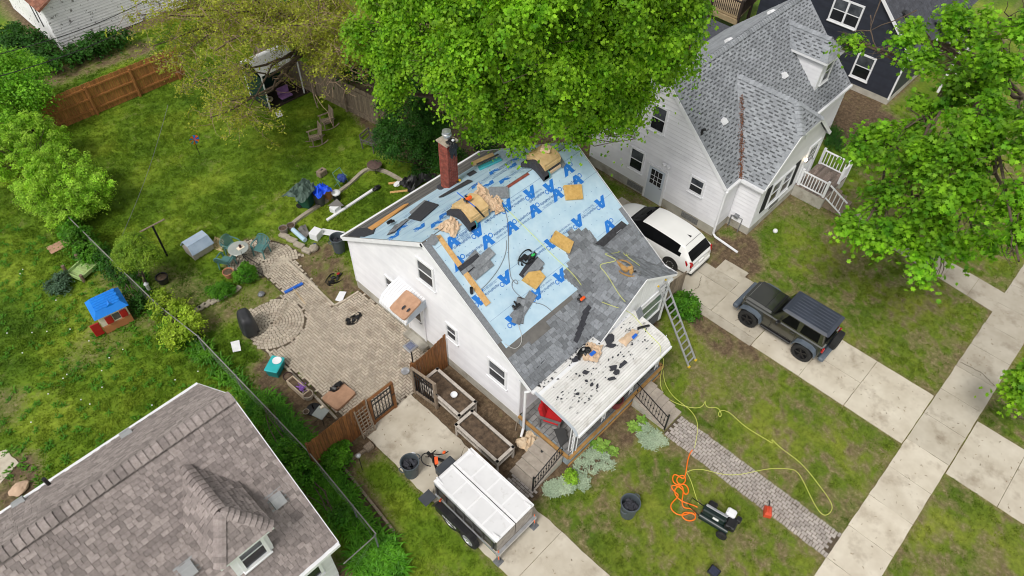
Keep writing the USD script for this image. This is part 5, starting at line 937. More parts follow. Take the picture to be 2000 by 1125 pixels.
def gate(name, label, a, b, h, fm, bars=8):
    a, b = np.asarray(a, float), np.asarray(b, float); L = np.linalg.norm(b - a); d = (b - a) / L; T = thing(name, label, 'gate', a, world=True)
    m_ = MB(); m_.bar(a, a + Z1 * h, 0.1); m_.bar(b, b + Z1 * h, 0.1); m_.bar(a + d * 0.05 + Z1 * 0.12, b - d * 0.05 + Z1 * 0.12, 0.06, 0.12); m_.bar(a - d * 0.05 + Z1 * (h + 0.02), b + d * 0.05 + Z1 * (h + 0.02), 0.1, 0.04); obj(T, 'gate_frame', m_, fm)
    m_ = MB()
    for z in (0.3, h - 0.45, h - 0.2): m_.bar(a + d * 0.05 + Z1 * z, b - d * 0.05 + Z1 * z, 0.03, 0.045)
    obj(T, 'cross_bar', m_, BLACKM)
    for k in range(bars): p = a + d * (L * (k + 0.7) / (bars + 0.4)); obj(T, 'bar', MB().bar(p + Z1 * 0.22, p + Z1 * (h - 0.08), 0.028), BLACKM)
    m_ = MB(); m_.bar(b - d * 0.1 + Z1 * 1.0 + [0, -0.06, 0], b + d * 0.04 + Z1 * 1.0 + [0, -0.06, 0], 0.03); obj(T, 'latch', m_, BLACKM)
gate('iron_gate', 'wooden framed gate with black bars at the end of the trailer driveway', (6.45, 12.66, 0), (7.46, 12.66, 0), 1.62, FENCE, 7)
gate('iron_gate', 'pale wooden framed gate with black bars swung open beside the planter', (8.4, 12.62, 0), (8.52, 11.55, 0), 1.6, GREYWOOD, 9)
def chain(name, label, pts, h=1.12):
    T = thing(name, label, 'fence', (pts[0][0], pts[0][1], 0), world=True); wires = MB(); rail = MB()
    for (xa, ya), (xb, yb_) in zip(pts[:-1], pts[1:]):
        a, b = np.array([xa, ya, 0.0]), np.array([xb, yb_, 0.0]); L = np.linalg.norm(b - a); d = (b - a) / L; rail.cyl(a + Z1 * h, b + Z1 * h, 0.021, 8)
        for k in range(int(L / 2.6) + 1): p = a + d * min(L, k * 2.6); obj(T, 'post', MB().cyl(p, p + Z1 * (h + 0.05), 0.032, 8), STEEL)
        for t in np.arange(0, L, 0.15):
            for s_ in (-1, 1):
                e = t + s_ * h * 0.9
                if 0 <= e <= L: wires.bar(a + d * t + Z1 * 0.04, a + d * e + Z1 * (h * 0.94), 0.002)
    obj(T, 'top_rail', rail, GALV); obj(T, 'wire_mesh', wires, GALV, kind='stuff')
chain('chain_link_fence', 'long galvanised chain link fence between the two back gardens', [(3.25, 30.5), (3.42, 25.5), (3.55, 22.3), (3.85, 19.8), (3.92, 12.8), (3.72, 8.95)])
chain('chain_link_fence', 'short piece of chain link fence beside the brown roofed house corner', [(3.66, 8.93), (2.45, 8.93)])
# ---------------------------------------------------------------- vehicles
CARW = mat('white_car_paint', sr(232, 232, 230), sr(240, 240, 238), 1, 0.22, coat=0.6, tone=False); CGL = mat('tinted_car_glass', sr(10, 11, 12), sr(15, 16, 18), 2, 0.05, tone=False, spec=.14)
def wheel(parent, c, r, w, side, rim_m, spokes=6, hub=True):
    """c: hub centre; axle along x; side: +1 or -1 is the outside"""
    R = np.stack([Y1, Z1, X1], 1); m_ = MB(); a = w / 2
    m_.lathe([(r * 0.62, -a * 0.9), (r * 0.9, -a), (r, -a * 0.75), (r, a * 0.75), (r * 0.9, a), (r * 0.62, a * 0.9), (r * 0.6, 0), (r * 0.62, -a * 0.9)], 28, c, R)
    for k in range(24): t = k * 2 * math.pi / 24; m_.box(np.asarray(c) + [0, math.cos(t) * r, math.sin(t) * r], (w * 0.8, 0.05, 0.02), R=rotx(t + math.pi / 2))
    t_ = obj(parent, 'tyre', m_, RUBBER, 40); m_ = MB(); o = side * a
    m_.lathe([(0, o * 0.7), (r * 0.14, o * 0.8), (r * 0.16, o * 0.4), (r * 0.55, o * 0.35), (r * 0.62, o * 0.95), (r * 0.58, o * 0.2), (0, o * 0.2)], 24, c, R)
    for k in range(spokes): t = k * 2 * math.pi / spokes; d = np.array([0, math.cos(t), math.sin(t)]); m_.bar(np.asarray(c) + d * r * 0.1 + X1 * o * 0.62, np.asarray(c) + d * r * 0.58 + X1 * o * 0.75, r * 0.17, 0.04, up=X1)
    obj(t_, 'rim', m_, rim_m, 30)
def loft_car(T):
    S = np.array([0.0, 0.07, 0.22, 0.62, 0.95, 1.5, 2.3, 2.85, 3.25, 3.62, 4.0, 4.35, 4.55, 4.62])
    cols = {'zb': [.42, .30, .25, .22, .20, .20, .20, .20, .20, .20, .21, .24, .3, .38], 'wb': [.66, .79, .84, .85, .86, .86, .86, .86, .86, .86, .85, .78, .66, .5],
            'zm': [.56, .58, .6, .6, .6, .6, .6, .6, .6, .6, .58, .54, .5, .48], 'wm': [.74, .86, .885, .885, .885, .885, .885, .885, .885, .885, .875, .82, .7, .52],
            'zt': [.76, .93, 1.0, 1.03, 1.02, 1.0, .97, .95, .93, .92, .84, .72, .62, .55], 'wt': [.70, .82, .84, .845, .85, .855, .855, .85, .84, .82, .78, .7, .58, .45],
            'zr': [.80, .97, 1.12, 1.46, 1.53, 1.575, 1.585, 1.5, 1.27, 1.02, .93, .8, .68, .58], 'wr': [.62, .74, .72, .64, .65, .66, .655, .63, .64, .68, .68, .6, .48, .36]}
    s = np.unique(np.r_[np.linspace(0, 4.62, 60), S]); C = {k: PchipInterpolator(S, v)(s) for k, v in cols.items()}; rings = []
    for i in range(len(s)):
        g_ = {k: C[k][i] for k in C}
        h = [(0, g_['zb']), (g_['wb'] * .9, g_['zb']), (g_['wb'], g_['zb'] + .07), (g_['wm'], g_['zm']), ((g_['wm'] + g_['wt']) / 2 + .012, (g_['zm'] + g_['zt']) / 2), (g_['wt'], g_['zt']),
             (g_['wt'] * .62 + g_['wr'] * .38 + .01, g_['zt'] * .6 + (g_['zr'] - .03) * .4), (g_['wr'] + .012, g_['zr'] - .045), (g_['wr'] - .03, g_['zr'] - .008), (g_['wr'] * .55, g_['zr'] + .012), (0, g_['zr'] + .018)]
        rings.append([(x, s[i], z) for x, z in h] + [(-x, s[i], z) for x, z in h[-2:0:-1]])
    R_ = np.array(rings); n = R_.shape[1]; V = R_.reshape(-1, 3); F = []; tag_ = []
    for i in range(len(s) - 1):
        for j in range(n):
            F.append([i * n + j, i * n + (j + 1) % n, (i + 1) * n + (j + 1) % n, (i + 1) * n + j]); jj = min(j, n - 1 - j); sm = (s[i] + s[i + 1]) / 2; k = 0
            if jj in (5, 6) and 0.62 < sm < 3.5 and not (jj == 6 and sm < 0.8) : k = 1
            if jj in (7, 8, 9) and 2.82 < sm < 3.6: k = 2
            if jj in (8, 9) and 0.1 < sm < 0.4: k = 3
            tag_.append(k)
    F = np.array(F); tag_ = np.array(tag_); F3 = lambda q: np.vstack([q[:, [0, 1, 2]], q[:, [0, 2, 3]]])
    cap = [[0, j, j + 1] for j in range(1, n - 1)] + [[(len(s) - 1) * n, (len(s) - 1) * n + j + 1, (len(s) - 1) * n + j] for j in range(1, n - 1)]
    nr = meshkit.arrays((V, F3(F)), True)[2]
    if np.dot(nr[30 * n + 3], V[30 * n + 3] - [0, s[30], .8]) < 0: nr = -nr
    obj(T, 'body', (V, np.vstack([F3(F), cap])[:, ::1], np.ones(len(V))), CARW, True)
    for k, nm in ((1, 'side_window'), (2, 'windscreen'), (3, 'rear_window')):
        for sg in ((1, -1) if k == 1 else (0,)):
            q = F[tag_ == k]
            if sg: q = q[V[q].mean(1)[:, 0] * sg > 0]
            ids = np.unique(q); mp = -np.ones(len(V), int); mp[ids] = np.arange(len(ids)); obj(T, nm, (V[ids] + nr[ids] * 0.008, F3(mp[q]), np.ones(len(ids))), CGL, True)
CAR = thing('white_car', 'white hatchback car with tinted windows parked between the two houses', 'car', (21.3, 8.62, 0)); loft_car(CAR)
for x, sd in ((-0.78, -1), (0.78, 1)):
    for y in (0.95, 3.72):
        obj(CAR, 'wheel_arch', MB().lathe([(0, -0.05 * 1), (0.37, -0.05), (0.40, 0.112 * 1), (0.0, 0.112)], 26, (x, y, 0.34), np.stack([Y1, Z1, X1 * sd], 1)), BLACK); wheel(CAR, (x + sd * 0.02, y, 0.325), 0.325, 0.2, sd, ALU, 9)
    m_ = MB(); m_.hull([(sd * .80, -.0, .72), (sd * .86, .12, .72), (sd * .66, -.02, .8), (sd * .87, .3, .93), (sd * .855, .32, 1.0), (sd * .80, .05, .98), (sd * .68, .06, .96), (sd * .89, .22, .8)]); obj(CAR, 'tail_light', m_, mat('tail_light_red', sr(150, 10, 16), sr(180, 20, 26), 6, 0.15, coat=0.5))
    m_ = MB(); m_.hull([(sd * .86, 2.9, .95), (sd * .88, 3.05, .95), (sd * 1.02, 2.9, .98), (sd * 1.02, 3.02, .98), (sd * .9, 2.9, 1.1), (sd * 1.02, 2.92, 1.12)]); obj(CAR, 'wing_mirror', m_, CARW)
    for y in (1.35, 2.35): obj(CAR, 'door_handle', MB().bb((sd * .875 - .015, y, .83), (sd * .875 + .015, y + .2, .87), 0.012), CARW)
    for y in (1.25, 2.3, 3.3): obj(CAR, 'door_seam', MB().bar((sd * .887, y, .3), (sd * .864, y, .95), 0.008, 0.006), BLACK)
m_ = MB(); m_.hull([(-.03, .75, 1.53), (.03, .75, 1.53), (0, .72, 1.62), (0, .95, 1.55)]); obj(CAR, 'antenna_fin', m_, BLACK)
obj(CAR, 'rear_bumper', MB().bb((-.74, -.05, .28), (.74, .12, .52), 0.05), CARW); obj(CAR, 'number_plate', MB().bb((-.17, -.035, .62), (.17, .02, .74), 0.01), CARW); obj(CAR, 'lower_trim', MB().bb((-.7, -.045, .2), (.7, .14, .285), 0.02), BLACK)
m_ = MB(); m_.bar((-.55, .61, 1.49), (.55, .61, 1.49), .012, .012); obj(CAR, 'hatch_seam', m_, BLACK)

JT_ = thing('black_jeep', 'dark two door off road car with rear spare wheel standing on the pale driveway', 'car', (20.98, 2.2, 0)); JG = mat('dark_olive_paint', sr(36, 37, 32), sr(46, 47, 40), 1, 0.14, coat=1.0, spec=.8); JB = mat('dark_hardtop', sr(48, 54, 66), sr(62, 68, 82), 1.5, 0.5); JF = mat('grey_flare', sr(76, 86, 98), sr(94, 104, 116), 2, 0.6)
def fr(parent, name, b, t, m, bev=0.03):            # frustum block: b=(x0,x1,y0,y1,z), t likewise
    P = [(x, y, b[4]) for x in b[:2] for y in b[2:4]] + [(x, y, t[4]) for x in t[:2] for y in t[2:4]]; c = np.mean(P, 0); Q = []
    for p in P:
        d = np.sign(np.asarray(p) - c)
        for k in range(3): e = np.ones(3) * bev; e[k] = 0; Q.append(np.asarray(p) - d * e)
    m_ = MB(); m_.hull(Q); return obj(parent, name, m_, m)
fr(JT_, 'body', (-.78, .78, .25, 3.75, .48), (-.76, .76, .25, 3.72, 1.12), JG, .05)
fr(JT_, 'bonnet', (-.66, .66, 2.55, 3.78, 1.05), (-.6, .6, 2.55, 3.72, 1.2), JG, .05)
fr(JT_, 'grille', (-.6, .6, 3.72, 3.84, .62), (-.56, .56, 3.7, 3.82, 1.16), JG, .02)
for k in range(7): obj(JT_, 'grille_slot', MB().b2((-.33 + k * .1, 3.835, .72), (-.28 + k * .1, 3.85, 1.05)), BLACK)
for s_ in (-1, 1):
    obj(JT_, 'headlight', MB().lathe([(0, .03), (.09, .02), (.1, 0)], 16, (s_ * .46, 3.83, .93), np.stack([X1, Z1, Y1], 1)), ALU)
fr(JT_, 'cab', (-.74, .74, .3, 2.5, 1.1), (-.64, .64, .42, 2.18, 1.66), JG, .04)
fr(JT_, 'hardtop', (-.70, .70, .28, 2.25, 1.66), (-.65, .65, .36, 2.18, 1.78), JB, .05)
m_ = MB()
for k in range(7):
    x = -.48 + k * .16; m_.bb((x, .45, 1.772), (x + .045, 1.25, 1.792), .008); m_.bb((x, 1.35, 1.772), (x + .045, 2.0, 1.792), .008)
obj(JT_, 'roof_rib', m_, JB)
def quad(parent, name, P, m, h=.012): obj(parent, name, MB().poly(P, h), m)
for s_ in (-1, 1):
    xa = lambda z: s_ * (.742 - .1 * (z - 1.1) / .56 + .006); n = unit([s_, 0, .18])
    for P, nm in ((((2.08), (1.42), (1.46), (1.92)), 'door_window'), (((1.28), (.52), (.58), (1.26)), 'quarter_window')):
        obj(JT_, nm, MB().poly([(xa(1.2), P[0], 1.2), (xa(1.2), P[1], 1.2), (xa(1.6), P[2], 1.6), (xa(1.6), P[3], 1.6)], .01, n), CGL)
    m_ = MB(); m_.bar((s_ * .785, 1.36, .55), (s_ * .775, 1.36, 1.1), .012, .012); m_.bar((s_ * .785, 2.42, .55), (s_ * .775, 2.42, 1.1), .012, .012); m_.bar((s_ * .786, 1.36, .55), (s_ * .786, 2.42, .55), .012, .012); obj(JT_, 'door_seam', m_, BLACK)
    obj(JT_, 'door_handle', MB().bb((s_ * .8 - .02, 1.42, .98), (s_ * .8 + .02, 1.6, 1.02), .01), BLACK)
    m_ = MB(); m_.bb((s_ * .95 - .1, 2.1, 1.15), (s_ * .95 + .1, 2.2, 1.32), .03); m_.bar((s_ * .74, 2.15, 1.18), (s_ * .9, 2.15, 1.2), .04); obj(JT_, 'wing_mirror', m_, BLACK)
    for y, fl in ((.85, .5), (3.28, .52)):
        m_ = MB(); pr = [(-fl, .62), (-fl + .1, .88), (-.2, .98), (.2, .98), (fl - .1, .88), (fl, .62)]
        for (a, za), (b, zb) in zip(pr[:-1], pr[1:]): m_.hull([(s_ * .74, y + a, za), (s_ * .74, y + b, zb), (s_ * .95, y + a, za - .03), (s_ * .95, y + b, zb - .03), (s_ * .74, y + a, za - .06), (s_ * .74, y + b, zb - .06), (s_ * .95, y + a, za - .1), (s_ * .95, y + b, zb - .1)])
        obj(JT_, 'fender_flare', m_, JF); wheel(JT_, (s_ * .83, y, .41), .41, .25, s_, BLACKM, 5)
        obj(JT_, 'wheel_well', MB().b2((s_ * .79 - .012, y - .4, .45), (s_ * .79 + .012, y + .4, .86)), BLACK)
    obj(JT_, 'tail_light', MB().bb((s_ * .7 - .07, .19, .86), (s_ * .7 + .07, .27, 1.08), .02), mat('tail_light_red', None)); obj(JT_, 'side_step', MB().bb((s_ * .8 - .06, 1.4, .4), (s_ * .8 + .06, 2.75, .48), .02), BLACK)
obj(JT_, 'windscreen', MB().poly([(-.62, 2.452, 1.2), (.62, 2.452, 1.2), (.56, 2.25, 1.6), (-.56, 2.25, 1.6)], .012, unit([0, .9, .4])), CGL); obj(JT_, 'rear_window', MB().poly([(-.52, .315, 1.2), (.52, .315, 1.2), (.5, .395, 1.58), (-.5, .395, 1.58)], .012, unit([0, -1, .2])), CGL)
obj(JT_, 'front_bumper', MB().bb((-.85, 3.86, .5), (.85, 4.08, .72), .05), JF); obj(JT_, 'rear_bumper', MB().bb((-.85, .02, .48), (.85, .24, .68), .05), JF); obj(JT_, 'chassis', MB().b2((-.55, .2, .32), (.55, 3.9, .5)), BLACK)
def spare(c, r, w):
    m_ = MB(); m_.lathe([(r * .5, -w / 2), (r * .9, -w / 2), (r, -w * .36), (r, w * .36), (r * .9, w / 2), (r * .55, w / 2), (r * .5, w * .2), (0, w * .2), (0, -w / 2), (r * .5, -w / 2)], 28, c, np.stack([X1, Z1, -Y1], 1))
    for k in range(24): t = k * 2 * math.pi / 24; m_.box(np.asarray(c) + [math.cos(t) * r, 0, math.sin(t) * r], (.05, w * .8, .02), R=roty(-t + math.pi / 2))
    obj(JT_, 'spare_wheel', m_, RUBBER, 40)
spare((0.18, .08, .95), .40, .24)
m_ = MB(); m_.bar((-.62, 2.56, 1.215), (.62, 2.56, 1.215), .05, .015); m_.bar((-.45, 2.6, 1.22), (.05, 2.62, 1.23), .02); m_.bar((.05, 2.6, 1.22), (.5, 2.62, 1.23), .02); obj(JT_, 'wiper', m_, BLACK)
m_ = MB(); m_.bar((-.6, 2.9, 1.205), (.6, 2.9, 1.205), .012, .01)
for s_ in (-1, 1): m_.bar((s_ * .56, 2.6, 1.2), (s_ * .52, 3.7, 1.195), .012, .012)
obj(JT_, 'bonnet_seam', m_, BLACK)

# dump trailer with a folded white cover
TR = thing('dump_trailer', 'dark dump trailer with two white lid panels and dual wheels on the driveway', 'trailer', (6.04, 6.02, 0), world=True); tx0, tx1, ty0, ty1, tz0, tz1 = 6.08, 7.70, 6.02, 8.78, 0.72, 1.48; TD = mat('trailer_dark_steel', sr(52, 52, 52), sr(76, 74, 72), 4, 0.35, metallic=0.4); LID = mat('white_lid_panel', sr(228, 228, 230), sr(240, 240, 242), 1.5, 0.5, dirt=sr(206, 204, 202), dscale=4, dlo=.58, dhi=.8)
m_ = MB(); t = .05
for lo_, hi_ in (((tx0, ty0, tz0), (tx0 + t, ty1, tz1)), ((tx1 - t, ty0, tz0), (tx1, ty1, tz1)), ((tx0 + t, ty1 - t, tz0), (tx1 - t, ty1, tz1)), ((tx0 + t, ty0, tz0), (tx1 - t, ty0 + t, tz1)), ((tx0, ty0, tz0 - .08), (tx1, ty1, tz0 - .002))): m_.b2(lo_, hi_)
obj(TR, 'dump_box', m_, TD)
for k in range(7): y = ty0 + .1 + k * .43; obj(TR, 'side_rib', MB().b2((tx0 - .05, y, tz0), (tx0 - .002, y + .07, tz1 - .05)), TD); obj(TR, 'side_rib', MB().b2((tx1 + .002, y, tz0), (tx1 + .05, y + .07, tz1 - .05)), TD)
m_ = MB(); m_.b2((tx0 - .07, ty0, tz1 - .06), (tx0 - .002, ty1, tz1 + .0)); m_.b2((tx0 - .09, ty0 - .05, tz0 - .06), (tx0 - .053, ty1, tz0 + .02)); obj(TR, 'side_rail', m_, ALU)
for a, b in ((tx0 - .04, (tx0 + tx1) / 2 - .015), ((tx0 + tx1) / 2 + .015, tx1 + .04)):
    ld = obj(TR, 'lid_panel', MB().bb((a, ty0 - .06, tz1 + .005), (b, ty1 + .06, tz1 + .05), .012, .88), LID); w = b - a
    fr_m = MB(); fr_m.b2((a + .01, ty0 - .05, tz1 + .051), (a + .09, ty1 + .05, tz1 + .062)); fr_m.b2((b - .09, ty0 - .05, tz1 + .051), (b - .01, ty1 + .05, tz1 + .07))
    for k in range(5): y = ty0 - .05 + (ty1 - ty0 - .02) * k / 4; fr_m.b2((a + .092, y, tz1 + .051), (b - .092, y + .05 + .02 * (k in (0, 4)), tz1 + .061))
    obj(ld, 'raised_frame', fr_m, LID)
m_ = MB()
for x, y in ((tx0 + .1, ty0 - .04), (tx1 - .1, ty0 - .04), (tx0 + .1, ty1 + .04), (tx1 - .1, ty1 + .04)): s_ = 1 if y < 7 else -1; m_.hull([(x - .02, y, tz1 + .06), (x + .02, y, tz1 + .06), (x - .02, y + s_ * .3, tz1 + .06), (x + .02, y + s_ * .3, tz1 + .06), (x - .02, y, tz1 + .16), (x + .02, y, tz1 + .16)])
obj(TR, 'lid_bracket', m_, LID)
m_ = MB(); m_.b2((tx0 + .02, ty0 - .05, tz0), ((tx0 + tx1) / 2 - .02, ty0 - .002, tz1 - .08)); m_.b2(((tx0 + tx1) / 2 + .02, ty0 - .05, tz0), (tx1 - .02, ty0 - .002, tz1 - .08)); obj(TR, 'rear_gate', m_, mat('mud_streaked_steel', sr(120, 112, 108), sr(168, 160, 154), 6, .5)); m_ = MB(); m_.b2((tx0 - .08, ty0 - .16, tz0 - .16), (tx1 + .08, ty0 - .06, tz0 - .02)); obj(TR, 'rear_beam', m_, ALU)
fm = MB(); fm.bb((tx0 - .34, 6.75, .66), (tx0 - .1, 8.5, .72), .02); fm.hull([(tx0 - .34, 8.5, .72), (tx0 - .1, 8.5, .72), (tx0 - .34, 8.72, .3), (tx0 - .1, 8.72, .3), (tx0 - .34, 8.45, .66), (tx0 - .1, 8.45, .66)]); fm.b2((tx0 - .345, 7.35, .36), (tx0 - .325, 8.5, .66)); obj(TR, 'mudguard', fm, BLACK)
v, f = letters("MAXX-D", .11, True); lm = MB(); lm.add(-v[:, :1] * Y1 + v[:, 1:2] * Z1 - v[:, 2:] * X1 * 3 + [tx0 - .347, 8.15, .46], f); obj(TR, "lettering", lm, WHITE)
for y in (7.0, 7.85):
    for s_, x in ((-1, tx0 - .22), (1, tx1 + .2)): wheel(TR, (x, y, .37), .37, .22, s_, ALU, 5)
m_ = MB(); yc = ty1; m_.bar((tx0 + .3, yc, .55), ((tx0 + tx1) / 2, yc + 1.15, .55), .08, .1); m_.bar((tx1 - .3, yc, .55), ((tx0 + tx1) / 2, yc + 1.15, .55), .08, .1); m_.bar(((tx0 + tx1) / 2, yc + 1.1, .55), ((tx0 + tx1) / 2, yc + 1.4, .55), .1); obj(TR, 'drawbar', m_, BLACKM)
obj(TR, 'tool_box', MB().bb((6.55, yc + .05, .58), (7.25, yc + .62, .92), .03), mat('dark_box', sr(58, 62, 68), sr(70, 74, 80), 3, .5)); m_ = MB(); m_.tube([((tx0 + tx1) / 2 - .05, yc + 1.05, .4), ((tx0 + tx1) / 2 - .05, yc + 1.05, 1.0)], .045, 8); m_.bar(((tx0 + tx1) / 2 - .25, yc + 1.05, 1.02), ((tx0 + tx1) / 2 + .1, yc + 1.05, 1.02), .03); obj(TR, 'jack', m_, BLACKM)
m_ = MB(); m_.bar((6.75, yc + .75, .75), (6.9, yc + .95, .8), .12, .1); m_.blob((7.15, yc + .8, 1.0), (.07, .05, .05), 1, .1); obj(TR, 'red_strap', m_, ORANGE)
m_ = MB(); m_.tube(spline([(6.6, yc + .9, .62), (6.5, yc + 1.25, .75), (6.75, yc + 1.4, .65), (6.95, yc + 1.1, .75), (7.3, yc + .75, .95)], 24), .02, 6); obj(TR, 'cable', m_, BLACK)
obj(TR, 'mud_plate', MB().poly([(5.55, 8.75, .5), (6.02, 8.75, .5), (6.02, 9.15, .5), (5.55, 9.15, .5)], .02), mat('dark_box', None))
for x, s_ in ((tx0 - .02, 1), (tx1 + .02, 1)):
    m_ = MB(); m_.bar((x, ty0 - .12, .62), (x, ty0 - .12, .09), .07); m_.bb((x - .13, ty0 - .25, .04), (x + .13, ty0 + .01, .08), .01); obj(TR, 'support_leg', m_, STEEL); m_ = MB(); m_.bar((x - .06, ty0 - .2, .5), (x + .06, ty0 - .06, .75), .025); obj(TR, 'orange_strap', m_, ORANGE)
m_ = MB(); m_.bar((tx0 - .06, 8.5, .75), (tx0 - .2, 8.4, .95), .05); obj(TR, 'orange_strap', m_, ORANGE)
# ---------------------------------------------------------------- things in the yards
def gp(px, py, z=0.03): p = A(px, py, 0.0); return np.array([p[0], p[1], z])
def bin_(label, p, fill=True):
    T = thing('rubbish_bin', label, 'bin', p, group=None); m_ = MB(); m_.lathe([(0, .0), (.24, .0), (.30, .78), (.335, .78), (.335, .83), (.30, .83), (.285, .8), (.24, .1), (0, .1)], 28); obj(T, 'tub', m_, GREYBIN, 35)
    for s_ in (-1, 1): m_ = MB(); m_.tube(spline([(s_ * .31, -.1, .72), (s_ * .4, -.08, .74), (s_ * .42, 0, .74), (s_ * .4, .08, .74), (s_ * .31, .1, .72)], 14), .02, 6); obj(T, 'handle', m_, GREYBIN)
    r = np.random.default_rng(int(p[0] * 10)); m_ = MB()
    for k in range(26): a, q = r.uniform(0, 6.28), .2 * math.sqrt(r.random()); m_.box((q * math.cos(a), q * math.sin(a), r.uniform(.5, .68)), (r.uniform(.1, .28), r.uniform(.06, .18), .012), R=rotz(r.uniform(0, 3)) @ rotx(r.normal(0, .5)), tone=r.uniform(.6, 1.6))
    obj(T, 'debris', m_, SHINGD); return T
bin_('grey rubbish bin full of torn shingles beside the trailer drawbar', gp(804, 925)); bin_('grey rubbish bin of shingle scraps standing alone on the front lawn', gp(1225, 1003)); bin_('grey rubbish bin against the back corner of the white house', gp(664, 490))
bag = MB().blob(gp(811, 905, .68) + [0, 0, 0], (.07, .1, .04), 1, .3); lone('paper_scrap', bag, WHITE, 'crumpled white paper on top of the bin beside the trailer', 'paper')
# raised planter boxes on legs with spindle sides
def planter(label, c, L, W, rz, plants):
    T = thing('planter_box', label, 'planter', c, rz); z0, z1 = .38, .72; m_ = MB()
    for a, b in (((-L / 2, -W / 2), (L / 2, -W / 2)), ((L / 2, -W / 2), (L / 2, W / 2)), ((L / 2, W / 2), (-L / 2, W / 2)), ((-L / 2, W / 2), (-L / 2, -W / 2))):
        d = unit(np.array([b[0] - a[0], b[1] - a[1], 0])); q = MB(); q.bar(np.r_[a, z1] - d * .05, np.r_[b, z1] + d * .05, .11, .035); obj(T, 'top_board', q, TRIMWOOD); m_.bar(np.r_[a, z0 + .02], np.r_[b, z0 + .02], .07, .04); n = int(np.linalg.norm(np.subtract(b, a)) / .07)
        for k in range(n): p = np.array([a[0] + (b[0] - a[0]) * (k + .5) / n, a[1] + (b[1] - a[1]) * (k + .5) / n, 0]); q = MB(); q.bar(p + Z1 * (z0 + .04), p + Z1 * (z1 - .03), .025); obj(T, 'spindle', q, TRIMWOOD)
    obj(T, 'lower_rail', m_, TRIMWOOD)
    obj(T, 'liner', MB().b2((-L / 2 + .05, -W / 2 + .05, z0), (L / 2 - .05, W / 2 - .05, z1 - .12)), BLACK); r = np.random.default_rng(3); gx_, gy_ = np.meshgrid(np.linspace(-L / 2 + .05, L / 2 - .05, 24), np.linspace(-W / 2 + .05, W / 2 - .05, 8), indexing='ij'); zz = z1 - .1 + .03 * meshkit.fbm(np.stack([gx_, gy_, gx_ * 0 + rz], -1) * 9, 2, 3); V = np.stack([gx_, gy_, zz], -1).reshape(-1, 3); i = (np.arange(23)[:, None] * 8 + np.arange(7)[None]).ravel(); obj(T, 'soil', (V, np.vstack([np.c_[i, i + 8, i + 9], np.c_[i, i + 9, i + 1]]), np.ones(len(V))), SOIL)
    for x in (-L / 2, L / 2):
        for y in (-W / 2, W / 2): q = MB(); q.bar((x, y, 0), (x, y, z1 - .02), .07); obj(T, 'leg', q, TRIMWOOD)
    return T
pc = A(875, 765, .72); planter('grey raised planter box with black liner nearest the brown gate', (pc[0], pc[1], 0), 2.05, .8, math.pi / 2, 1); pc = A(946, 851, .72); planter('grey raised planter box with dark bark mulch nearest the trailer', (pc[0], pc[1], 0), 2.05, .78, math.pi / 2, 2)
lone('white_tub', MB().lathe([(0, 0), (.1, 0), (.13, .1), (.11, .1), (.09, .03), (0, .03)], 14, A(887, 773, .66)), WHITE, 'small white tub lying in the planter nearest the gate', 'tub')
# gas style things: trellis, wood box, lanterns, bowl
def trellis(a, b, lean, L):
    T = thing('trellis', 'wooden lattice trellis leaning on the brown stained fence', 'trellis', a, world=True); a, b, lean = (np.asarray(q, float) for q in (a, b, lean)); 
    for p in (a, b): obj(T, 'side_rail', MB().bar(p, p + lean * L, .05), GREYWOOD)
    for k in range(10): q = lean * (L * (k + .3) / 10); obj(T, 'slat', MB().bar(a + q, b + q, .03), GREYWOOD)
    for t in (.33, .66): obj(T, 'slat', MB().bar(a + (b - a) * t, a + (b - a) * t + lean * L, .03), GREYWOOD)
t0 = gp(712, 858, .02); trellis(t0, t0 + [.5, 0.0, 0], unit([0, .15, 1.0]), 1.8)
lone('wooden_crate', MB().bb(gp(721, 876, .0) + [-.16, -.12, 0], gp(721, 876, .22) + [.16, .12, 0], .02), GREYWOOD, 'small grey wooden box at the corner of the planting bed by the driveway', 'box')
lt = thing('garden_lantern', 'glass garden lantern on a thin rod in front of the brown fence', 'lantern', gp(708, 918, 0)); obj(lt, 'rod', MB().cyl((0, 0, 0), (0, 0, .95), .012, 6), BLACKM); obj(lt, 'lamp_head', MB().lathe([(0, .0), (.07, .02), (.09, .12), (.05, .16), (0, .2)], 12, (0, 0, .95)), ALU)
bed = thing('edging_timbers', 'grey landscape timbers edging the bed along the chain link fence', 'edging', gp(665, 905, 0), world=True)
for a, b in (((668, 910), (728, 872)), ((668, 910), (770, 1040))): obj(bed, 'timber', MB().bar(gp(*a, .06), gp(*b, .06), .09, .12), GREYWOOD)
sl = thing('solar_light', 'solar lamp on a post beside the side door patio', 'lamp', gp(807, 712, 0)); obj(sl, 'post', MB().cyl((0, 0, 0), (0, 0, 1.15), .03, 8), BLACKM); m_ = MB(); m_.bb((-.22, -.22, 1.15), (.22, .22, 1.22), .02); obj(sl, 'lamp_head', m_, ALU); obj(sl, 'solar_cell', MB().b2((-.14, -.14, 1.222), (.14, .14, 1.232)), mat('solar_cell', sr(90, 96, 120), sr(130, 136, 156), 20, .3))
lone('dog_bowl', MB().lathe([(0, .02), (.13, 0), (.17, .1), (.15, .1), (.11, .03), (0, .03)], 18, gp(792, 728, .03)), ALU, 'shiny metal bowl on the patio edge beside the open iron gate', 'bowl', 40)
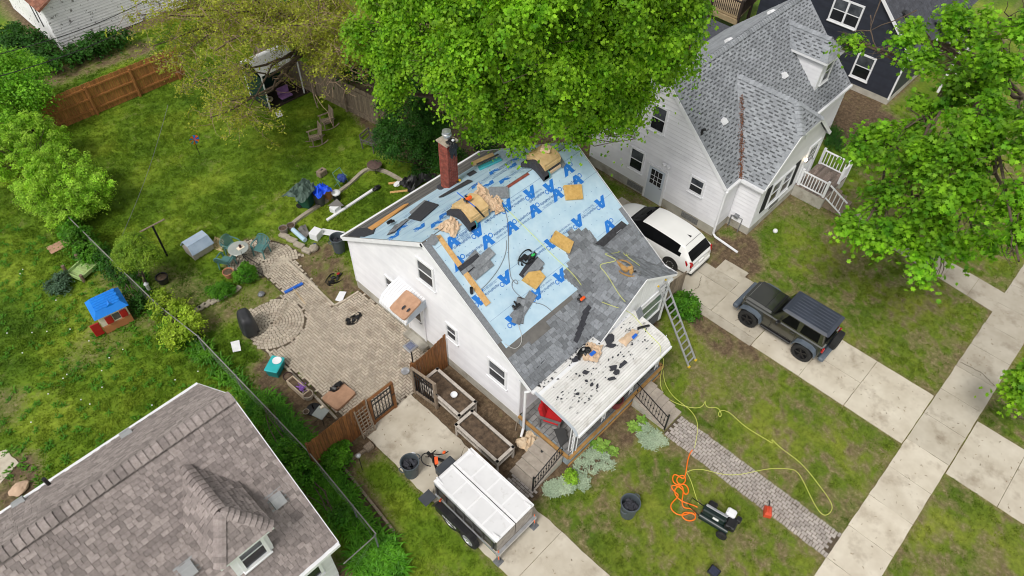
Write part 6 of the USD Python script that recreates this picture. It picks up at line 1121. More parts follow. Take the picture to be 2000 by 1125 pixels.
# cushions, tools and bits on the patio
def cushion(label, c, L, W, H, rz, m=TAN, R=None, amp=.03):
    b = trimesh.creation.box((L, W, H)).subdivide().subdivide().subdivide(); v = np.array(b.vertices); k = np.abs(v) / (np.array([L, W, H]) / 2); e = 1 - .06 * (k[:, 0] ** 6 * k[:, 1] ** 6); v[:, :2] *= e[:, None]; v[:, 2] *= (1 - .35 * np.maximum(k[:, 0], k[:, 1]) ** 8) ; v += .012 * (meshkit.fbm(v * 6, 2, 3)[:, None] - .5); R = rotz(rz) if R is None else R
    return lone('seat_cushion', (v @ np.asarray(R).T + c, np.array(b.faces), np.ones(len(v))), m, label, 'cushion', 45)
cushion('thick tan seat cushion lying on the patio beside the brown fence', gp(663, 777, .11), .98, .85, .2, .12)
def harness(label, c, seed, s=.3, m=BLACK, accent=None, R=None):
    """tool belt: pouches, straps and a buckle"""
    r = np.random.default_rng(seed); T = thing('tool_belt', label, 'tool belt', c); m_ = MB(); R = np.eye(3) if R is None else R
    pts = [R @ np.array([x, y, .05]) for x, y in zip(np.linspace(-s, s, 6), r.uniform(-s * .35, s * .35, 6))]
    for k in range(4):
        a0, a1 = r.uniform(0, 6.28), r.uniform(.6, 1.4); P = spline([R @ np.array([s * math.cos(a0 + a1 * t) * (1 + .3 * t), s * .8 * math.sin(a0 + a1 * t), .03 + .07 * math.sin(t * 2)]) for t in np.linspace(0, 2.2, 5)], 16)
        for a, b in zip(P[:-1], P[1:]): m_.bar(a, b + (b - a) * .1, .014, .06)
    obj(T, 'strap', m_, m)
    for k, q in enumerate(pts): obj(T, 'pouch', MB().hull([q + R @ np.array(v) for v in r.uniform(-1, 1, (14, 3)) * (r.uniform(.09, .15), r.uniform(.08, .12), .07)]), m)
    if accent is not None: obj(T, 'accent', MB().blob(pts[4] + R @ np.array([.02, .02, .08]), (.08, .05, .03), 2, .3, 3, seed), accent)
    obj(T, 'buckle', MB().bb(pts[2] - .03, pts[2] + [.04, .03, .04], .008), STEEL)
harness('black tool belt with straps lying in the middle of the brick patio', gp(690, 625, .04), 1, .28)
harness('black and red tool harness on the bare grass beside the patio path', gp(655, 545, .02), 2, .32, accent=REDM); harness('black tool belt lying on the tan cushion on the patio', gp(658, 762, .22), 3, .2)
br = thing('floor_squeegee', 'blue headed push broom with pale wooden handle lying on the patio path', 'broom', gp(573, 566, .04)); e1_, e2_ = gp(557, 574, .09) - gp(573, 566, .04), gp(592, 556, .09) - gp(573, 566, .04); m_ = MB(); m_.bar(e1_, e2_, .1, .08); obj(br, 'head', m_, BLUEP); hd = gp(597, 596, .06) - gp(573, 566, .04); obj(br, 'handle', MB().cyl((0, 0, .08), hd, .014, 7), PLY); m_ = MB(); m_.bar(e1_ - Z1 * .06, e2_ - Z1 * .06, .06, .05); obj(br, 'bristles', m_, BLACK)
def sheet(name, label, pts, m, cat='paper', z=.05, amp=.05, seed=0):
    P = np.array([gp(*q, z) for q in pts]); n = 7; u, w = np.meshgrid(np.linspace(0, 1, n), np.linspace(0, 1, n), indexing='ij'); u, w = u.ravel()[:, None], w.ravel()[:, None]; V = P[0] * (1 - u) * (1 - w) + P[1] * u * (1 - w) + P[2] * u * w + P[3] * (1 - u) * w; V[:, 2] += amp * meshkit.fbm(V * 7 + seed, 2, seed); i = (np.arange(n - 1)[:, None] * n + np.arange(n - 1)[None]).ravel(); f = np.vstack([np.c_[i, i + n, i + n + 1], np.c_[i, i + n + 1, i + 1]]); V2 = V - [0, 0, .01]; k = len(V)
    lone(name, (np.vstack([V, V2]), np.vstack([f, f[:, ::-1] + k]), np.ones(2 * k)), m, label, cat)
sheet('paper_sheet', 'white paper sheet lying at the corner of the patio under the house wall', [(655, 588), (664, 571), (677, 572), (668, 592)], WHITE); sheet('paper_sheet', 'white sheet lying on the grass below the black grill cover', [(451, 670), (468, 666), (472, 687), (456, 690)], WHITE, seed=2); sheet('paper_sheet', 'white bag on the lawn in front of the green shelter', [(538, 222), (548, 218), (553, 228), (543, 232)], WHITE, seed=5)
def crumple(name, label, c, L, W, seed, m, R=None, cat='paper', amp=.14, parent=None):
    g_ = np.random.default_rng(seed); n = 16; u, w = np.meshgrid(np.linspace(-1, 1, n), np.linspace(-1, 1, n), indexing='ij'); u, w = u.ravel(), w.ravel(); edge = 1 + .35 * (meshkit.fbm(np.c_[u * 1.5, w * 1.5, u * 0 + seed], 3, seed) - .5) * 2
    q = np.c_[u * 2.3 + seed * 5, w * 2.3, u * 0]; rid = 1 - np.abs(meshkit.noise(q, seed) * 2 - 1); rid2 = 1 - np.abs(meshkit.noise(q * 2.1, seed + 3) * 2 - 1); z = amp * (rid ** 1.5 + .45 * rid2 - .2) * (1 - .6 * np.maximum(np.abs(u), np.abs(w)) ** 2); V = np.c_[u * L / 2 * edge + .03 * rid2, w * W / 2 * edge + .03 * rid, np.maximum(z, .004)]; i = (np.arange(n - 1)[:, None] * n + np.arange(n - 1)[None]).ravel(); f = np.vstack([np.c_[i, i + n, i + n + 1], np.c_[i, i + n + 1, i + 1]]); V = V @ (np.eye(3) if R is None else R).T + c; k = len(V); nn_ = np.array([0, 0, .006]); M_ = (np.vstack([V, V - nn_]), np.vstack([f, f[:, ::-1] + k]), np.ones(2 * k))
    return obj(parent, name, M_, m) if parent else lone(name, M_, m, label, cat)
# covered grill
T = thing('covered_grill', 'barbecue grill under a black fabric cover at the edge of the patio', 'grill', gp(490, 648, 0)); m_ = MB(); b = trimesh.creation.icosphere(4, 1.0); v = np.array(b.vertices); v = np.sign(v) * np.abs(v) ** .55 * (.34, .46, .58); v[:, 2] += .56; v[:, 0] *= 1 - .22 * v[:, 2]; th = np.arctan2(v[:, 1], v[:, 0]); v[:, :2] *= (1 + .06 * np.sin(th * 9 + v[:, 2] * 3) * (1 - v[:, 2])[:, None].ravel())[:, None]; v[:, 2] = np.maximum(v[:, 2] + .04 * meshkit.fbm(v * 5, 2, 4), 0.0); m_.add(v @ rotz(-.25).T, b.faces); obj(T, 'cover', m_, mat('black_cover', sr(34, 35, 38), sr(52, 53, 57), 3, .55, .3, 20), 50); obj(T, 'cover_tag', MB().bb((.05, -.47, .25), (.2, -.44, .35), .01), BLACKM)
# table and green chairs
T = thing('bistro_table', 'round grey glass topped table between the green garden chairs', 'table', gp(474, 508, .03)); m_ = MB(); m_.lathe([(0, .70), (.42, .70), (.44, .715), (.42, .73), (0, .73)], 30); obj(T, 'table_top', m_, mat('grey_table_glass', sr(150, 156, 152), sr(166, 172, 168), 3, .25))
for k in range(4): t = k * 1.57 + .4; obj(T, 'leg', MB().tube(spline([(.34 * math.cos(t), .34 * math.sin(t), .7), (.1 * math.cos(t), .1 * math.sin(t), .4), (.34 * math.cos(t), .34 * math.sin(t), 0)], 12), .014, 6), BLACKM)
T = thing('candle_tray', 'cream tray with a dark candle on the round garden table', 'tray', A(470, 484, .76)); obj(T, 'tray', MB().bb((-.16, -.1, 0), (.16, .1, .03), .01), mat('cream', sr(236, 222, 200))); obj(T, 'candle', MB().lathe([(0, .03), (.05, .03), (.055, .16), (.04, .16), (.04, .12), (0, .12)], 12), mat('wine_pot', sr(70, 40, 40)))
def gchair(T):
    m_ = MB(); m_.bb((-.24, -.22, .38), (.24, .24, .42), .015); st = obj(T, 'seat', m_, TEALC)
    for k in range(7):
        x = -.21 + k * .07; h = .86 - .1 * (abs(x) / .21) ** 2; obj(T, 'back_slat', MB().bar((x, -.22, .42), (x * 1.12, -.36, h), .05, .02, up=Y1), TEALC)
    m_ = MB(); m_.tube(spline([(-.26, -.24, .42), (-.28, -.36, .74), (-.14, -.38, .87), (0, -.385, .9), (.14, -.38, .87), (.28, -.36, .74), (.26, -.24, .42)], 30), .022, 6); obj(T, 'back_frame', m_, TEALC)
    for s_ in (-1, 1):
        m_ = MB(); m_.tube(spline([(s_ * .28, -.33, .66), (s_ * .3, -.1, .65), (s_ * .29, .18, .63), (s_ * .27, .24, .55)], 16), .028, 6); obj(T, 'armrest', m_, TEALC)
        for y in (-.26, .24): obj(T, 'leg', MB().hull([(s_ * .27 + a, y + b, 0) for a in (-.02, .02) for b in (-.02, .02)] + [(s_ * .25 + a, y * .85 + b, .42 if y < 0 else .58) for a in (-.035, .035) for b in (-.025, .025)]), TEALC)
gc_ = thing('garden_chair', 'green plastic garden chair behind the round table nearest the dog house', 'chair', gp(460, 495), math.radians(-160), 'green plastic chairs round the garden table'); gchair(gc_)
dup(gc_, 'green plastic garden chair to the right of the round table on the round paving', gp(513, 497), math.radians(115)); dup(gc_, 'green plastic garden chair nearest the terracotta pot and the round bush', gp(447, 522), math.radians(-60))
T = thing('iron_fence', 'low black wrought iron fence panel beside the garden steps', 'fence', gp(488, 520, 0), world=True); a, b = gp(482, 520, 0), gp(516, 541, 0); m_ = MB()
for z in (.1, .75): m_.bar(a + Z1 * z, b + Z1 * z, .025)
for k in range(13): p = a + (b - a) * k / 12; m_.bar(p, p + Z1 * (.78 if k % 12 else .95), .014)
obj(T, 'bars', m_, BLACKM)
def pot(label, p, r, h, m=TERRA, plant=None, s=1.0):
    T = thing('plant_pot', label, 'pot', p); m_ = MB(); m_.lathe([(0, 0), (r * .7, 0), (r * .95, h * .85), (r, h * .85), (r, h), (r * .88, h), (r * .85, h * .82), (0, h * .8)], 20); obj(T, 'pot', m_, m, 35); obj(T, 'soil', MB().lathe([(0, h * .86), (r * .84, h * .83)], 16), SOIL); return T
pot('wide terracotta pot beside the round green bush', gp(449, 540), .24, .3); pot('stone grey pot with dead plants at the paving corner', gp(556, 456), .2, .34, mat('grey_pot', sr(120, 110, 104), sr(140, 130, 122))); pot('lower grey pot just behind the grey pot at the paving corner', gp(570, 447), .2, .22, mat('grey_pot', None)); pot('large black nursery pot lying beside the small ball topped tree', gp(321, 552), .26, .36, BLACK)
fp = pot('pale pot with purple flowers beside the black umbrella stand', gp(604, 778), .2, .3, STONE); pot('white and brown round pot beside the turquoise cooler', gp(565, 742), .19, .25, mat('brown_pot', sr(60, 40, 36))); pot('small white bowl shaped pot beside the umbrella stand', gp(599, 807), .12, .1, STONE); pot('dark red glazed pot with dry stems on the porch edge', A(1202, 792, .64) * [1, 1, 0] + [0, 0, .64], .25, .45, mat('red_pot', sr(110, 44, 54), sr(128, 58, 66), 4, .4))
m_ = MB(); r_ = np.random.default_rng(5)
for k in range(60): m_.blob(gp(601, 772, .4) + r_.normal(0, .07, 3) + [-.08, .12, .08], (.025, .025, .02), 0, 0, tone=r_.uniform(.7, 1.3))
lone('purple_flowers', m_, mat('purple_petals', sr(120, 70, 170), sr(160, 110, 200), 8), 'purple petunia flowers in the pale pot on the patio edge', 'flowers')
T = thing('planter_bench', 'pale wooden planter trough along the patio edge', 'planter', gp(585, 762, 0), rz=-1.57 + .05); m_ = MB(); m_.bb((-.5, -.16, 0), (.5, -.12, .34), .01); m_.bb((-.5, .12, 0), (.5, .16, .34), .01); m_.bb((-.5, -.118, 0), (-.46, .118, .34), .01); m_.bb((.46, -.118, 0), (.5, .118, .34), .01); obj(T, 'side_board', m_, mat('pale_wood', sr(176, 158, 136), sr(198, 182, 160), 6)); obj(T, 'soil', MB().b2((-.458, -.117, 0), (.458, .117, .26)), SOIL)
T = thing('cool_box', 'turquoise plastic cool box with a white plate on its lid', 'cooler', gp(541, 724, 0), rz=.55); obj(T, 'box', MB().hull([(-.3, -.2, 0), (.3, -.2, 0), (.3, .2, 0), (-.3, .2, 0), (-.34, -.24, .4), (.34, -.24, .4), (.34, .24, .4), (-.34, .24, .4)]), mat('teal_box', sr(10, 112, 112), sr(18, 126, 124), 3, .4)); obj(T, 'lid', MB().bb((-.37, -.27, .402), (.37, .27, .47), .03), mat('turquoise_lid', sr(36, 168, 172), sr(50, 180, 184), 3, .4)); obj(T, 'plate', MB().lathe([(0, .475), (.12, .475), (.18, .5), (.17, .505), (.11, .485), (0, .485)], 20, (.15, -.05, 0)), WHITE)
T = thing('umbrella_stand', 'round black umbrella stand beside the small grey table', 'stand', gp(613, 800, 0)); obj(T, 'base', MB().lathe([(0, 0), (.27, 0), (.27, .05), (.2, .09), (.05, .1), (0, .1)], 26), BLACK, 30); obj(T, 'tube', MB().cyl((0, 0, .1), (0, 0, .4), .03), BLACKM)
T = thing('side_table', 'small square grey topped side table beside the patio edging', 'table', gp(631, 820, 0), rz=.3); obj(T, 'table_top', MB().bb((-.23, -.23, .48), (.23, .23, .51), .012), mat('grey_table_glass', None))
for s_ in (-1, 1):
    for q in (-1, 1): obj(T, 'leg', MB().tube(spline([(s_ * .19, q * .19, .48), (s_ * .08, q * .08, .25), (s_ * .2, q * .2, 0)], 10), .012, 5), BLACKM)
lone('butter_box', MB().bb(A(629, 796, .51) + [-.07, -.05, 0], A(629, 796, .51) + [.07, .05, .07], .01), mat('cream', None), 'small cream box on the square side table', 'box')
ed = thing('patio_edging', 'pale stone edging strip along the lower left side of the patio', 'edging', gp(600, 750, 0), world=True)
for a, b in zip([(528, 694), (545, 708), (562, 722), (580, 740), (600, 760), (620, 780), (642, 803)], [(544, 707), (561, 721), (579, 739), (599, 759), (619, 779), (641, 802), (658, 820)]): obj(ed, 'edging_stone', MB().bar(gp(*a, .05), gp(*b, .05), .09, .1), STONE)
ed = thing('path_edging', 'tan brick edging between patio path and bare corner by the house', 'edging', gp(655, 600, 0), world=True)
for a, b in zip([(560, 512), (585, 533), (610, 556), (632, 578), (655, 598), (678, 586)], [(584, 532), (609, 555), (631, 577), (653, 598), (677, 587), (700, 572)]): obj(ed, 'edging_stone', MB().bar(gp(*a, .05), gp(*b, .05), .08, .1), PAVER)
ed = thing('curved_stone_edging', 'long curved concrete edging running across the back lawn to the fire pit', 'edging', gp(650, 380, 0), world=True); cv = spline([gp(*q, .06) for q in [(566, 446), (590, 425), (625, 402), (655, 382), (690, 355), (715, 334), (735, 332), (765, 343), (800, 365)]], 30)
for a, b in zip(cv[:-1], cv[1:]): obj(ed, 'edging_stone', MB().bar(a, b - (b - a) * .03, .17, .14), STONE)
ed = thing('stone_step_row', 'row of pale cut stones stepping down beside the round paving', 'edging', gp(580, 470, 0), world=True)
for q, L_ in (((556, 463), .5), ((571, 471), .5), ((585, 481), .5), ((600, 492), .45)): c = gp(*q, .08); obj(ed, 'edging_stone', MB().bb((-L_ / 2, -.13, -.08), (L_ / 2, .13, .08), .03, R=rotz(-1.25), c=c), STONE)
ed = thing('bed_edging', 'rough stone row curving past the grill and the round bushes', 'edging', gp(420, 590, 0), world=True)
for k, q in enumerate([(386, 606), (396, 600), (407, 594), (419, 589), (430, 583), (442, 576), (453, 570), (463, 566)]): obj(ed, 'edging_stone', MB().bb((-.2, -.12, -.06), (.2, .12, .07), .04, R=rotz(.1 + .1 * (k % 3)), c=gp(*q, .05)), STONE, label=None)
lone('boulder', MB().blob(gp(613, 488, .1), (.22, .18, .16), 3, .3, 2, 4), STONE, 'pale boulder at the end of the stone row near the house', 'rock', 50); lone('boulder', MB().blob(gp(511, 577, .08), (.15, .13, .1), 3, .3, 2, 6), STEEL, 'small grey rock on the grass beside the patio', 'rock', 50)
lone('boulder', MB().blob(gp(40, 957, .1), (.3, .24, .12), 3, .3, 2, 9), mat('pinkish_stone', sr(190, 160, 136), sr(206, 176, 150)), 'flat pinkish stone on the grass left of the brown roof', 'rock', 50)
T = structure('concrete_strip'); slab(T, 'slab', rough(wpoly([(-40, 890), (12, 880), (36, 905), (-30, 980)]), .05, .2, 3), -.05, .03, CONC)
# dog house
T = thing('dog_house', 'plastic dog house with pale blue ridged roof and grey walls', 'dog house', gp(391, 490, 0), rz=0.05); DW = mat('dog_house_wall', sr(170, 160, 156), sr(190, 180, 174), 3, .6); obj(T, 'wall', MB().hull([(-.48, -.36, 0), (.48, -.36, 0), (.48, .36, 0), (-.48, .36, 0), (-.5, -.4, .42), (.5, -.4, .42), (.5, .4, .42), (-.5, .4, .42), (-.46, 0, .78), (.46, 0, .78)]), DW); DR = mat('dog_house_roof', sr(150, 168, 188), sr(170, 186, 204), 3, .5); m_ = MB()
for s_ in (-1, 1): m_.poly([(-.54, s_ * .46, .4), (.54, s_ * .46, .4), (.5, s_ * .22, .74), (-.5, s_ * .22, .74)], .03)
m_.poly([(-.5, -.22, .745), (.5, -.22, .745), (.5, .22, .745), (-.5, .22, .745)], .03); rf_ = obj(T, 'roof', m_, DR)
for k in range(9): x = -.48 + k * .12; obj(rf_, 'roof_rib', MB().bar((x, -.46, .45), (x, -.22, .79), .03, .03), DR)
obj(T, 'doorway', MB().hull([(.478, -.18, .02), (.515, -.18, .02), (.478, .18, .02), (.515, .18, .02), (.49, .12, .5), (.515, .12, .5), (.49, -.12, .5), (.515, -.12, .5)]), BLACK)
lone('straw', MB().poly([gp(*q, .0) for q in ((412, 485), (420, 462), (438, 470), (436, 492))], .02), mat('straw', sr(186, 160, 118), sr(216, 194, 150), 14, .9, .8, 50), 'patch of scattered straw in front of the dog house', 'straw', kind='stuff')
# playhouse
T = thing('playhouse', 'toy playhouse with bright blue roof, cream walls and red shutters', 'playhouse', gp(228, 625, 0), rz=-.12); CRM = mat('playhouse_cream', sr(232, 218, 200), sr(240, 228, 212), 2, .5); BRN = mat('playhouse_brown', sr(176, 112, 72), sr(190, 126, 84), 2, .6); PB = mat('playhouse_blue', sr(10, 118, 216), sr(20, 132, 230), 2, .4); w, d = .56, .5
obj(T, 'base_wall', MB().bb((-w, -d, 0), (w, d, .42), .02), BRN); obj(T, 'wall', MB().bb((-w + .01, -d + .01, .422), (w - .01, d - .01, 1.05), .02), CRM); m_ = MB(); m_.hull([(-w - .1, -d - .1, 1.02), (w + .1, -d - .1, 1.02), (w + .1, d + .1, 1.02), (-w - .1, d + .1, 1.02), (-w + .1, -d + .1, 1.25), (w - .1, -d + .1, 1.25), (w - .1, d - .1, 1.25), (-w + .1, d - .1, 1.25)]); rf_ = obj(T, 'roof', m_, PB); pcs = []
for i in range(6):
    for j in range(6): pcs.append((CUBE * (.07, .06, .012) + (-.4 + j * .15 + .07 * (i % 2), -.34 + i * .135, 1.258), CUBET, 1.0))
emit(rf_, 'roof_tile', pcs, PB); obj(rf_, 'small_gable', MB().hull([(-.12, -.42, 1.2), (.3, -.42, 1.2), (.09, -.42, 1.36), (.09, -.1, 1.28)]), PB)
obj(T, 'window_opening', MB().bb((-.05, -d - .002, .5), (.22, -d + .06, .86), .02), mat('shadow_grey', sr(96, 92, 90)))
for x in (-.2, .36): obj(T, 'shutter', MB().bb((x - .13, -d - .05, .48), (x + .13, -d - .005, .88), .02), REDM)
obj(T, 'red_door', MB().bb((-w - .36, -d - .02, .12), (-w - .02, -d + .04, .8), .02, R=rotz(.0)), REDM)
# play table, mat, shrub things beyond the fence
T = thing('play_table', 'pale green toy sand table with brown posts on the rough grass', 'toy table', gp(165, 532, 0), rz=.35); GRN = mat('pale_green_plastic', sr(150, 176, 110), sr(170, 194, 130), 3, .5, dirt=sr(120, 100, 60)); m_ = MB(); m_.bb((-.5, -.42, .12), (.5, .42, .18), .02)
for lo_, hi_ in (((-.5, -.42, .18), (-.44, .42, .3)), ((.44, -.42, .18), (.5, .42, .3)), ((-.44, .36, .18), (.44, .42, .3)), ((-.44, -.42, .18), (.44, -.36, .3)), ((-.05, -.36, .18), (.05, .3, .24)), ((-.28, -.3, .18), (-.18, .2, .22)), ((.2, -.3, .18), (.3, .2, .22))): m_.b2(lo_, hi_)
obj(T, 'tray', m_, GRN)
for x, y in ((-.42, .45), (.3, .45), (-.4, -.4)): obj(T, 'post', MB().cyl((x, y, 0), (x, y, .62 if y > 0 else .4), .07, 12), mat('brown_post', sr(112, 92, 78), sr(128, 106, 92)))
lone('doormat', MB().bb(gp(118, 480, 0) + [-.5, -.28, .02], gp(118, 480, 0) + [.5, .28, .06], .015), mat('tan_mat', sr(172, 132, 108), sr(190, 150, 124), 5), 'tan rectangular board lying in the grass beyond the chain link fence', 'board')
# clothes post, wires, bird feeder, pinwheel
T = thing('clothes_post', 'dark T shaped clothesline post on the back lawn', 'post', gp(327, 500, 0), world=True); p = gp(327, 500, 0); obj(T, 'post', MB().cyl(p, p + Z1 * 1.85, .045), BLACKM); tp = p + Z1 * 1.85; obj(T, 'cross_arm', MB().cyl(tp - [.55, 0, 0], tp + [.55, 0, 0], .035), GREYWOOD)
T = thing('bird_feeder', 'bird feeder hanging on a dark pole beside the chain link fence', 'bird feeder', gp(315, 598, 0), world=True); p = gp(315, 598, 0); obj(T, 'pole', MB().cyl(p, p + [-.05, 0, 1.9], .02), BLACKM); obj(T, 'feeder_tube', MB().lathe([(0, 0), (.07, 0), (.07, .3), (.1, .32), (.02, .42), (0, .42)], 12, p + [-.1, 0, 1.15]), ALU); obj(T, 'hook', MB().tube(spline([p + [-.05, 0, 1.9], p + [-.1, 0, 2.1], p + [-.25, 0, 2.05], p + [-.25, 0, 1.9]], 14), .012), BLACKM)
T = thing('garden_pinwheel', 'blue and orange pinwheel spinner on a dark stake in the lawn', 'pinwheel', gp(390, 302, 0)); obj(T, 'stake', MB().cyl((0, 0, 0), (0, 0, .95), .015, 6), BLACKM)
for k in range(10):
    t = k * .628; n_ = 'orange_blade' if k % 2 else 'blue_blade'; m_ = MB(); d = np.array([math.cos(t), 0, math.sin(t)]); q = np.array([-math.sin(t), 0, math.cos(t)]); m_.hull([(0, -.03, .95), np.array([0, -.03, .95]) + d * .26 + q * .07, np.array([0, -.09, .95]) + d * .24 - q * .05, np.array([0, -.05, .95]) + d * .1]); obj(T, n_, m_, ORANGE if k % 2 else BLUEP)
a, b = A(328, 205, 1.9), A(235, 468, 1.9); lone('clothesline', MB().tube(np.array([a + (b - a) * t - Z1 * .25 * math.sin(math.pi * t) for t in np.linspace(0, 1, 20)]), .012, 4), STEEL, 'thin clothesline crossing the back lawn', 'line')
for k, (q0, q1) in enumerate((((-60, 120), (345, -30)), ((-40, 160), (360, -5)))):
    a, b = A(*q0, 6.0), A(*q1, 6.0); lone('overhead_wire', MB().tube(np.array([a + (b - a) * t - Z1 * .4 * math.sin(math.pi * t) for t in np.linspace(0, 1, 24)]), .018, 5), BLACK, ('upper' if k == 0 else 'lower') + ' black overhead wire crossing in front of the white garage', 'wire')
# bins with tarps, camp chair, crate, fire pit
T = thing('wheelie_bin', 'dark green wheeled bin buried under a dull green tarpaulin', 'bin', gp(600, 402, 0), rz=.5); obj(T, 'body', MB().hull([(-.22, -.25, .05), (.22, -.25, .05), (.22, .25, .05), (-.22, .25, .05), (-.29, -.33, .92), (.29, -.33, .92), (.29, .33, .92), (-.29, .33, .92)]), GREENP)
for s_ in (-1, 1): obj(T, 'wheel', MB().lathe([(0, -.03), (.13, -.03), (.13, .03), (0, .03)], 16, (s_ * .24, .28, .13), np.stack([Y1, Z1, X1], 1)), RUBBER)
crumple('green_tarpaulin', 'crumpled dull green tarpaulin heaped on the wheeled bin', A(592, 376, .93), 1.35, 1.0, 3, mat('green_tarp', sr(58, 78, 70), sr(88, 108, 98), 4, .7, .4, 12), rotz(.3), 'tarpaulin', .4)
T = thing('rubbish_bin', 'dark grey bin holding a blue tarpaulin behind the curved edging', 'bin', gp(626, 398, 0)); obj(T, 'tub', MB().lathe([(0, 0), (.22, 0), (.28, .68), (.3, .72), (.27, .72), (0, .6)], 22), mat('dark_bin', sr(62, 64, 64), sr(78, 80, 80)), 35)
crumple('blue_tarpaulin', 'bright blue tarpaulin stuffed in the dark grey bin', A(626, 375, .72), .75, .7, 9, mat('blue_tarp', sr(20, 72, 214), sr(36, 92, 236), 4, .5), None, 'tarpaulin', .38)
lone('cardboard_box', MB().bb((-.25, -.2, 0), (.25, .2, .34), .02, R=rotz(.2), c=gp(644, 385, .17)), mat('cardboard', sr(178, 124, 66), sr(196, 144, 86), 6, .8), 'brown cardboard box between the blue tarpaulin and the white bucket', 'box')
T = thing('bucket', 'white domed bucket lid on a dark tub beside the folding chair', 'bucket', gp(659, 390, 0)); obj(T, 'tub', MB().lathe([(0, 0), (.17, 0), (.2, .4), (0, .4)], 20), BLACK); obj(T, 'lid', MB().lathe([(.21, .4), (.21, .46), (.17, .5), (.08, .53), (0, .54)], 22), WHITE, 40)
T = thing('folding_chair', 'folded blue camping chair with green frame beside the white bucket', 'chair', gp(668, 362, 0), rz=.2); m_ = MB()
for s_ in (-1, 1): m_.tube([(s_ * .28, -.25, 0), (s_ * .26, .2, .85)], .016, 6); m_.tube([(s_ * .28, .25, 0), (s_ * .24, -.15, .5)], .016, 6); m_.tube([(s_ * .26, .05, .55), (s_ * .26, -.2, .52)], .016, 6)
m_.tube([(-.26, .2, .85), (.26, .2, .85)], .016, 6); obj(T, 'frame', m_, mat('green_frame', sr(92, 136, 128), sr(110, 150, 142), 3, .4)); obj(T, 'fabric', MB().blob((.06, 0, .42), (.2, .22, .2), 3, .5, 3, 4), mat('navy_fabric', sr(36, 56, 120), sr(60, 82, 150), 9, .8), 60)
T = thing('slatted_crate', 'grey slatted wooden crate lying on the back lawn', 'crate', gp(633, 344, 0), rz=.15); m_ = MB(); m_.b2((-.22, .0, .0), (.22, .28, .3)); obj(T, 'box', m_, GREYWOOD)
for k in range(4): obj(T, 'slat', MB().bb((-.22 + k * .12, -.03, 0.02), (-.14 + k * .12, -.005, .28), .005), GREYWOOD)
obj(T, 'dark_hole', MB().b2((-.02, .1, .301), (.12, .18, .306)), BLACK)
T = thing('fire_pit', 'round rusty brown fire pit bowl on the curved edging', 'fire pit', gp(733, 333, 0)); obj(T, 'bowl', MB().lathe([(0, .2), (.2, .22), (.34, .34), (.37, .36), (.37, .39), (.3, .42), (.1, .47), (0, .48)], 24), mat('rusty_steel', sr(74, 58, 54), sr(100, 80, 74), 8, .7), 35)
for k in range(3): t = k * 2.09; obj(T, 'leg', MB().bar((.2 * math.cos(t), .2 * math.sin(t), .24), (.3 * math.cos(t), .3 * math.sin(t), 0), .03), BLACKM)
# roofing debris on the grass
def bx(name, label, px, py, L, W, H, rz, m, cat, tilt=None, z=0.0):
    R = rotz(rz) if tilt is None else rotz(rz) @ tilt; return lone(name, MB().bb((-L / 2, -W / 2, -H / 2), (L / 2, W / 2, H / 2), .012, R=R, c=gp(px, py, z + H / 2 + .01)), m, label, cat)
bx('cardboard_box', 'white printed carton on the grass beside the blue roll', 619, 463, .48, .42, .38, .35, WHITE, 'box'); bx('cardboard_box', 'open white carton with dark sheet sticking out near the curved edging', 656, 412, .42, .36, .3, .2, WHITE, 'box'); lone('dark_sheet', MB().hull([A(640, 402, .32), A(672, 402, .32), A(658, 388, .5), A(656, 404, .3)]), GREYMEM, 'dark grey folded sheet leaning out of the open white carton', 'sheet')
lone('white_board', MB().bb((-.18, -.52, -.02), (.18, .52, .02), .01, R=rotz(.62) @ rotx(.05), c=gp(650, 458, .1)), WHITE, 'long white panel lying beside the corner rubbish bin', 'board')
a, b = gp(639, 432, .06), gp(731, 371, .06); lone('loose_gutter', MB().bar(a, b, .13, .08), WHITE, 'long white length of gutter lying across the back grass', 'gutter')
a, b = gp(573, 452, .12), gp(597, 473, .12); lone('underlayment_roll', MB().cyl(a, b, .11, 20), UNDER, 'rolled pale blue underlayment lying on the grass near the grey pots', 'roll', 40); sheet('grey_sheet', 'curled grey sheet lying beside the pale blue roll', [(583, 452), (598, 443), (606, 462), (596, 472)], GREYMEM, 'sheet', .08, .2, 4)
bx('wooden_plank', 'yellow plank near the back eave, the longer of two', 782, 357, 1.15, .14, .05, -.62, LUMBER, 'plank'); bx('wooden_plank', 'yellow plank near the back eave, the shorter of two', 779, 375, .85, .13, .05, -.62, LUMBER, 'plank'); lone('paper_scrap', MB().blob(gp(777, 362, .1), (.2, .14, .1), 3, .5, 3, 3), WHITE, 'crumpled white paper between the two yellow planks', 'paper', 50)
lone('black_bag', MB().blob(gp(736, 370, .1), (.22, .12, .1), 3, .5, 3, 12), BLACK, 'black plastic bag at the far end of the loose gutter', 'bag', 50); crumple('plastic_sheeting', 'black plastic sheeting heaped behind the back eave', gp(815, 356, .03), 1.5, .8, 6, BLACK, None, 'sheeting', .5)
bx('glove', 'dark blue and black glove on the grass beside the stone row', 614, 479, .18, .12, .05, .4, mat('navy_fabric', None), 'glove')
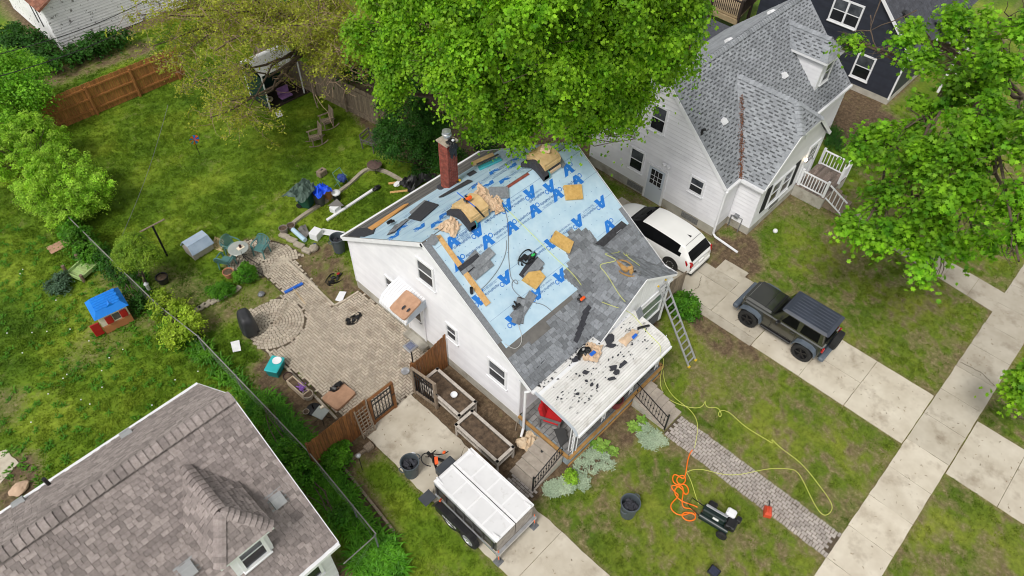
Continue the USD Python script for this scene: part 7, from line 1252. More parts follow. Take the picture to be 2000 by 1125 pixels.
# wooden rocking chairs and loveseat
def rocker(T):
    for s_ in (-1, 1):
        obj(T, 'runner', MB().tube(spline([(s_ * .26, .48, .14), (s_ * .26, .2, .04), (s_ * .26, -.15, .03), (s_ * .26, -.55, .2)], 16), .025, 6), GREYWOOD)
        obj(T, 'leg', MB().bar((s_ * .26, .26, .05), (s_ * .26, .25, .62), .05), GREYWOOD); obj(T, 'leg', MB().bar((s_ * .25, -.2, .05), (s_ * .24, -.34, 1.1), .05), GREYWOOD); obj(T, 'armrest', MB().bar((s_ * .29, .34, .63), (s_ * .27, -.3, .66), .09, .03), GREYWOOD)
    for k in range(5): obj(T, 'seat_slat', MB().bar((-.26, .24 - k * .1, .42 - k * .012), (.26, .24 - k * .1, .42 - k * .012), .08, .02), GREYWOOD)
    for k in range(5): obj(T, 'back_slat', MB().bar((-.16 + k * .08, -.22, .45), (-.16 + k * .08, -.35, 1.06), .05, .02, up=Y1), GREYWOOD)
    obj(T, 'top_rail', MB().bar((-.26, -.345, 1.08), (.26, -.345, 1.08), .03, .1), GREYWOOD)
rk = thing('rocking_chair', 'weathered wooden rocking chair nearest the back lawn', 'rocking chair', gp(619, 280, 0), math.radians(75), 'wooden rocking chairs by the grey fence'); rocker(rk); dup(rk, 'weathered wooden rocking chair nearer the grey fence', gp(641, 248, 0), math.radians(78))
T = thing('slatted_chair', 'empty dark metal framed garden chair with bare seat near the dark shrub', 'chair', gp(728, 288, 0), rz=-2.9); FRM = mat('dark_grey_metal', sr(84, 80, 78), sr(104, 98, 96)); m_ = MB()
for s_ in (-1, 1): m_.bar((s_ * .36, .35, 0), (s_ * .36, .35, .58), .05); m_.bar((s_ * .36, -.35, 0), (s_ * .36, -.42, .85), .05); m_.bar((s_ * .36, .37, .58), (s_ * .36, -.38, .58), .05)
for y, z in ((.35, .38), (-.35, .38), (-.42, .84), (.35, .58), (-.41, .62)): m_.bar((-.36, y, z), (.36, y, z), .045)
obj(T, 'frame', m_, FRM)
for k in range(7): obj(T, 'seat_slat', MB().bar((-.3 + k * .1, -.33, .39), (-.3 + k * .1, .33, .39), .03, .02), FRM)
# shelter with canopy
T = thing('canopy_shelter', 'small dark green garden shelter with white speckled canopy under the bare tree', 'shelter', A(545, 190, 0), world=True); c = A(543, 186, 0); CAN = mat('speckled_canopy', sr(238, 238, 238), sr(246, 246, 246), 6, .8, dirt=sr(150, 146, 136), dscale=9, dlo=.58, dhi=.68); hw, hd = 1.15, 1.0; ez, rz_ = 2.1, 2.55; m_ = MB()
for s_ in (-1, 1): m_.poly([c + (-hw, s_ * hd, ez), c + (hw, s_ * hd, ez), c + (hw, 0, rz_), c + (-hw, 0, rz_)], .03)
obj(T, 'canopy', m_, CAN); m_ = MB()
for x in (-hw + .05, hw - .05):
    for y in (-hd + .05, hd - .05): obj(T, 'post', MB().bar(c + (x, y, 0), c + (x, y, ez), .06), WHITE)
obj(T, 'side_panel', MB().poly([c + (-hw + .03, -hd + .1, .1), c + (-hw + .03, hd - .1, .1), c + (-hw + .03, hd - .1, 1.9), c + (-hw + .03, -hd + .1, 1.9)], .02), mat('dark_green_sheet', sr(10, 48, 44), sr(20, 62, 56), 3, .6)); obj(T, 'back_panel', MB().poly([c + (-hw + .1, hd - .08, .1), c + (hw - .1, hd - .08, .1), c + (hw - .1, hd - .08, 1.9), c + (-hw + .1, hd - .08, 1.9)], .02), mat('dark_green_sheet', None)); obj(T, 'floor_board', MB().poly([c + (-hw, -hd, .0), c + (hw + 1, -hd, .0), c + (hw + 1, hd, .0), c + (-hw, hd, .0)], .08), mat('dark_brown_wood', None))
T = thing('toy_bench', 'purple and black toy bench inside the green shelter', 'toy', A(560, 196, 0)); PUR = mat('purple_plastic', sr(120, 84, 140), sr(150, 112, 168), 3, .5); obj(T, 'seat', MB().bb((-.35, -.2, .25), (.35, .2, .36), .03), PUR); obj(T, 'backrest', MB().bb((-.35, .14, .37), (.35, .22, .8), .03), PUR); obj(T, 'base', MB().b2((-.3, -.15, 0), (.3, .15, .248)), BLACK)
lone('ring_seat', MB().mesh(trimesh.creation.torus(.2, .06), c=A(524, 194, .2)), mat('cream', None), 'cream ring shaped seat beside the green shelter', 'seat', 40)
# front yard: compressor, hoses, fuel can, porch things
T = thing('air_compressor', 'dark green wheeled air compressor with white engine tank on the front lawn', 'compressor', gp(1393, 1022, 0), rz=math.radians(-80)); DG = mat('compressor_green', sr(14, 28, 27), sr(22, 40, 38), 3, .35)
for s_ in (-1, 1): m_ = MB(); y = s_ * .16; m_.tube([(-.5, y, .32), (.5, y, .32)], .12, 16); obj(T, 'tank', m_, DG, 40)
obj(T, 'cover', MB().bb((-.5, -.13, .42), (.3, .13, .72), .04), DG); obj(T, 'top_strip', MB().bb((-.45, .04, .722), (.3, .13, .74), .008), ALU); obj(T, 'label_plate', MB().b2((-.1, -.135, .5), (.1, -.131, .64)), WHITE); obj(T, 'engine', MB().bb((.32, -.2, .44), (.66, .2, .7), .04), BLACK); obj(T, 'fuel_tank', MB().bb((.18, .14, .6), (.5, .42, .82), .05), WHITE); obj(T, 'muffler', MB().cyl((.5, -.22, .62), (.5, .22, .62), .07), BLACKM); obj(T, 'air_filter', MB().bb((.55, .16, .5), (.72, .36, .7), .03), BLACK)
for x, y in ((.38, -.34), (.38, .34)): obj(T, 'wheel', MB().lathe([(.05, -.05), (.17, -.05), (.19, 0), (.17, .05), (.06, .05), (.05, 0), (0, 0)], 20, (x, y, .19), np.stack([X1, Z1, -Y1], 1)), RUBBER, 40)
obj(T, 'pump', MB().bb((-.42, .15, .42), (-.12, .4, .66), .05), BLACK); m_ = MB(); m_.tube([(-.5, -.2, .34), (-.95, -.16, .5), (-.95, .16, .5), (-.5, .2, .34)], .018, 6); obj(T, 'handle', m_, BLACKM)
def hose(name, label, pts, r, m, n=150, z=.04, cat='hose'): lone(name, MB().tube(spline([gp(*q, z) if len(q) == 2 else np.asarray(q[2:]) for q in pts], n), r, 7), m, label, cat, True)
ORH = mat('orange_hose', sr(246, 112, 16), sr(255, 132, 30), 4, .45)
hose('air_hose', 'orange air hose lying in loops and a coil on the front lawn', [(1352, 880), (1343, 900), (1339, 925), (1333, 935), (1318, 928), (1314, 940), (1325, 948), (1338, 940), (1334, 930), (1322, 936), (1326, 946), (1338, 948), (1344, 962), (1338, 966), (1330, 955), (1312, 950), (1316, 960), (1324, 968), (1315, 980), (1310, 992), (1320, 1004), (1338, 1006), (1352, 1003), (1358, 1012), (1348, 1018), (1336, 1014), (1332, 1006), (1345, 1002), (1358, 1006), (1352, 996), (1336, 992), (1332, 978), (1334, 960), (1330, 950), (1318, 958), (1325, 975), (1345, 985), (1362, 992)], .022, ORH, 420)
E0 = [np.r_[0, 0, A(1240, 612, 3.3)]]
hose('yellow_hose', 'yellow green hose lying in a long loop on the front lawn to the porch post', [np.r_[0, 0, A(1290, 695, 2.5)], np.r_[0, 0, A(1293, 722, .9)], (1290, 750, *A(1290, 750, .1)), (1300, 775), (1330, 792), (1370, 795), (1377, 785), (1380, 795), (1400, 798), (1408, 812), (1405, 815), (1404, 806), (1420, 805), (1450, 830), (1500, 862), (1508, 866), (1507, 860), (1520, 872), (1560, 903), (1600, 950), (1623, 985), (1622, 1000), (1610, 1007), (1598, 998), (1575, 955), (1555, 922), (1540, 917), (1500, 917), (1440, 928), (1400, 925), (1370, 918), (1340, 924)], .01, YELHOSE, 300)
hose('yellow_hose', 'yellow green hose running from the orange hose end up towards the porch', [(1356, 876), (1361, 850), (1360, 822), (1345, 800), (1318, 778), (1300, 752), (1296, 725)], .01, YELHOSE, 80); hose('yellow_hose', 'short yellow green hose from the orange coil to the compressor', [(1340, 924), (1348, 938), (1356, 962), (1364, 985)], .01, YELHOSE, 40)
T = thing('fuel_can', 'red plastic fuel can standing on the edge of the front paver walk', 'fuel can', gp(1497, 1003, .03), rz=.5); m_ = MB(); m_.hull([(-.17, -.12, 0), (.17, -.12, 0), (.17, .12, 0), (-.17, .12, 0), (-.17, -.12, .2), (.17, -.12, .2), (.17, .12, .2), (-.17, .12, .2), (-.1, -.07, .3), (.1, -.07, .3), (.1, .07, .3), (-.1, .07, .3)]); obj(T, 'body', m_, mat('fuel_can_red', sr(196, 66, 40), sr(212, 84, 54), 4, .5)); obj(T, 'handle', MB().tube(spline([(-.12, 0, .28), (-.08, 0, .37), (.06, 0, .37), (.1, 0, .28)], 12), .02), mat('fuel_can_red', None)); obj(T, 'spout', MB().tube([(.14, 0, .26), (.24, 0, .33), (.33, 0, .3)], .022), BLACK)
T = thing('solar_light', 'square dark solar lamp on a stake at the bottom edge of the front lawn', 'lamp', gp(1387, 1128, 0)); obj(T, 'post', MB().cyl((0, 0, 0), (0, 0, .5), .03), BLACKM); obj(T, 'lamp_head', MB().bb((-.17, -.17, .5), (.17, .17, .56), .02), BLACK); obj(T, 'solar_cell', MB().b2((-.13, -.13, .562), (.13, .13, .568)), mat('solar_dark', sr(38, 42, 58), sr(60, 64, 84), 14, .3))
lone('white_ball', MB().blob(gp(1513, 454, .1), (.11, .11, .11), 3, 0), WHITE, 'white ball lying on the lawn in front of the grey roofed house', 'ball', 60)
ch = A(1078, 822, .64); T = thing('porch_chair', 'grey framed armchair with red cushions on the porch', 'chair', (ch[0], ch[1], .64), rz=math.radians(205)); GF = mat('grey_chair_frame', sr(96, 94, 94), sr(112, 110, 110)); REDC = mat('red_cushion', sr(178, 18, 26), sr(196, 28, 36), 5, .8)
for s_ in (-1, 1):
    m_ = MB(); m_.bar((s_ * .36, .34, 0), (s_ * .36, .34, .58), .06); m_.bar((s_ * .36, -.34, 0), (s_ * .36, -.4, .62), .06); m_.bar((s_ * .36, .38, .6), (s_ * .36, -.42, .62), .08, .04); obj(T, 'arm_frame', m_, GF)
obj(T, 'seat_frame', MB().b2((-.33, -.34, .26), (.33, .34, .3)), GF); obj(T, 'seat_cushion', MB().bb((-.32, -.28, .3), (.32, .36, .45), .05), REDC)
for k in range(2): obj(T, 'back_cushion', MB().bb((-.32 + k * .325, -.07, -.3), (-.01 + k * .325, .07, .32), .05, R=rotx(.25), c=np.array([-.165 + k * .325, -.36, .72])), REDC)
p = A(1097, 850, 1.0); lone('black_board', MB().poly([A(1081, 838, .95), A(1103, 836, .95), A(1109, 860, .75), A(1096, 874, .75)], .03), BLACK, 'black flat board leaning by the top of the porch steps', 'board')
p = A(1272, 722, .64); lone('black_bag', MB().blob((p[0] - .0, p[1] + .3, .98), (.2, .22, .34), 4, .3, 2.5, 5).blob((p[0] + .02, p[1] + .05, .72), (.09, .08, .12), 3, .3, 3, 7), BLACK, 'black cloth covered bundle on the porch beside the end post', 'bag', 50)
crumple('dust_sheet', 'crumpled cream dust sheet heaped beside the porch steps', gp(1037, 867, .03), .85, .7, 5, mat('cream_cloth', sr(206, 182, 152), sr(226, 206, 178), 5, .9, .3, 30), None, 'cloth', .4)
lone('shoe', MB().blob(A(1061, 879, .42), (.11, .06, .05), 3, .25, 2, 4), BLACK, 'dark shoe on the porch steps nearest the trailer', 'shoe', 50)
m_ = MB(); m_.bb((-.3, -.02, 0), (.3, .02, .06), .01, R=rotz(.6), c=gp(1009, 828, .04)); lone('splash_board', m_, GREYWOOD, 'small wooden board under the downspout at the house corner', 'board')
# ladder leaning on the wing
def ladder(label, a, b, w, n):
    T = thing('ladder', label, 'ladder', a, world=True); a, b = np.asarray(a, float), np.asarray(b, float); d = unit(b - a); s_ = unit(np.cross(d, [0, -1, .2])); s_[2] = 0; s_ = unit(s_)
    for q in (-1, 1):
        r_ = obj(T, 'side_rail', MB().bar(a + s_ * q * w / 2, b + s_ * q * w / 2, .035, .08, up=s_), ALU); obj(r_, 'rubber_foot', MB().bb(a + s_ * q * w / 2 - [.05, .05, .02], a + s_ * q * w / 2 + [.05, .05, .05], .01), mat('yellow_rubber', sr(214, 180, 40), None)); obj(r_, 'end_cap', MB().bb(b + s_ * q * w / 2 - .035, b + s_ * q * w / 2 + .035, .01), mat('yellow_rubber', None))
    L = np.linalg.norm(b - a)
    for k in range(n): p = a + d * (L * (k + .6) / n); obj(T, 'rung', MB().bar(p - s_ * w / 2, p + s_ * w / 2, .045, .035), ALU)
ladder('aluminium extension ladder leaning on the front gable beside the porch awning', A(1352, 710, .03), A(1293, 553, 3.15), .46, 13)
# ---------------------------------------------------------------- things on the roof
RF = np.stack([X1, FV, FN], 1); RB = np.stack([-X1, BV, BN], 1)
def stack(label, c, L, layers, seed, draped=True):
    """bundles bent over the ridge: an arched pile of paper wrapped layers with shingle ends showing"""
    T = thing('shingle_stack', label, 'shingle stack', c, world=True); r = np.random.default_rng(seed); c = np.asarray(c, float); cols = (PLY, KRAFT, SHINGD, PLY, mat('teal_wrap', sr(40, 140, 150), sr(60, 160, 168), 4, .5))
    for k in range(layers):
        h0, h1 = .02 + k * .1, .02 + k * .1 + .094; w = .5 - .012 * k + r.uniform(-.02, .02); o = r.uniform(-.03, .03); V = []; n = 9; LL = L * r.uniform(.94, 1.02)
        for j in range(n):
            t = -1 + 2 * j / (n - 1); y = t * w; sag = -SL * (math.sqrt(y * y + .05) - .22) * .96
            for h in (h0, h1):
                for x in (-LL / 2 + o, LL / 2 + o): V.append(c + [x, y, sag + h])
        f = []
        for j in range(n - 1): a, b = j * 4, j * 4 + 4; f += [[a, b, b + 1, a + 1], [a + 2, a + 3, b + 3, b + 2], [a, a + 2, b + 2, b], [a + 1, b + 1, b + 3, a + 3]]
        f += [[0, 1, 3, 2], [(n - 1) * 4, (n - 1) * 4 + 2, (n - 1) * 4 + 3, (n - 1) * 4 + 1]]
        obj(T, 'bundle', MB().add(V, f, r.uniform(.9, 1.1)), PLY if k > layers - 3 else cols[(k + seed) % 4])
    V = []; n = 9
    for dx, m_, hh in ((-.5, SHINGD, .3), (-.42, mat('teal_wrap', None), .24)):
        mb = MB(); V = []
        for j in range(n):
            t = -1.15 + 2.3 * j / (n - 1); y = t * .5; sag = -SL * (math.sqrt(y * y + .05) - .22)
            for h in (.0, hh * (1 - .3 * abs(t))):
                for x in (dx * L - .16, dx * L + .14): V.append(c + [x, y, sag + h + .02])
        f = []
        for j in range(n - 1): a, b = j * 4, j * 4 + 4; f += [[a, b, b + 1, a + 1], [a + 2, a + 3, b + 3, b + 2], [a, a + 2, b + 2, b], [a + 1, b + 1, b + 3, a + 3]]
        f += [[0, 1, 3, 2], [(n - 1) * 4, (n - 1) * 4 + 2, (n - 1) * 4 + 3, (n - 1) * 4 + 1]]; mb.add(V, f); obj(T, 'end_bundle', mb, m_)
    return T
def rp(px, h=0.0): p = A(px[0], px[1], RZ + .25); return np.array([p[0], RY, RZ + h])
stack('paper wrapped shingle bundles piled over the ridge near the chimney', rp((915, 398)), .85, 4, 3); s2 = stack('paper wrapped shingle bundles piled over the ridge at its far end', rp((1068, 310)), .85, 5, 5)
c = rp((1060, 300), .55); lone('empty_carton', MB().bb((-.2, -.18, -.02), (.2, .18, .04), .01, R=rotz(.5), c=c).bb((-.2, -.18, .0), (-.17, .18, .12), .01, R=rotz(.5), c=c - [.14, .1, -.06]), KRAFT, 'open brown carton on top of the far shingle pile', 'box')
def onroof(name, label, pts, m, cat, h=.03, z=.02, face='F', grp=None):
    on, n = (onF, FN) if face == 'F' else (onB, BN); return lone(name, MB().poly([on(*q) + n * z for q in pts], h, n), m, label, cat)
def shingle_pile(label, px, py, rz, n, seed, face='F', spread=.25, z0=.02):
    on, R0, N_ = (onF, RF, FN) if face == 'F' else ((onB, RB, BN) if face == 'B' else (lambda a, b: hit(a, b, WLO if face == 'L' else WRO, WLN if face == 'L' else WRN), np.stack([-Y1, WLV, WLN], 1) if face == 'L' else np.stack([Y1, WRV, WRN], 1), WLN if face == 'L' else WRN)); p = on(px, py); T = thing('loose_shingles', label, 'shingles', p, world=True); r = np.random.default_rng(seed)
    for k in range(n):
        R = R0 @ rotz(rz + r.normal(0, .18)) @ rotx(r.normal(0, .03)); c = p + R0 @ np.array([r.normal(0, spread), r.normal(0, spread * .6), 0]) + N_ * (z0 + .018 * k); V = CUBE * (.46, .16, .006); sh_ = obj(T, 'shingle', MB().add(V @ R.T + c, CUBET), SHINGD if r.random() < .45 else SHING)
        for q in range(4): obj(sh_, 'tab', MB().add((CUBE * (.108, .068, .004) + (-.34 + q * .225, -.085, .0105)) @ R.T + c, CUBET, r.choice([.7, .9, 1.1, 1.3])), SHING)
    return T
shingle_pile('scattered loose shingles on blue underlayment beside the long plank', 915, 515, .1, 5, 1); shingle_pile('loose shingles under the tool belt in the middle of the blue roof', 1037, 525, .15, 4, 2, spread=.12); shingle_pile('loose shingles under a nail gun near the lower edge of the blue roof', 1013, 606, .35, 4, 3, spread=.12)
shingle_pile('dark loose strips on the right slope of the front wing', 1222, 485, .5, 4, 6, 'R', .2, .05); T = thing('loose_shingles', 'column of dark starter strips lying on the grey shingles above the awning', 'shingles', onF(1136, 632), world=True)
for k in range(6): c = onF(1145 - 3.6 * k, 606 + 10.5 * k) + FN * (.04 + .006 * (k % 2)); obj(T, 'strip', MB().add((CUBE * (.21, .085, .006)) @ (RF @ rotz(.25 + .12 * (k % 3 - 1))).T + c, CUBET), SHINGD)
shingle_pile('small shingles beside the nail gun on the back slope', 777, 444, .5, 3, 8, 'B', .12); 
onroof('dark_sheet', 'black membrane strip lying on the blue back slope', [(798, 428), (833, 394), (858, 402), (822, 434)], SHINGD, 'sheet', .03, .03, 'B'); onroof('grey_sheet', 'grey shingle piece beside the black membrane strip on the back slope', [(800, 416), (830, 392), (838, 398), (808, 424)], SHING, 'sheet', .02, .02, 'B'); onroof('dark_sheet', 'long dark flashing strip in front of the chimney', [(858, 388), (915, 354), (924, 356), (866, 386)], FELT, 'sheet', .04, .04, 'B'); onroof('dark_sheet', 'black torn felt at the back left roof corner', [(680, 462), (698, 448), (735, 446), (730, 458), (712, 464)], SHINGD, 'sheet', .02, .03, 'B')
onroof('dark_sheet', 'grey shingle strip draped beside the far shingle pile', [(1078, 304), (1090, 300), (1104, 322), (1098, 330)], SHING, 'sheet', .02, .03, 'F'); onroof('dark_sheet', 'small grey flashing bent over the ridge at the near gable', [(828, 478), (842, 458), (862, 462), (848, 480)], SHING, 'sheet', .03, .03, 'F')
onroof('wooden_plank', 'long wooden plank fixed along the near edge of the blue roof', [(851, 462), (859, 459), (957, 592), (948, 599)], LUMBER, 'plank', .04, .02); onroof('wooden_plank', 'orange wooden strip lying along the back eave', [(720, 448), (790, 402), (799, 400), (728, 452)], mat('orange_lumber', sr(206, 148, 84), sr(222, 166, 100)), 'plank', .04, .03, 'B'); onroof('ridge_gap', 'open reddish slot along the bare ridge between the two piles', [(975, 372), (1030, 338), (1034, 341), (980, 376)], BRICK, 'slot', .012, .02, 'F')
def pad(label, pts): return onroof('foam_pad', label, pts, FOAM, 'foam pad', .1, .02)
pad('yellow foam pad lying near the far end of the blue roof', [(1099, 364), (1133, 362), (1136, 390), (1104, 392)]); pad('yellow foam pad at the edge of the finished shingles', [(1083, 452), (1118, 474), (1110, 496), (1072, 472)]); pad('yellow foam pad below the loose shingles in the middle of the roof', [(1030, 533), (1052, 530), (1063, 542), (1045, 566), (1018, 548)])
def nailer(label, p, m, R=None, N_=FN):
    T = thing('nail_gun', label, 'nail gun', p); R = np.eye(3) if R is None else R; q = lambda lo, hi, b=.02: MB().add(*(lambda a: (a[0] @ R.T, a[1]))(MB().bb(lo, hi, b).arr()))
    obj(T, 'body', q((-.12, -.05, .02), (.12, .05, .14)), m); obj(T, 'handle', q((-.02, .05, .03), (.05, .2, .09)), BLACK); obj(T, 'magazine', q((-.16, -.06, .0), (-.08, .12, .1)), m if m is not ORANGE else BLACK); obj(T, 'nose', q((-.2, -.03, .02), (-.12, .03, .07), .01), STEEL)
nailer('yellow nail gun at the foot of the chimney', onB(893, 358) + BN * .02, mat('tool_yellow', sr(226, 178, 30), sr(236, 190, 40), 4, .45), RB); nailer('orange nail gun on top of the near shingle pile', rp((908, 396), .5), ORANGE); nailer('small orange nail gun resting on the grey shingles', onF(1134, 585) + FN * .04, ORANGE, RF); nailer('black and silver nail gun on the loose shingles', onF(1006, 600) + FN * .11, BLACK, RF); nailer('silver and black nail gun near the wing ridge', hit(1241, 535, WRO, WRN) + WRN * .05, STEEL, np.stack([Y1, WRV, WRN], 1)); nailer('black nail gun on the back slope of the roof', onB(765, 441) + BN * .09, BLACK, RB)
harness('black and green tool belt in the middle of the blue roof', onF(1028, 503) + FN * .05, 5, .27, BLACK, mat('tool_green', sr(40, 180, 84), sr(60, 196, 100)), RF); LEA = mat('leather', sr(150, 112, 62), sr(184, 146, 92), 6, .7); harness('tan leather tool belt lying across the ridge of the front wing', hit(1222, 525, WLO, WLN) + WLN * .06, 6, .28, LEA, None, np.stack([-Y1, WLV, WLN], 1)); harness('black tool belt hanging over the bottom roof edge above the awning', A(1140, 690, 3.05), 7, .2)
T = thing('black_jacket', 'black jacket hanging over the front of the brick chimney', 'jacket', (cx_, cy_, ct), world=True); jc = np.array([cx_ - .1, cy_ - .33, ct + .02]); obj(T, 'body', MB().blob(jc + [.06, -.03, -.16], (.2, .07, .26), 3, .4, 3, 2).blob(jc + [.08, .12, .1], (.2, .16, .06), 3, .4, 3, 4), BLACK, 50); obj(T, 'white_lining', MB().blob(jc + [.14, .04, .14], (.07, .05, .06), 2, .3, 3, 5), WHITE)
for s_ in (-1, 1): obj(T, 'sleeve', MB().blob(jc + [.06 + s_ * .1, -.05, -.42], (.06, .045, .16), 2, .3, 3, 6 + s_), BLACK, 50)
# opened bundle with paper wrapping beside the ridge
T = thing('opened_bundle', 'opened shingle bundle with torn kraft paper in the middle of the ridge', 'shingles', rp((962, 384)), world=True); p = onF(972, 378); obj(T, 'shingles', MB().bb((-.36, -.2, 0), (.36, .2, .1), .01, R=RF @ rotz(-.5) @ rotx(.2), c=p + FN * .1), SHING)
for k, (px, py, s_) in enumerate(((958, 392, .26), (968, 398, .24), (945, 380, .26), (972, 408, .14))): crumple('torn_paper', None, onF(px, py) + FN * .04, s_ * 2.6, s_ * 1.9, k + 2, KRAFT, RF @ rotz(k), parent=T, amp=.13)
crumple('kraft_paper', 'crumpled kraft paper beside the near shingle pile on the ridge', onF(883, 446) + FN * .03, .62, .46, 3, KRAFT, RF @ rotz(.4), amp=.12); crumple('kraft_paper', 'torn kraft paper lying on the back slope beside the near pile', onB(868, 440) + BN * .03, .7, .4, 5, KRAFT, RB @ rotz(.2), amp=.1)
T = thing('shingle_stack', 'half opened shingle bundle with plywood on the back slope behind the chimney', 'shingle stack', onB(948, 320), world=True); R_ = RB @ rotz(2.6); p = onB(946, 318); obj(T, 'plywood', MB().bb((-.5, -.22, .08), (.5, .22, .13), .01, R=R_ @ rotx(.15), c=p + BN * .16), PLY); obj(T, 'bundle', MB().bb((-.5, -.25, .0), (.5, .25, .08), .01, R=R_, c=onB(958, 322) + BN * .06), mat('teal_wrap', None)); obj(T, 'shingle', MB().bb((-.5, -.24, 0), (.5, .24, .02), .004, R=R_ @ rotx(-.1), c=onB(955, 318) + BN * .16), SHINGD)
onroof('dark_sheet', 'small black shingle scrap on the blue back slope', [(912, 342), (926, 334), (932, 338), (918, 346)], SHINGD, 'sheet', .02, .03, 'B')
T = thing('push_pole', 'blue handled tool lying over the near shingle pile', 'tool', rp((905, 385), .45), world=True); a, b = A(893, 376, RZ + .35), A(928, 404, RZ + .5); obj(T, 'shaft', MB().cyl(a, b, .018), BLUEP); obj(T, 'black_shaft', MB().cyl(b, A(946, 424, RZ + .15), .03), BLACK)
# hoses and cords over the roof
def rhose(name, label, pts, r, m, n=160, z=.03, cat='hose'): lone(name, MB().tube(spline(pts, n), r, 6), m, label, cat, True)
F_ = lambda *q: [onF(a, b) + FN * .035 for a, b in q]; WL_ = lambda *q: [hit(a, b, WLO, WLN) + WLN * .06 for a, b in q]; WR_ = lambda *q: [hit(a, b, WRO, WRN) + WRN * .06 for a, b in q]
AP = lambda a, b, y=None: hit(a, b, (AX0, 7.4, 2.90), unit([0, -.13, 1]))
rhose('yellow_hose', 'yellow green hose running down the blue roof and over the shingles to the awning', F_((985, 405), (1020, 440), (1060, 480), (1090, 510), (1112, 530)) + [onF(1130, 552) + FN * .05] + WL_((1150, 575), (1180, 592), (1208, 602)) + [A(1232, 612, 3.2)] + [AP(1245, 625), AP(1270, 655), AP(1287, 672), A(1290, 688, 2.75)], .01, YELHOSE, 200)
rhose('yellow_hose', 'yellow green hose tangled over the ridge of the front wing', WL_((1222, 590), (1200, 560), (1180, 530), (1174, 518)) + [np.array([WX, 9.3, WZ + .1]) + [-.1, 0, 0]] + WR_((1182, 500), (1205, 496), (1210, 490), (1206, 494), (1212, 489), (1216, 496), (1222, 502), (1226, 497), (1222, 500), (1232, 510), (1248, 522)), .01, YELHOSE, 160)
CORD = mat('grey_cord', sr(104, 104, 108), sr(124, 124, 128)); rhose('power_cord', 'grey cord looping down the middle of the blue roof', F_((985, 410), (992, 450), (992, 490), (995, 530), (1000, 547), (1010, 555), (1008, 548), (1001, 550), (1000, 562), (1010, 575), (1030, 588), (1060, 596), (1080, 612), (1105, 630)) , .01, CORD); rhose('power_cord', 'second grey cord curving across the blue roof towards the plank', F_((988, 470), (985, 500), (970, 530), (950, 555), (938, 566)), .009, CORD, 80); rhose('power_cord', 'pale cord hanging from the nail gun near the roof edge', F_((1010, 605), (1013, 640), (1018, 665), (1008, 680), (995, 678), (985, 672)), .011, mat('pale_cord', sr(190, 190, 190)), 80)
rhose('power_cord', 'dark cord lying on the back slope between the piles', [onB(a, b) + BN * .03 for a, b in ((915, 372), (930, 362), (945, 366), (955, 378))] , .009, CORD, 50); rhose('power_cord', 'grey cord from the small orange nail gun down to the awning', F_((1134, 590), (1130, 620), (1133, 645), (1138, 660)) + [A(1140, 672, 3.1)], .009, CORD, 60)
# things on the awnings
cushion('tan seat cushion with torn black scraps lying on the side door awning', A(792, 596, 3.12), .95, .82, .15, .2, TAN, rotz(.02) @ roty(-.32))
m_ = MB(); r_ = np.random.default_rng(8)
for k, (px, py, s_) in enumerate(((789, 600, .12), (797, 606, .1), (801, 584, .12), (786, 577, .1))): 
    a = np.linspace(0, 6.28, 8)[:-1]; P = np.stack([np.cos(a) * s_ * r_.uniform(.4, 1.2, 7), np.sin(a) * s_ * .6 * r_.uniform(.4, 1.2, 7), a * 0], 1); m_.poly((P @ roty(-.32).T) + A(px, py, 3.22), .012, roty(-.32)[:, 2])
lone('felt_scrap', m_, SHINGD, 'torn black felt scraps on the tan cushion over the side door', 'scraps', kind='stuff')
m_ = MB(); r_ = np.random.default_rng(9); NA = unit([0, -.13, 1])
big_ = [(1124, 702, .2, .1), (1190, 663, .28, .2), (1194, 676, .3, .12), (1198, 720, .22, .14), (1204, 727, .18, .12), (1216, 712, .24, .12), (1196, 740, .26, .08), (1143, 728, .14, .1), (1155, 752, .14, .07), (1166, 755, .13, .04), (1127, 770, .12, .06), (1158, 700, .14, .05), (1145, 745, .05, .1)]
def scrap(px, py, a_, b_): 
    t = np.linspace(0, 6.28, 9)[:-1]; P = np.stack([np.cos(t) * a_ * r_.uniform(.35, 1.15, 8), np.sin(t) * b_ * r_.uniform(.35, 1.15, 8)], 1) @ rotz(r_.uniform(-.6, .6))[:2, :2].T; c = AP(px, py) + NA * .035; return np.array([c + X1 * x + np.array([0, .99, .13]) * y for x, y in P])
for k, q in enumerate(big_): lone('felt_scrap', MB().poly(scrap(*q), .012, NA), SHINGD, None, None) if False else m_.poly(scrap(*q), .012, NA)
for k in range(190):
    x, y = r_.uniform(10.4, 15.1), 8.4 - 1.7 * r_.random() ** 1.3; c_ = proj(np.array([x, y, 3.0 - .13 * (8.4 - y)])); m_.poly(scrap(c_[0], c_[1], r_.uniform(.015, .07), r_.uniform(.01, .04)), .008, NA)
lone('felt_scraps', m_, SHINGD, 'torn black felt scraps scattered over the white porch awning', 'scraps', kind='stuff')
T = thing('paper_wrapper', 'twisted kraft paper wrapper with blue label on the middle of the porch awning', 'paper', AP(1230, 660), world=True); m_ = MB(); c = AP(1230, 660) + NA * .05; V = [c + X1 * x + Y1 * y + Z1 * z for x, y, z in ((-.42, .2, 0), (-.45, -.16, .02), (-.1, .04, .1), (-.1, -.06, .08), (.3, .14, .06), (.36, -.1, .05), (-.3, .0, .14), (.15, .02, .14))]; m_.hull(V); b = trimesh.Trimesh(*m_.arr()[:2]).subdivide().subdivide().subdivide(); v = np.array(b.vertices); v += (meshkit.fbm(v * 9, 2, 5)[:, None] - .5) * .07; obj(T, 'paper', (v, np.array(b.faces), np.ones(len(v))), KRAFT, 50); obj(T, 'blue_label', MB().bb(c + [-.02, -.16, .03], c + [.22, -.06, .1], .01), BLUEP)
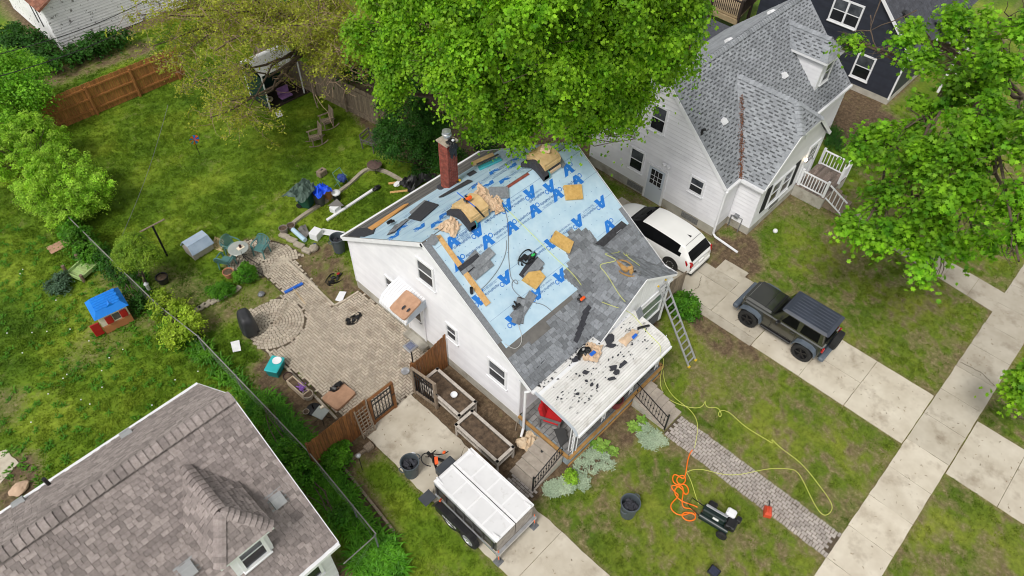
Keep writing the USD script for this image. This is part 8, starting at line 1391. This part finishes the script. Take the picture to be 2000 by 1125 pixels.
T = thing('paper_wrapper', 'kraft paper wrapper with blue print and black cloth at the upper edge of the awning', 'paper', AP(1152, 690), world=True); c = AP(1152, 692) + NA * .05; crumple('paper', None, c + [.1, -.05, .0], .8, .6, 8, KRAFT, rotz(.5), parent=T, amp=.12); obj(T, 'blue_label', MB().bb(c + [-.12, -.16, .08], c + [.12, -.04, .14], .01), BLUEP); obj(T, 'black_cloth', MB().blob(c + [-.02, .1, .12], (.12, .1, .06), 2, .5, 3, 3), BLACK)
T = thing('roof_broom', 'dark broom head with thin pole standing against the lower roof edge', 'broom', A(1056, 713, 3.0), world=True); p = A(1056, 712, 3.15); obj(T, 'head', MB().bb((-.28, -.05, -.09), (.28, .05, .09), .01, R=rotz(.1), c=p + [0, 0, .05]), SHINGD); obj(T, 'pole', MB().cyl(p, A(1051, 750, 2.95), .012), STEEL); obj(T, 'tip', MB().blob(A(1051, 752, 2.98), (.05, .12, .04), 2, .2), BLACK)
lone('dark_sheet', MB().bb((-.24, -.04, -.04), (.24, .04, .04), .02, R=rotz(-.5), c=AP(1256, 640) + NA * .06), BLACK, 'dark rolled strip at the upper right corner of the porch awning', 'roll'); onr = A(1242, 600, 3.0); lone('grey_sheet', MB().bb((-.16, -.02, -.2), (.16, .02, .2), .01, R=rotz(.1) @ rotx(-.5), c=A(1241, 606, 3.05) + [0, -.2, 0]), SHING, 'grey shingle piece leaning against the front gable above the awning', 'shingle')
# ---------------------------------------------------------------- plants
def leafmat(name, a, b=None, tr=.35): return mat(name, a, b, 1.6, .6, leaf=tr, spec=.3, lo=.35, hi=.65)
STAR = np.array([(0, -.5), (.2, -.3), (.5, -.25), (.3, .0), (.55, .3), (.22, .25), (0, .6), (-.22, .25), (-.55, .3), (-.3, .0), (-.5, -.25), (-.2, -.3)]); STARF = np.array([[0, 1, 11], [1, 2, 3], [1, 3, 11], [11, 3, 9], [11, 9, 10], [3, 4, 5], [3, 5, 9], [9, 5, 7], [9, 7, 8], [5, 6, 7]])
LOBED = np.array([(0, -.5), (.42, -.28), (.26, .02), (.5, .34), (.0, .6), (-.5, .34), (-.26, .02), (-.42, -.28)]); LOBEDF = np.array([[0, 1, 7], [1, 2, 7], [7, 2, 6], [2, 3, 4], [2, 4, 6], [6, 4, 5]])
OVAL = np.array([(0, -.5), (.28, -.1), (.22, .25), (0, .55), (-.22, .25), (-.28, -.1)]); OVALF = np.array([[0, 1, 5], [1, 2, 5], [5, 2, 4], [2, 3, 4]])
def leaves(c, nrm, size, rng_, shape=OVAL, faces=OVALF, tone=None, bend=.15):
    """one leaf at each point c facing nrm"""
    n = len(c); nrm = nrm / np.maximum(np.linalg.norm(nrm, axis=1, keepdims=True), 1e-9); a = rng_.normal(size=(n, 3)); u = np.cross(nrm, a); u /= np.maximum(np.linalg.norm(u, axis=1, keepdims=True), 1e-9); w = np.cross(nrm, u); k = len(shape); s_ = np.broadcast_to(size, (n,))[:, None, None]
    V = c[:, None] + s_ * (shape[None, :, :1] * u[:, None] + shape[None, :, 1:] * w[:, None] - bend * (np.abs(shape[None, :, :1]) + .5 * np.abs(shape[None, :, 1:])) * nrm[:, None])
    F = (faces[None] + (np.arange(n) * k)[:, None, None]).reshape(-1, 3); t = np.repeat(tone if tone is not None else rng_.uniform(.7, 1.25, n), k); return V.reshape(-1, 3), F, t
def lobes_clusters(lobes, n, rng_, shell=(.72, 1.02), up=.25):
    """cluster centres spread over the outside of ellipsoid lobes (x, y, z, rx, ry, rz)"""
    L = np.asarray(lobes, float); w = (L[:, 3] * L[:, 4]) ** .8; w /= w.sum(); out, nrm = [], []
    while sum(map(len, out)) < n:
        i = rng_.choice(len(L), 4 * n, p=w); d = rng_.normal(size=(4 * n, 3)); d[:, 2] += up; d /= np.linalg.norm(d, axis=1, keepdims=True); r = rng_.uniform(*shell, 4 * n); nz = .8 + .4 * meshkit.fbm(d * 2.2 + i[:, None] * 3.7, 3, 5); p = L[i, :3] + d * L[i, 3:] * (r * nz)[:, None]
        inside = np.zeros(len(p), bool)
        for k in range(len(L)): inside |= (i != k) & ((((p - L[k, :3]) / (L[k, 3:] * .72)) ** 2).sum(1) < 1)
        ok = ~inside & (p[:, 2] > .15); out.append(p[ok]); nrm.append((d / L[i, 3:])[ok])
    return np.vstack(out)[:n], np.vstack(nrm)[:n]
def crown(lobes, ncl, per, size, rng_, cr=.35, shape=OVAL, faces=OVALF, droop=.4, shell=(.72, 1.02), dark=0.0, up=.25):
    C, Nn = lobes_clusters(lobes, ncl, rng_, shell, up); Nn /= np.linalg.norm(Nn, axis=1, keepdims=True); g_ = rng_.normal(size=(ncl, per, 3)) * cr * rng_.uniform(.5, 1.2, (ncl, 1, 1)) * [1, 1, .55]; g_[..., 2] -= droop * (g_[..., :2] ** 2).sum(-1) / cr
    lowf = .62 + .76 * meshkit.fbm(C * .75 + 11, 3, 8); P = (C[:, None] + g_).reshape(-1, 3); nr = np.repeat(Nn, per, 0) * .85 + [0, 0, .55] + rng_.normal(size=P.shape) * .45; t = np.repeat(rng_.uniform(.7, 1.25, ncl) * lowf, per) * rng_.uniform(.72, 1.28, len(P)); return leaves(P, nr, size * rng_.uniform(.7, 1.25, len(P)), rng_, shape, faces, t)
def limb(mb, a, b, r0, r1, rng_, wob=.15, n=7, sides=7):
    a, b = np.asarray(a, float), np.asarray(b, float); L = np.linalg.norm(b - a); t = np.linspace(0, 1, n)[:, None]; P = a + (b - a) * t + np.cumsum(rng_.normal(size=(n, 3)), 0) * wob * L / n * np.sin(np.pi * t); mb.tube(P, r0 + (r1 - r0) * t[:, 0], sides); return P
def lobe(px, py, z, rpx, fl=.75): p = A(px, py, z); d = np.linalg.norm(p - [0, 0, CAMH]); r = rpx * d / FPX; return (p[0], p[1], p[2], r, r, r * fl)
def sublobes(L, n, r, rng_, elong=1.25, sh_=(.62, .92)):
    """hanging boughs over the outside of the main lobes, so that dark gaps stay between them"""
    C, Nn = lobes_clusters(L, n, rng_, sh_, .2); k = rng_.uniform(.7, 1.3, n); return [(*c, r * q, r * q, r * q * elong) for c, q in zip(C, k)]
# big maple in the middle
g = np.random.default_rng(31); T = thing('maple_tree', 'big bright green maple with drooping foliage behind the house', 'tree', (18.4, 22.6, 0), world=True)
LB = [lobe(q[0], q[1] - 18, q[2], q[3] * .74) for q in [(760, 40, 10, 78), (770, 130, 8, 62), (845, 30, 11, 95), (850, 130, 10, 70), (900, 190, 8, 62), (905, 245, 6.2, 42), (960, 60, 12, 110), (985, 170, 9.5, 85), (1000, 238, 7.6, 62), (1080, 70, 12.5, 120), (1090, 180, 9.5, 95), (1110, 226, 8.2, 46), (1180, 60, 12, 105), (1180, 170, 9.5, 85), (1230, 130, 10.5, 78), (1270, 60, 12, 90), (1325, 40, 12.5, 62), (1290, 120, 10.5, 48), (1312, 105, 10.2, 30), (1235, 215, 8.4, 34), (1246, 255, 7.4, 13), (1240, 285, 6.8, 8), (1140, 246, 7.8, 20), (1000, 250, 7.6, 22), (1060, -40, 14, 170), (900, -60, 13, 150), (1230, -50, 14, 140), (1180, 236, 7.6, 34), (1325, 130, 9.8, 15), (700, 70, 9, 22), (745, 190, 6.5, 28)]]
obj(T, 'crown', crown(sublobes(LB, 250, .5, g, 1.4, (.66, 1.08)), 4700, 38, .105, g, .18, LOBED, LOBEDF, .6, (.55, 1.08)), leafmat('maple_leaf', sr(84, 140, 20), sr(142, 186, 40)))
m_ = MB(); base = np.array([18.4, 22.6, 0]); trunk_top = base + [.3, .2, 5.0]; limb(m_, base, trunk_top, .45, .33, g, .1, 7, 10)
for q in LB: limb(m_, trunk_top - Z1 * g.uniform(0, 1.5), np.array(q[:3]) * .8 + trunk_top * .2, .16, .04, g, .25)
obj(T, 'trunk', m_, BARK, True)
m_ = MB()
for q in LB:
    for k in range(16): c = np.array(q[:3]); d = unit(g.normal(size=3)) * np.array(q[3:]); limb(m_, c * .7 + trunk_top * .3, c + d * .98, .03, .008, g, .3, 6, 4)
obj(T, 'twigs', m_, BARK, True)
# street maple at the right
g = np.random.default_rng(32); T = thing('maple_tree', 'leafy street maple overhanging the lawn at the right side of the picture', 'tree', (33.5, 4.5, 0), world=True)
LR = [lobe(*(q[:3] + (q[3] * .8,))) for q in [(1720, 290, 6.4, 50), (1690, 275, 6.2, 30), (1770, 250, 7.2, 52), (1720, 380, 6.0, 52), (1690, 440, 5.6, 36), (1790, 350, 7.0, 70), (1760, 430, 5.8, 55), (1820, 460, 5.8, 62), (1810, 530, 5.2, 32), (1855, 300, 8, 75), (1870, 400, 7.2, 70), (1900, 460, 6.4, 42), (1930, 230, 9, 70), (1940, 340, 8.2, 75), (1990, 400, 8.4, 55), (1830, 190, 7.6, 52), (1755, 75, 8.6, 26), (1790, 60, 8.6, 30), (1850, 110, 8.6, 42), (1890, 60, 9.2, 34), (1975, 110, 10.5, 58), (1975, 30, 11.5, 50), (1870, 30, 9.4, 26), (1655, 75, 7.4, 26), (1710, 100, 7.2, 20), (2010, 470, 8.8, 40), (2030, 250, 10, 80), (1990, 510, 8.8, 22), (1800, 130, 8.2, 30), (1640, 85, 7.2, 18), (1905, 160, 8.5, 46)]]
obj(T, 'crown', crown(sublobes(LR, 150, .42, g, .7), 1250, 20, .17, g, .22, STAR, STARF, .3, (.3, 1.05)), leafmat('street_maple_leaf', sr(76, 134, 20), sr(136, 184, 40)))
m_ = MB(); base = A(1905, 330, 0); top_ = A(1960, 150, 6.5); limb(m_, base, top_, .42, .3, g, .08, 7, 10); limb(m_, top_, A(1925, 40, 8.5), .28, .2, g, .1); limb(m_, top_, A(2010, 120, 9.5), .3, .2, g, .1)
for q in LR: limb(m_, top_ + (np.array(q[:3]) - top_) * .05, np.array(q[:3]), .1, .03, g, .25)
obj(T, 'trunk', m_, BARK, True); m_ = MB()
for q in LR:
    for k in range(9): c = np.array(q[:3]); d = unit(g.normal(size=3)) * np.array(q[3:]); limb(m_, c + (top_ - c) * .15, c + d, .022, .007, g, .3, 6, 4)
for a, b in (((1700, 30, 7.6), (1560 + 140, 50, 7.4)), ((1720, 0, 8), (1700, 60, 7.4)), ((1700, 60, 7.4), (1715, 105, 7.1)), ((1700, 60, 7.4), (1665, 62, 7.3)), ((1790, 20, 8.3), (1700, 60, 7.4))): limb(m_, A(*a), A(*b), .03, .015, g, .1, 6, 5)
obj(T, 'twigs', m_, BARK, True)
# sapling at the right edge
g = np.random.default_rng(33); T = thing('young_tree', 'small bright green tree top at the right edge beside the sidewalk', 'tree', A(2000, 790, 0), world=True); obj(T, 'crown', crown([lobe(1992, 738, 3.6, 10), lobe(1986, 768, 3.2, 13), lobe(2012, 735, 3.8, 20), lobe(2012, 780, 3.2, 18)], 110, 14, .15, g, .2, STAR, STARF), leafmat('maple_leaf', None)); m_ = MB(); b = A(2010, 820, 0); limb(m_, b, A(2000, 765, 3.3), .06, .03, g); obj(T, 'trunk', m_, BARK, True)
# budding tree with bare twigs
g = np.random.default_rng(34); T = thing('budding_tree', 'broad tree of bare brown twigs with small yellow green new leaves', 'tree', (17.9, 33.5, 0), world=True); base = A(690, 150, 0); fork = base + [-.4, .3, 3.2]; m_ = MB(); limb(m_, base, fork, .5, .42, g, .06, 7, 10); tw = MB(); tips = []
arms = [(330, 30, 7), (300, 90, 5.5), (400, 20, 8), (420, 100, 7), (380, 160, 4.8), (440, 200, 4.6), (500, 60, 8), (470, 130, 6.2), (560, 50, 8), (620, 40, 8), (650, 100, 7), (680, 40, 8.5), (690, 160, 5), (480, 225, 3.8), (620, 210, 4.4), (270, 30, 7.2), (440, -30, 9), (560, -40, 9), (660, -30, 9), (340, -30, 8), (410, 230, 3.4), (350, 110, 5.2), (460, 40, 7.5), (640, 160, 5.6)]
for (px, py, z) in arms:
    P = limb(m_, fork + g.normal(0, .15, 3), A(px, py, z), .1, .02, g, .22, 12, 6)
    for k in range(66):
        i = int(g.integers(3, 12)); s_ = P[i] + g.normal(0, .1, 3); d = unit(np.array([g.normal(), g.normal(), g.normal() * .45 - .05])); L_ = g.uniform(.5, 1.6); n = 6; t = np.linspace(0, 1, n)[:, None]; Q = s_ + d * L_ * t + np.cumsum(g.normal(0, .07, (n, 3)), 0) - Z1 * .25 * L_ * t ** 2; q9 = proj(Q[[1, 3, 5]])
        if (((q9[:, 0] > 490) & (q9[:, 0] < 596) & (q9[:, 1] > 100) & (q9[:, 1] < 208)) | ((q9[:, 0] > 600) & (q9[:, 0] < 740) & (q9[:, 1] > 145) & (q9[:, 1] < 300))).any() and g.random() < .85: continue
        tw.tube(Q, np.linspace(.016, .006, n), 3)
        for j in range(3):
            q0 = Q[int(g.integers(1, n))]; e = unit(g.normal(size=3) * [1, 1, .6]); l2 = g.uniform(.2, .6); q1 = q0 + e * l2 * .5 + g.normal(0, .04, 3); q2 = q0 + e * l2 - Z1 * .1 * l2; tw.tube([q0, q1, q2], [.009, .007, .005], 3); tips.append(q2); tips.append(q1)
        tips.append(Q[-1])
obj(T, 'trunk', m_, BARK, True); obj(T, 'twigs', tw, mat('twig_bark', sr(126, 106, 86), sr(160, 136, 112), 6, .9))
tips = np.array(tips); q_ = proj(tips); gap = ((q_[:, 0] > 496) & (q_[:, 0] < 592) & (q_[:, 1] > 108) & (q_[:, 1] < 205)) | ((q_[:, 0] > 600) & (q_[:, 0] < 740) & (q_[:, 1] > 145) & (q_[:, 1] < 300)); tips = tips[g.random(len(tips)) < np.where(gap, .2, .7)]; tips = np.repeat(tips, 10, 0) + g.normal(0, .1, (len(tips) * 10, 3)); obj(T, 'leaf_buds', leaves(tips, g.normal(size=tips.shape) * .6 + Z1 * .8, .105 * g.uniform(.6, 1.3, len(tips)), g), leafmat('young_leaf', sr(126, 140, 40), sr(172, 178, 68)))
# shrubs: rounded lobes of small leaves
def shrub(name, label, cat, lobes, ncl, per, size, m, seed, cr=.16, trunk=True, shape=OVAL, faces=OVALF, shell=(.75, 1.02), droop=.3):
    g_ = np.random.default_rng(seed); L = [lobe(*q[:4], *(q[4:] or ())) for q in lobes]; c = np.mean([q[:2] for q in L], 0); T = thing(name, label, cat, (c[0], c[1], 0), world=True); obj(T, 'foliage', crown(sublobes(L, max(8, ncl // 16), cr * 1.7, g_, .9) + [(*q[:3], *(np.array(q[3:]) * .8)) for q in L], ncl, per, size, g_, cr * .75, shape, faces, droop, (.6, 1.05)), m); mb = MB()
    for q in L:
        for k in range(8): d = unit(g_.normal(size=3) + Z1 * .6) * np.array(q[3:]) * .85; limb(mb, (c[0] + g_.normal(0, .08), c[1] + g_.normal(0, .08), 0), np.array(q[:3]) + d, .03, .008, g_, .15, 6, 4)
    obj(T, 'stems', mb, BARK, True); return T
LIME = leafmat('lime_leaf', sr(122, 172, 40), sr(170, 208, 74)); DKL = leafmat('dark_leaf', sr(38, 84, 24), sr(62, 110, 34)); MID = leafmat('mid_leaf', sr(62, 120, 24), sr(96, 150, 36)); YEL = leafmat('yellow_green_leaf', sr(126, 158, 38), sr(164, 188, 62)); SILV = leafmat('silver_leaf', sr(146, 166, 140), sr(176, 192, 166), .15)
shrub('lime_tree', 'tall soft lime green tree at the upper left edge', 'tree', [(26, 152, 3.0, 46), (52, 180, 2.4, 34), (6, 205, 2.2, 44), (-20, 140, 3, 46)], 800, 26, .12, leafmat('soft_lime_leaf', sr(86, 150, 26), sr(136, 188, 52)), 41, .28)
shrub('lime_bush', 'rounded lime green bush in the middle of the row along the fence', 'bush', [(62, 272, 1.8, 50, .85), (22, 300, 1.6, 46, .85), (102, 266, 1.4, 28), (-20, 290, 1.6, 46)], 1000, 34, .08, LIME, 42, .13); shrub('lime_bush', 'large round lime green bush nearest the chain link fence', 'bush', [(122, 350, 1.6, 66, .9), (168, 372, 1.3, 42, .9), (84, 376, 1.3, 46, .9), (130, 402, 1.0, 42)], 1400, 34, .08, LIME, 43, .13)
shrub('dark_shrub', 'dense dark green lilac shrub under the edge of the maple', 'shrub', [(795, 215, 3.0, 58, 1.0), (780, 270, 2.2, 48), (830, 255, 2.4, 52), (800, 180, 3.6, 42), (850, 290, 1.6, 36)], 1500, 24, .085, DKL, 44, .2)
shrub('undergrowth', 'dark green undergrowth in the shade behind the back eave', 'undergrowth', [(850, 320, .6, 26), (900, 300, .7, 24), (820, 330, .4, 18), (950, 280, .8, 26), (1000, 270, .8, 24), (1130, 310, .5, 20)], 260, 20, .1, DKL, 45, .16)
T = thing('globe_tree', 'small clipped evergreen tree with a rounded yellow green top on a bare trunk', 'tree', A(285, 560, 0), world=True); g = np.random.default_rng(46); GL = [lobe(262, 490, 2.0, 34, .8), lobe(283, 500, 1.9, 26, .7), lobe(248, 505, 1.8, 22, .8), lobe(255, 475, 2.2, 22, .8)]; obj(T, 'crown', crown(GL, 900, 22, .055, g, .09), leafmat('conifer_leaf', sr(94, 132, 24), sr(136, 166, 44), .15)); m_ = MB(); limb(m_, A(285, 560, 0), np.array(GL[0][:3]) + [.1, 0, 0], .07, .05, g, .06); limb(m_, A(285, 560, 0) + [0, 0, .7], np.array(GL[1][:3]), .05, .03, g); obj(T, 'trunk', m_, BARK, True)
shrub('round_bush', 'neat round dark yew bush beside the terracotta pot', 'bush', [(478, 536, .4, 21, .95)], 420, 22, .05, MID, 47, .07); shrub('round_bush', 'lower darker round bush left of the yew by the terracotta pot', 'bush', [(432, 566, .3, 18), (420, 570, .25, 14), (445, 562, .25, 14)], 360, 22, .05, MID, 48, .07)
shrub('forsythia', 'loose yellow green bush growing through the chain link fence', 'bush', [(330, 605, .9, 26), (345, 625, .9, 26), (318, 590, .9, 18), (345, 655, .7, 24), (360, 635, .8, 20)], 330, 16, .1, YEL, 49, .16); shrub('fence_weeds', 'bright green saplings growing against the chain link fence by the tan board', 'weeds', [(150, 465, .7, 26), (170, 485, .6, 22), (135, 450, .6, 22), (185, 495, .4, 16)], 260, 16, .11, MID, 50, .15)
shrub('fence_weeds', 'dark leafy weeds along the chain link fence below the globe tree', 'weeds', [(225, 520, .5, 22), (245, 540, .5, 20), (265, 585, .4, 20), (205, 500, .4, 16)], 260, 16, .1, DKL, 51, .15); shrub('bed_shrub', 'leafy green shrub at the corner of brown fence and chain link fence', 'shrub', [(660, 882, .5, 18), (650, 900, .4, 16), (640, 880, .5, 12)], 240, 16, .1, MID, 52, .12)
shrub('corner_shrub', 'green leafy bush at the house corner beside the ladder', 'bush', [(1335, 590, .5, 22), (1320, 600, .4, 16), (1350, 605, .3, 14)], 240, 16, .11, MID, 53, .13); shrub('garage_shrub', 'dark green shrubs growing against the white garage wall', 'shrub', [(40, 85, .8, 30), (70, 105, .8, 26), (100, 112, .8, 22), (150, 100, .7, 20), (190, 82, .7, 20), (230, 70, .7, 18), (20, 70, .8, 24)], 700, 14, .16, DKL, 54, .25)
shrub('backyard_trees', 'dark leafy trees beyond the grey fence and the maple', 'trees', [(620, 60, 3, 60), (690, 90, 3.5, 60), (560, 30, 3, 60), (740, 120, 3, 50), (1300, -30, 5, 80)], 600, 14, .2, DKL, 55, .35)
shrub('euphorbia', 'bright green round plant in front of the porch steps', 'plant', [(1113, 930, .2, 13)], 120, 16, .06, LIME, 56, .06)
shrub('bluish_weed', 'bluish green clump on the rough grass near the playhouse', 'weeds', [(112, 557, .2, 20, .5)], 120, 14, .1, leafmat('blue_leaf', sr(70, 100, 76), sr(96, 124, 98)), 57, .12)
# silver ground plants and leafy rosettes as blades
def blades(n, L, w, rng_, spread, up=.6, seg=3):
    V, F, t = [], [], []
    for k in range(n):
        a = rng_.uniform(0, 6.28); d = np.array([math.cos(a), math.sin(a), 0]); s_ = np.array([-d[1], d[0], 0]); l = L * rng_.uniform(.6, 1.15); b = np.array([*rng_.normal(0, spread, 2), 0]); k0 = sum(map(len, V)); P = []
        for j in range(seg + 1): q = j / seg; ww = w * (.5 + 1.2 * q * (1 - q) * 2 - .45 * q ** 3); c = b + d * l * (q * .75) + Z1 * l * (up * (q - .75 * q * q) * 1.7); P += [c - s_ * ww / 2, c + s_ * ww / 2]
        V.append(np.array(P)); F.append(np.array([[2 * j, 2 * j + 1, 2 * j + 3] for j in range(seg)] + [[2 * j, 2 * j + 3, 2 * j + 2] for j in range(seg)]) + k0); t.append(np.full(len(P), rng_.uniform(.75, 1.25)))
    return np.vstack(V), np.vstack(F), np.concatenate(t)
def clumps(mb, pts, n, L, w, rng_, spread=.05, up=.6, z=0.0):
    for p in pts: v, f, t = blades(n, L, w, rng_, spread, up); mb.add(v + [p[0], p[1], z], f, t)
def inpoly(px, n, rng_):
    pl = wpoly(px); a, b, c, d = pl.bounds; P = np.c_[rng_.uniform(a, c, n * 6), rng_.uniform(b, d, n * 6)]; return P[shapely.contains_xy(pl, P[:, 0], P[:, 1])][:n]
g = np.random.default_rng(61)
for lab, px in (('silver leaved ground plants between porch and front lawn', [(1122, 900), (1165, 870), (1198, 900), (1198, 915), (1150, 925), (1150, 955), (1120, 965), (1118, 925)]), ('silver leaved ground plants beside the front steps railing', [(1245, 835), (1262, 825), (1300, 855), (1300, 868), (1275, 878), (1250, 868)]), ('silver leaved ground plants at the foot of the porch steps', [(1062, 950), (1100, 935), (1120, 950), (1108, 965), (1070, 968)])):
    m_ = MB(); clumps(m_, inpoly(px, 110, g), 14, .17, .035, g, .04, .75); lone('silver_plants', m_, SILV, lab, 'plants', kind='stuff')
HOST = leafmat('hosta_leaf', sr(96, 142, 44), sr(150, 186, 84), .25); DAY = leafmat('daylily_leaf', sr(62, 124, 22), sr(98, 160, 36), .3)
for lab, q, n in (('variegated hosta clump at the foot of the front steps', (1245, 825), 3), ('variegated hosta clump against the porch skirt', (1180, 870), 4)):
    m_ = MB(); clumps(m_, [gp(*q)[:2] + g.normal(0, .16, 2) for _ in range(n)], 26, .3, .1, g, .05, .7); lone('hosta', m_, HOST, lab, 'plant')
m_ = MB(); clumps(m_, inpoly([(492, 800), (530, 778), (575, 830), (640, 900), (700, 985), (716, 1050), (690, 1060), (640, 990)], 210, g), 22, .62, .04, g, .08, .85); lone('daylilies', m_, DAY, 'strip of long leaved daylilies between brown roof and chain link fence', 'plants', kind='stuff')
m_ = MB(); r_ = np.random.default_rng(71); P = np.array([[3.3 + .6 * (30 - y) / 13 if y > 17 else 3.9, y] for y in r_.uniform(9.2, 29, 230)]) + r_.normal(0, .16, (230, 2)); clumps(m_, P, 16, .5, .05, g, .07, 1.0); lone('fence_line_weeds', m_, MID, 'tall weeds growing up through the whole length of the chain link fence', 'weeds', kind='stuff')
m_ = MB(); clumps(m_, inpoly([(690, 1080), (760, 1040), (790, 1130), (700, 1140)], 60, g), 22, .6, .04, g, .08, .85); lone('daylilies', m_, DAY, 'clump of daylilies in front of the short chain link fence', 'plants', kind='stuff')
m_ = MB(); clumps(m_, inpoly([(1620, 250), (1640, 260), (1640, 300), (1610, 290)], 30, g), 16, .55, .03, g, .06, .9); lone('ornamental_grass', m_, DKL, 'dark grassy clumps beside the neighbour porch', 'plants', kind='stuff')
shrub('ivy_patch', 'pale green leafy weeds among the daylilies along the fence', 'weeds', [(600, 930, .5, 20), (560, 885, .5, 22), (660, 1005, .5, 14), (520, 800, .4, 16), (585, 905, .5, 18)], 300, 14, .11, MID, 58, .16)
m_ = MB(); P = inpoly([(10, 440), (120, 500), (300, 640), (420, 740), (300, 800), (60, 840), (0, 740)], 24, g)
for p in P: m_.blob((p[0], p[1], .12), (.028, .028, .025), 1, .1)
lone('white_flowers', m_, WHITE, 'white clover and dandelion heads scattered in the left lawn', 'flowers', kind='stuff')
# leafy weeds in the rough left lawn
m_ = MB(); P = inpoly([(0, 430), (180, 480), (400, 680), (470, 800), (300, 860), (60, 1000), (0, 900)], 260, g); clumps(m_, P, 14, .2, .035, g, .05, .7); lone('lawn_weeds', m_, MID, 'broad leaved weeds in the rough lawn left of the fence', 'weeds', kind='stuff')
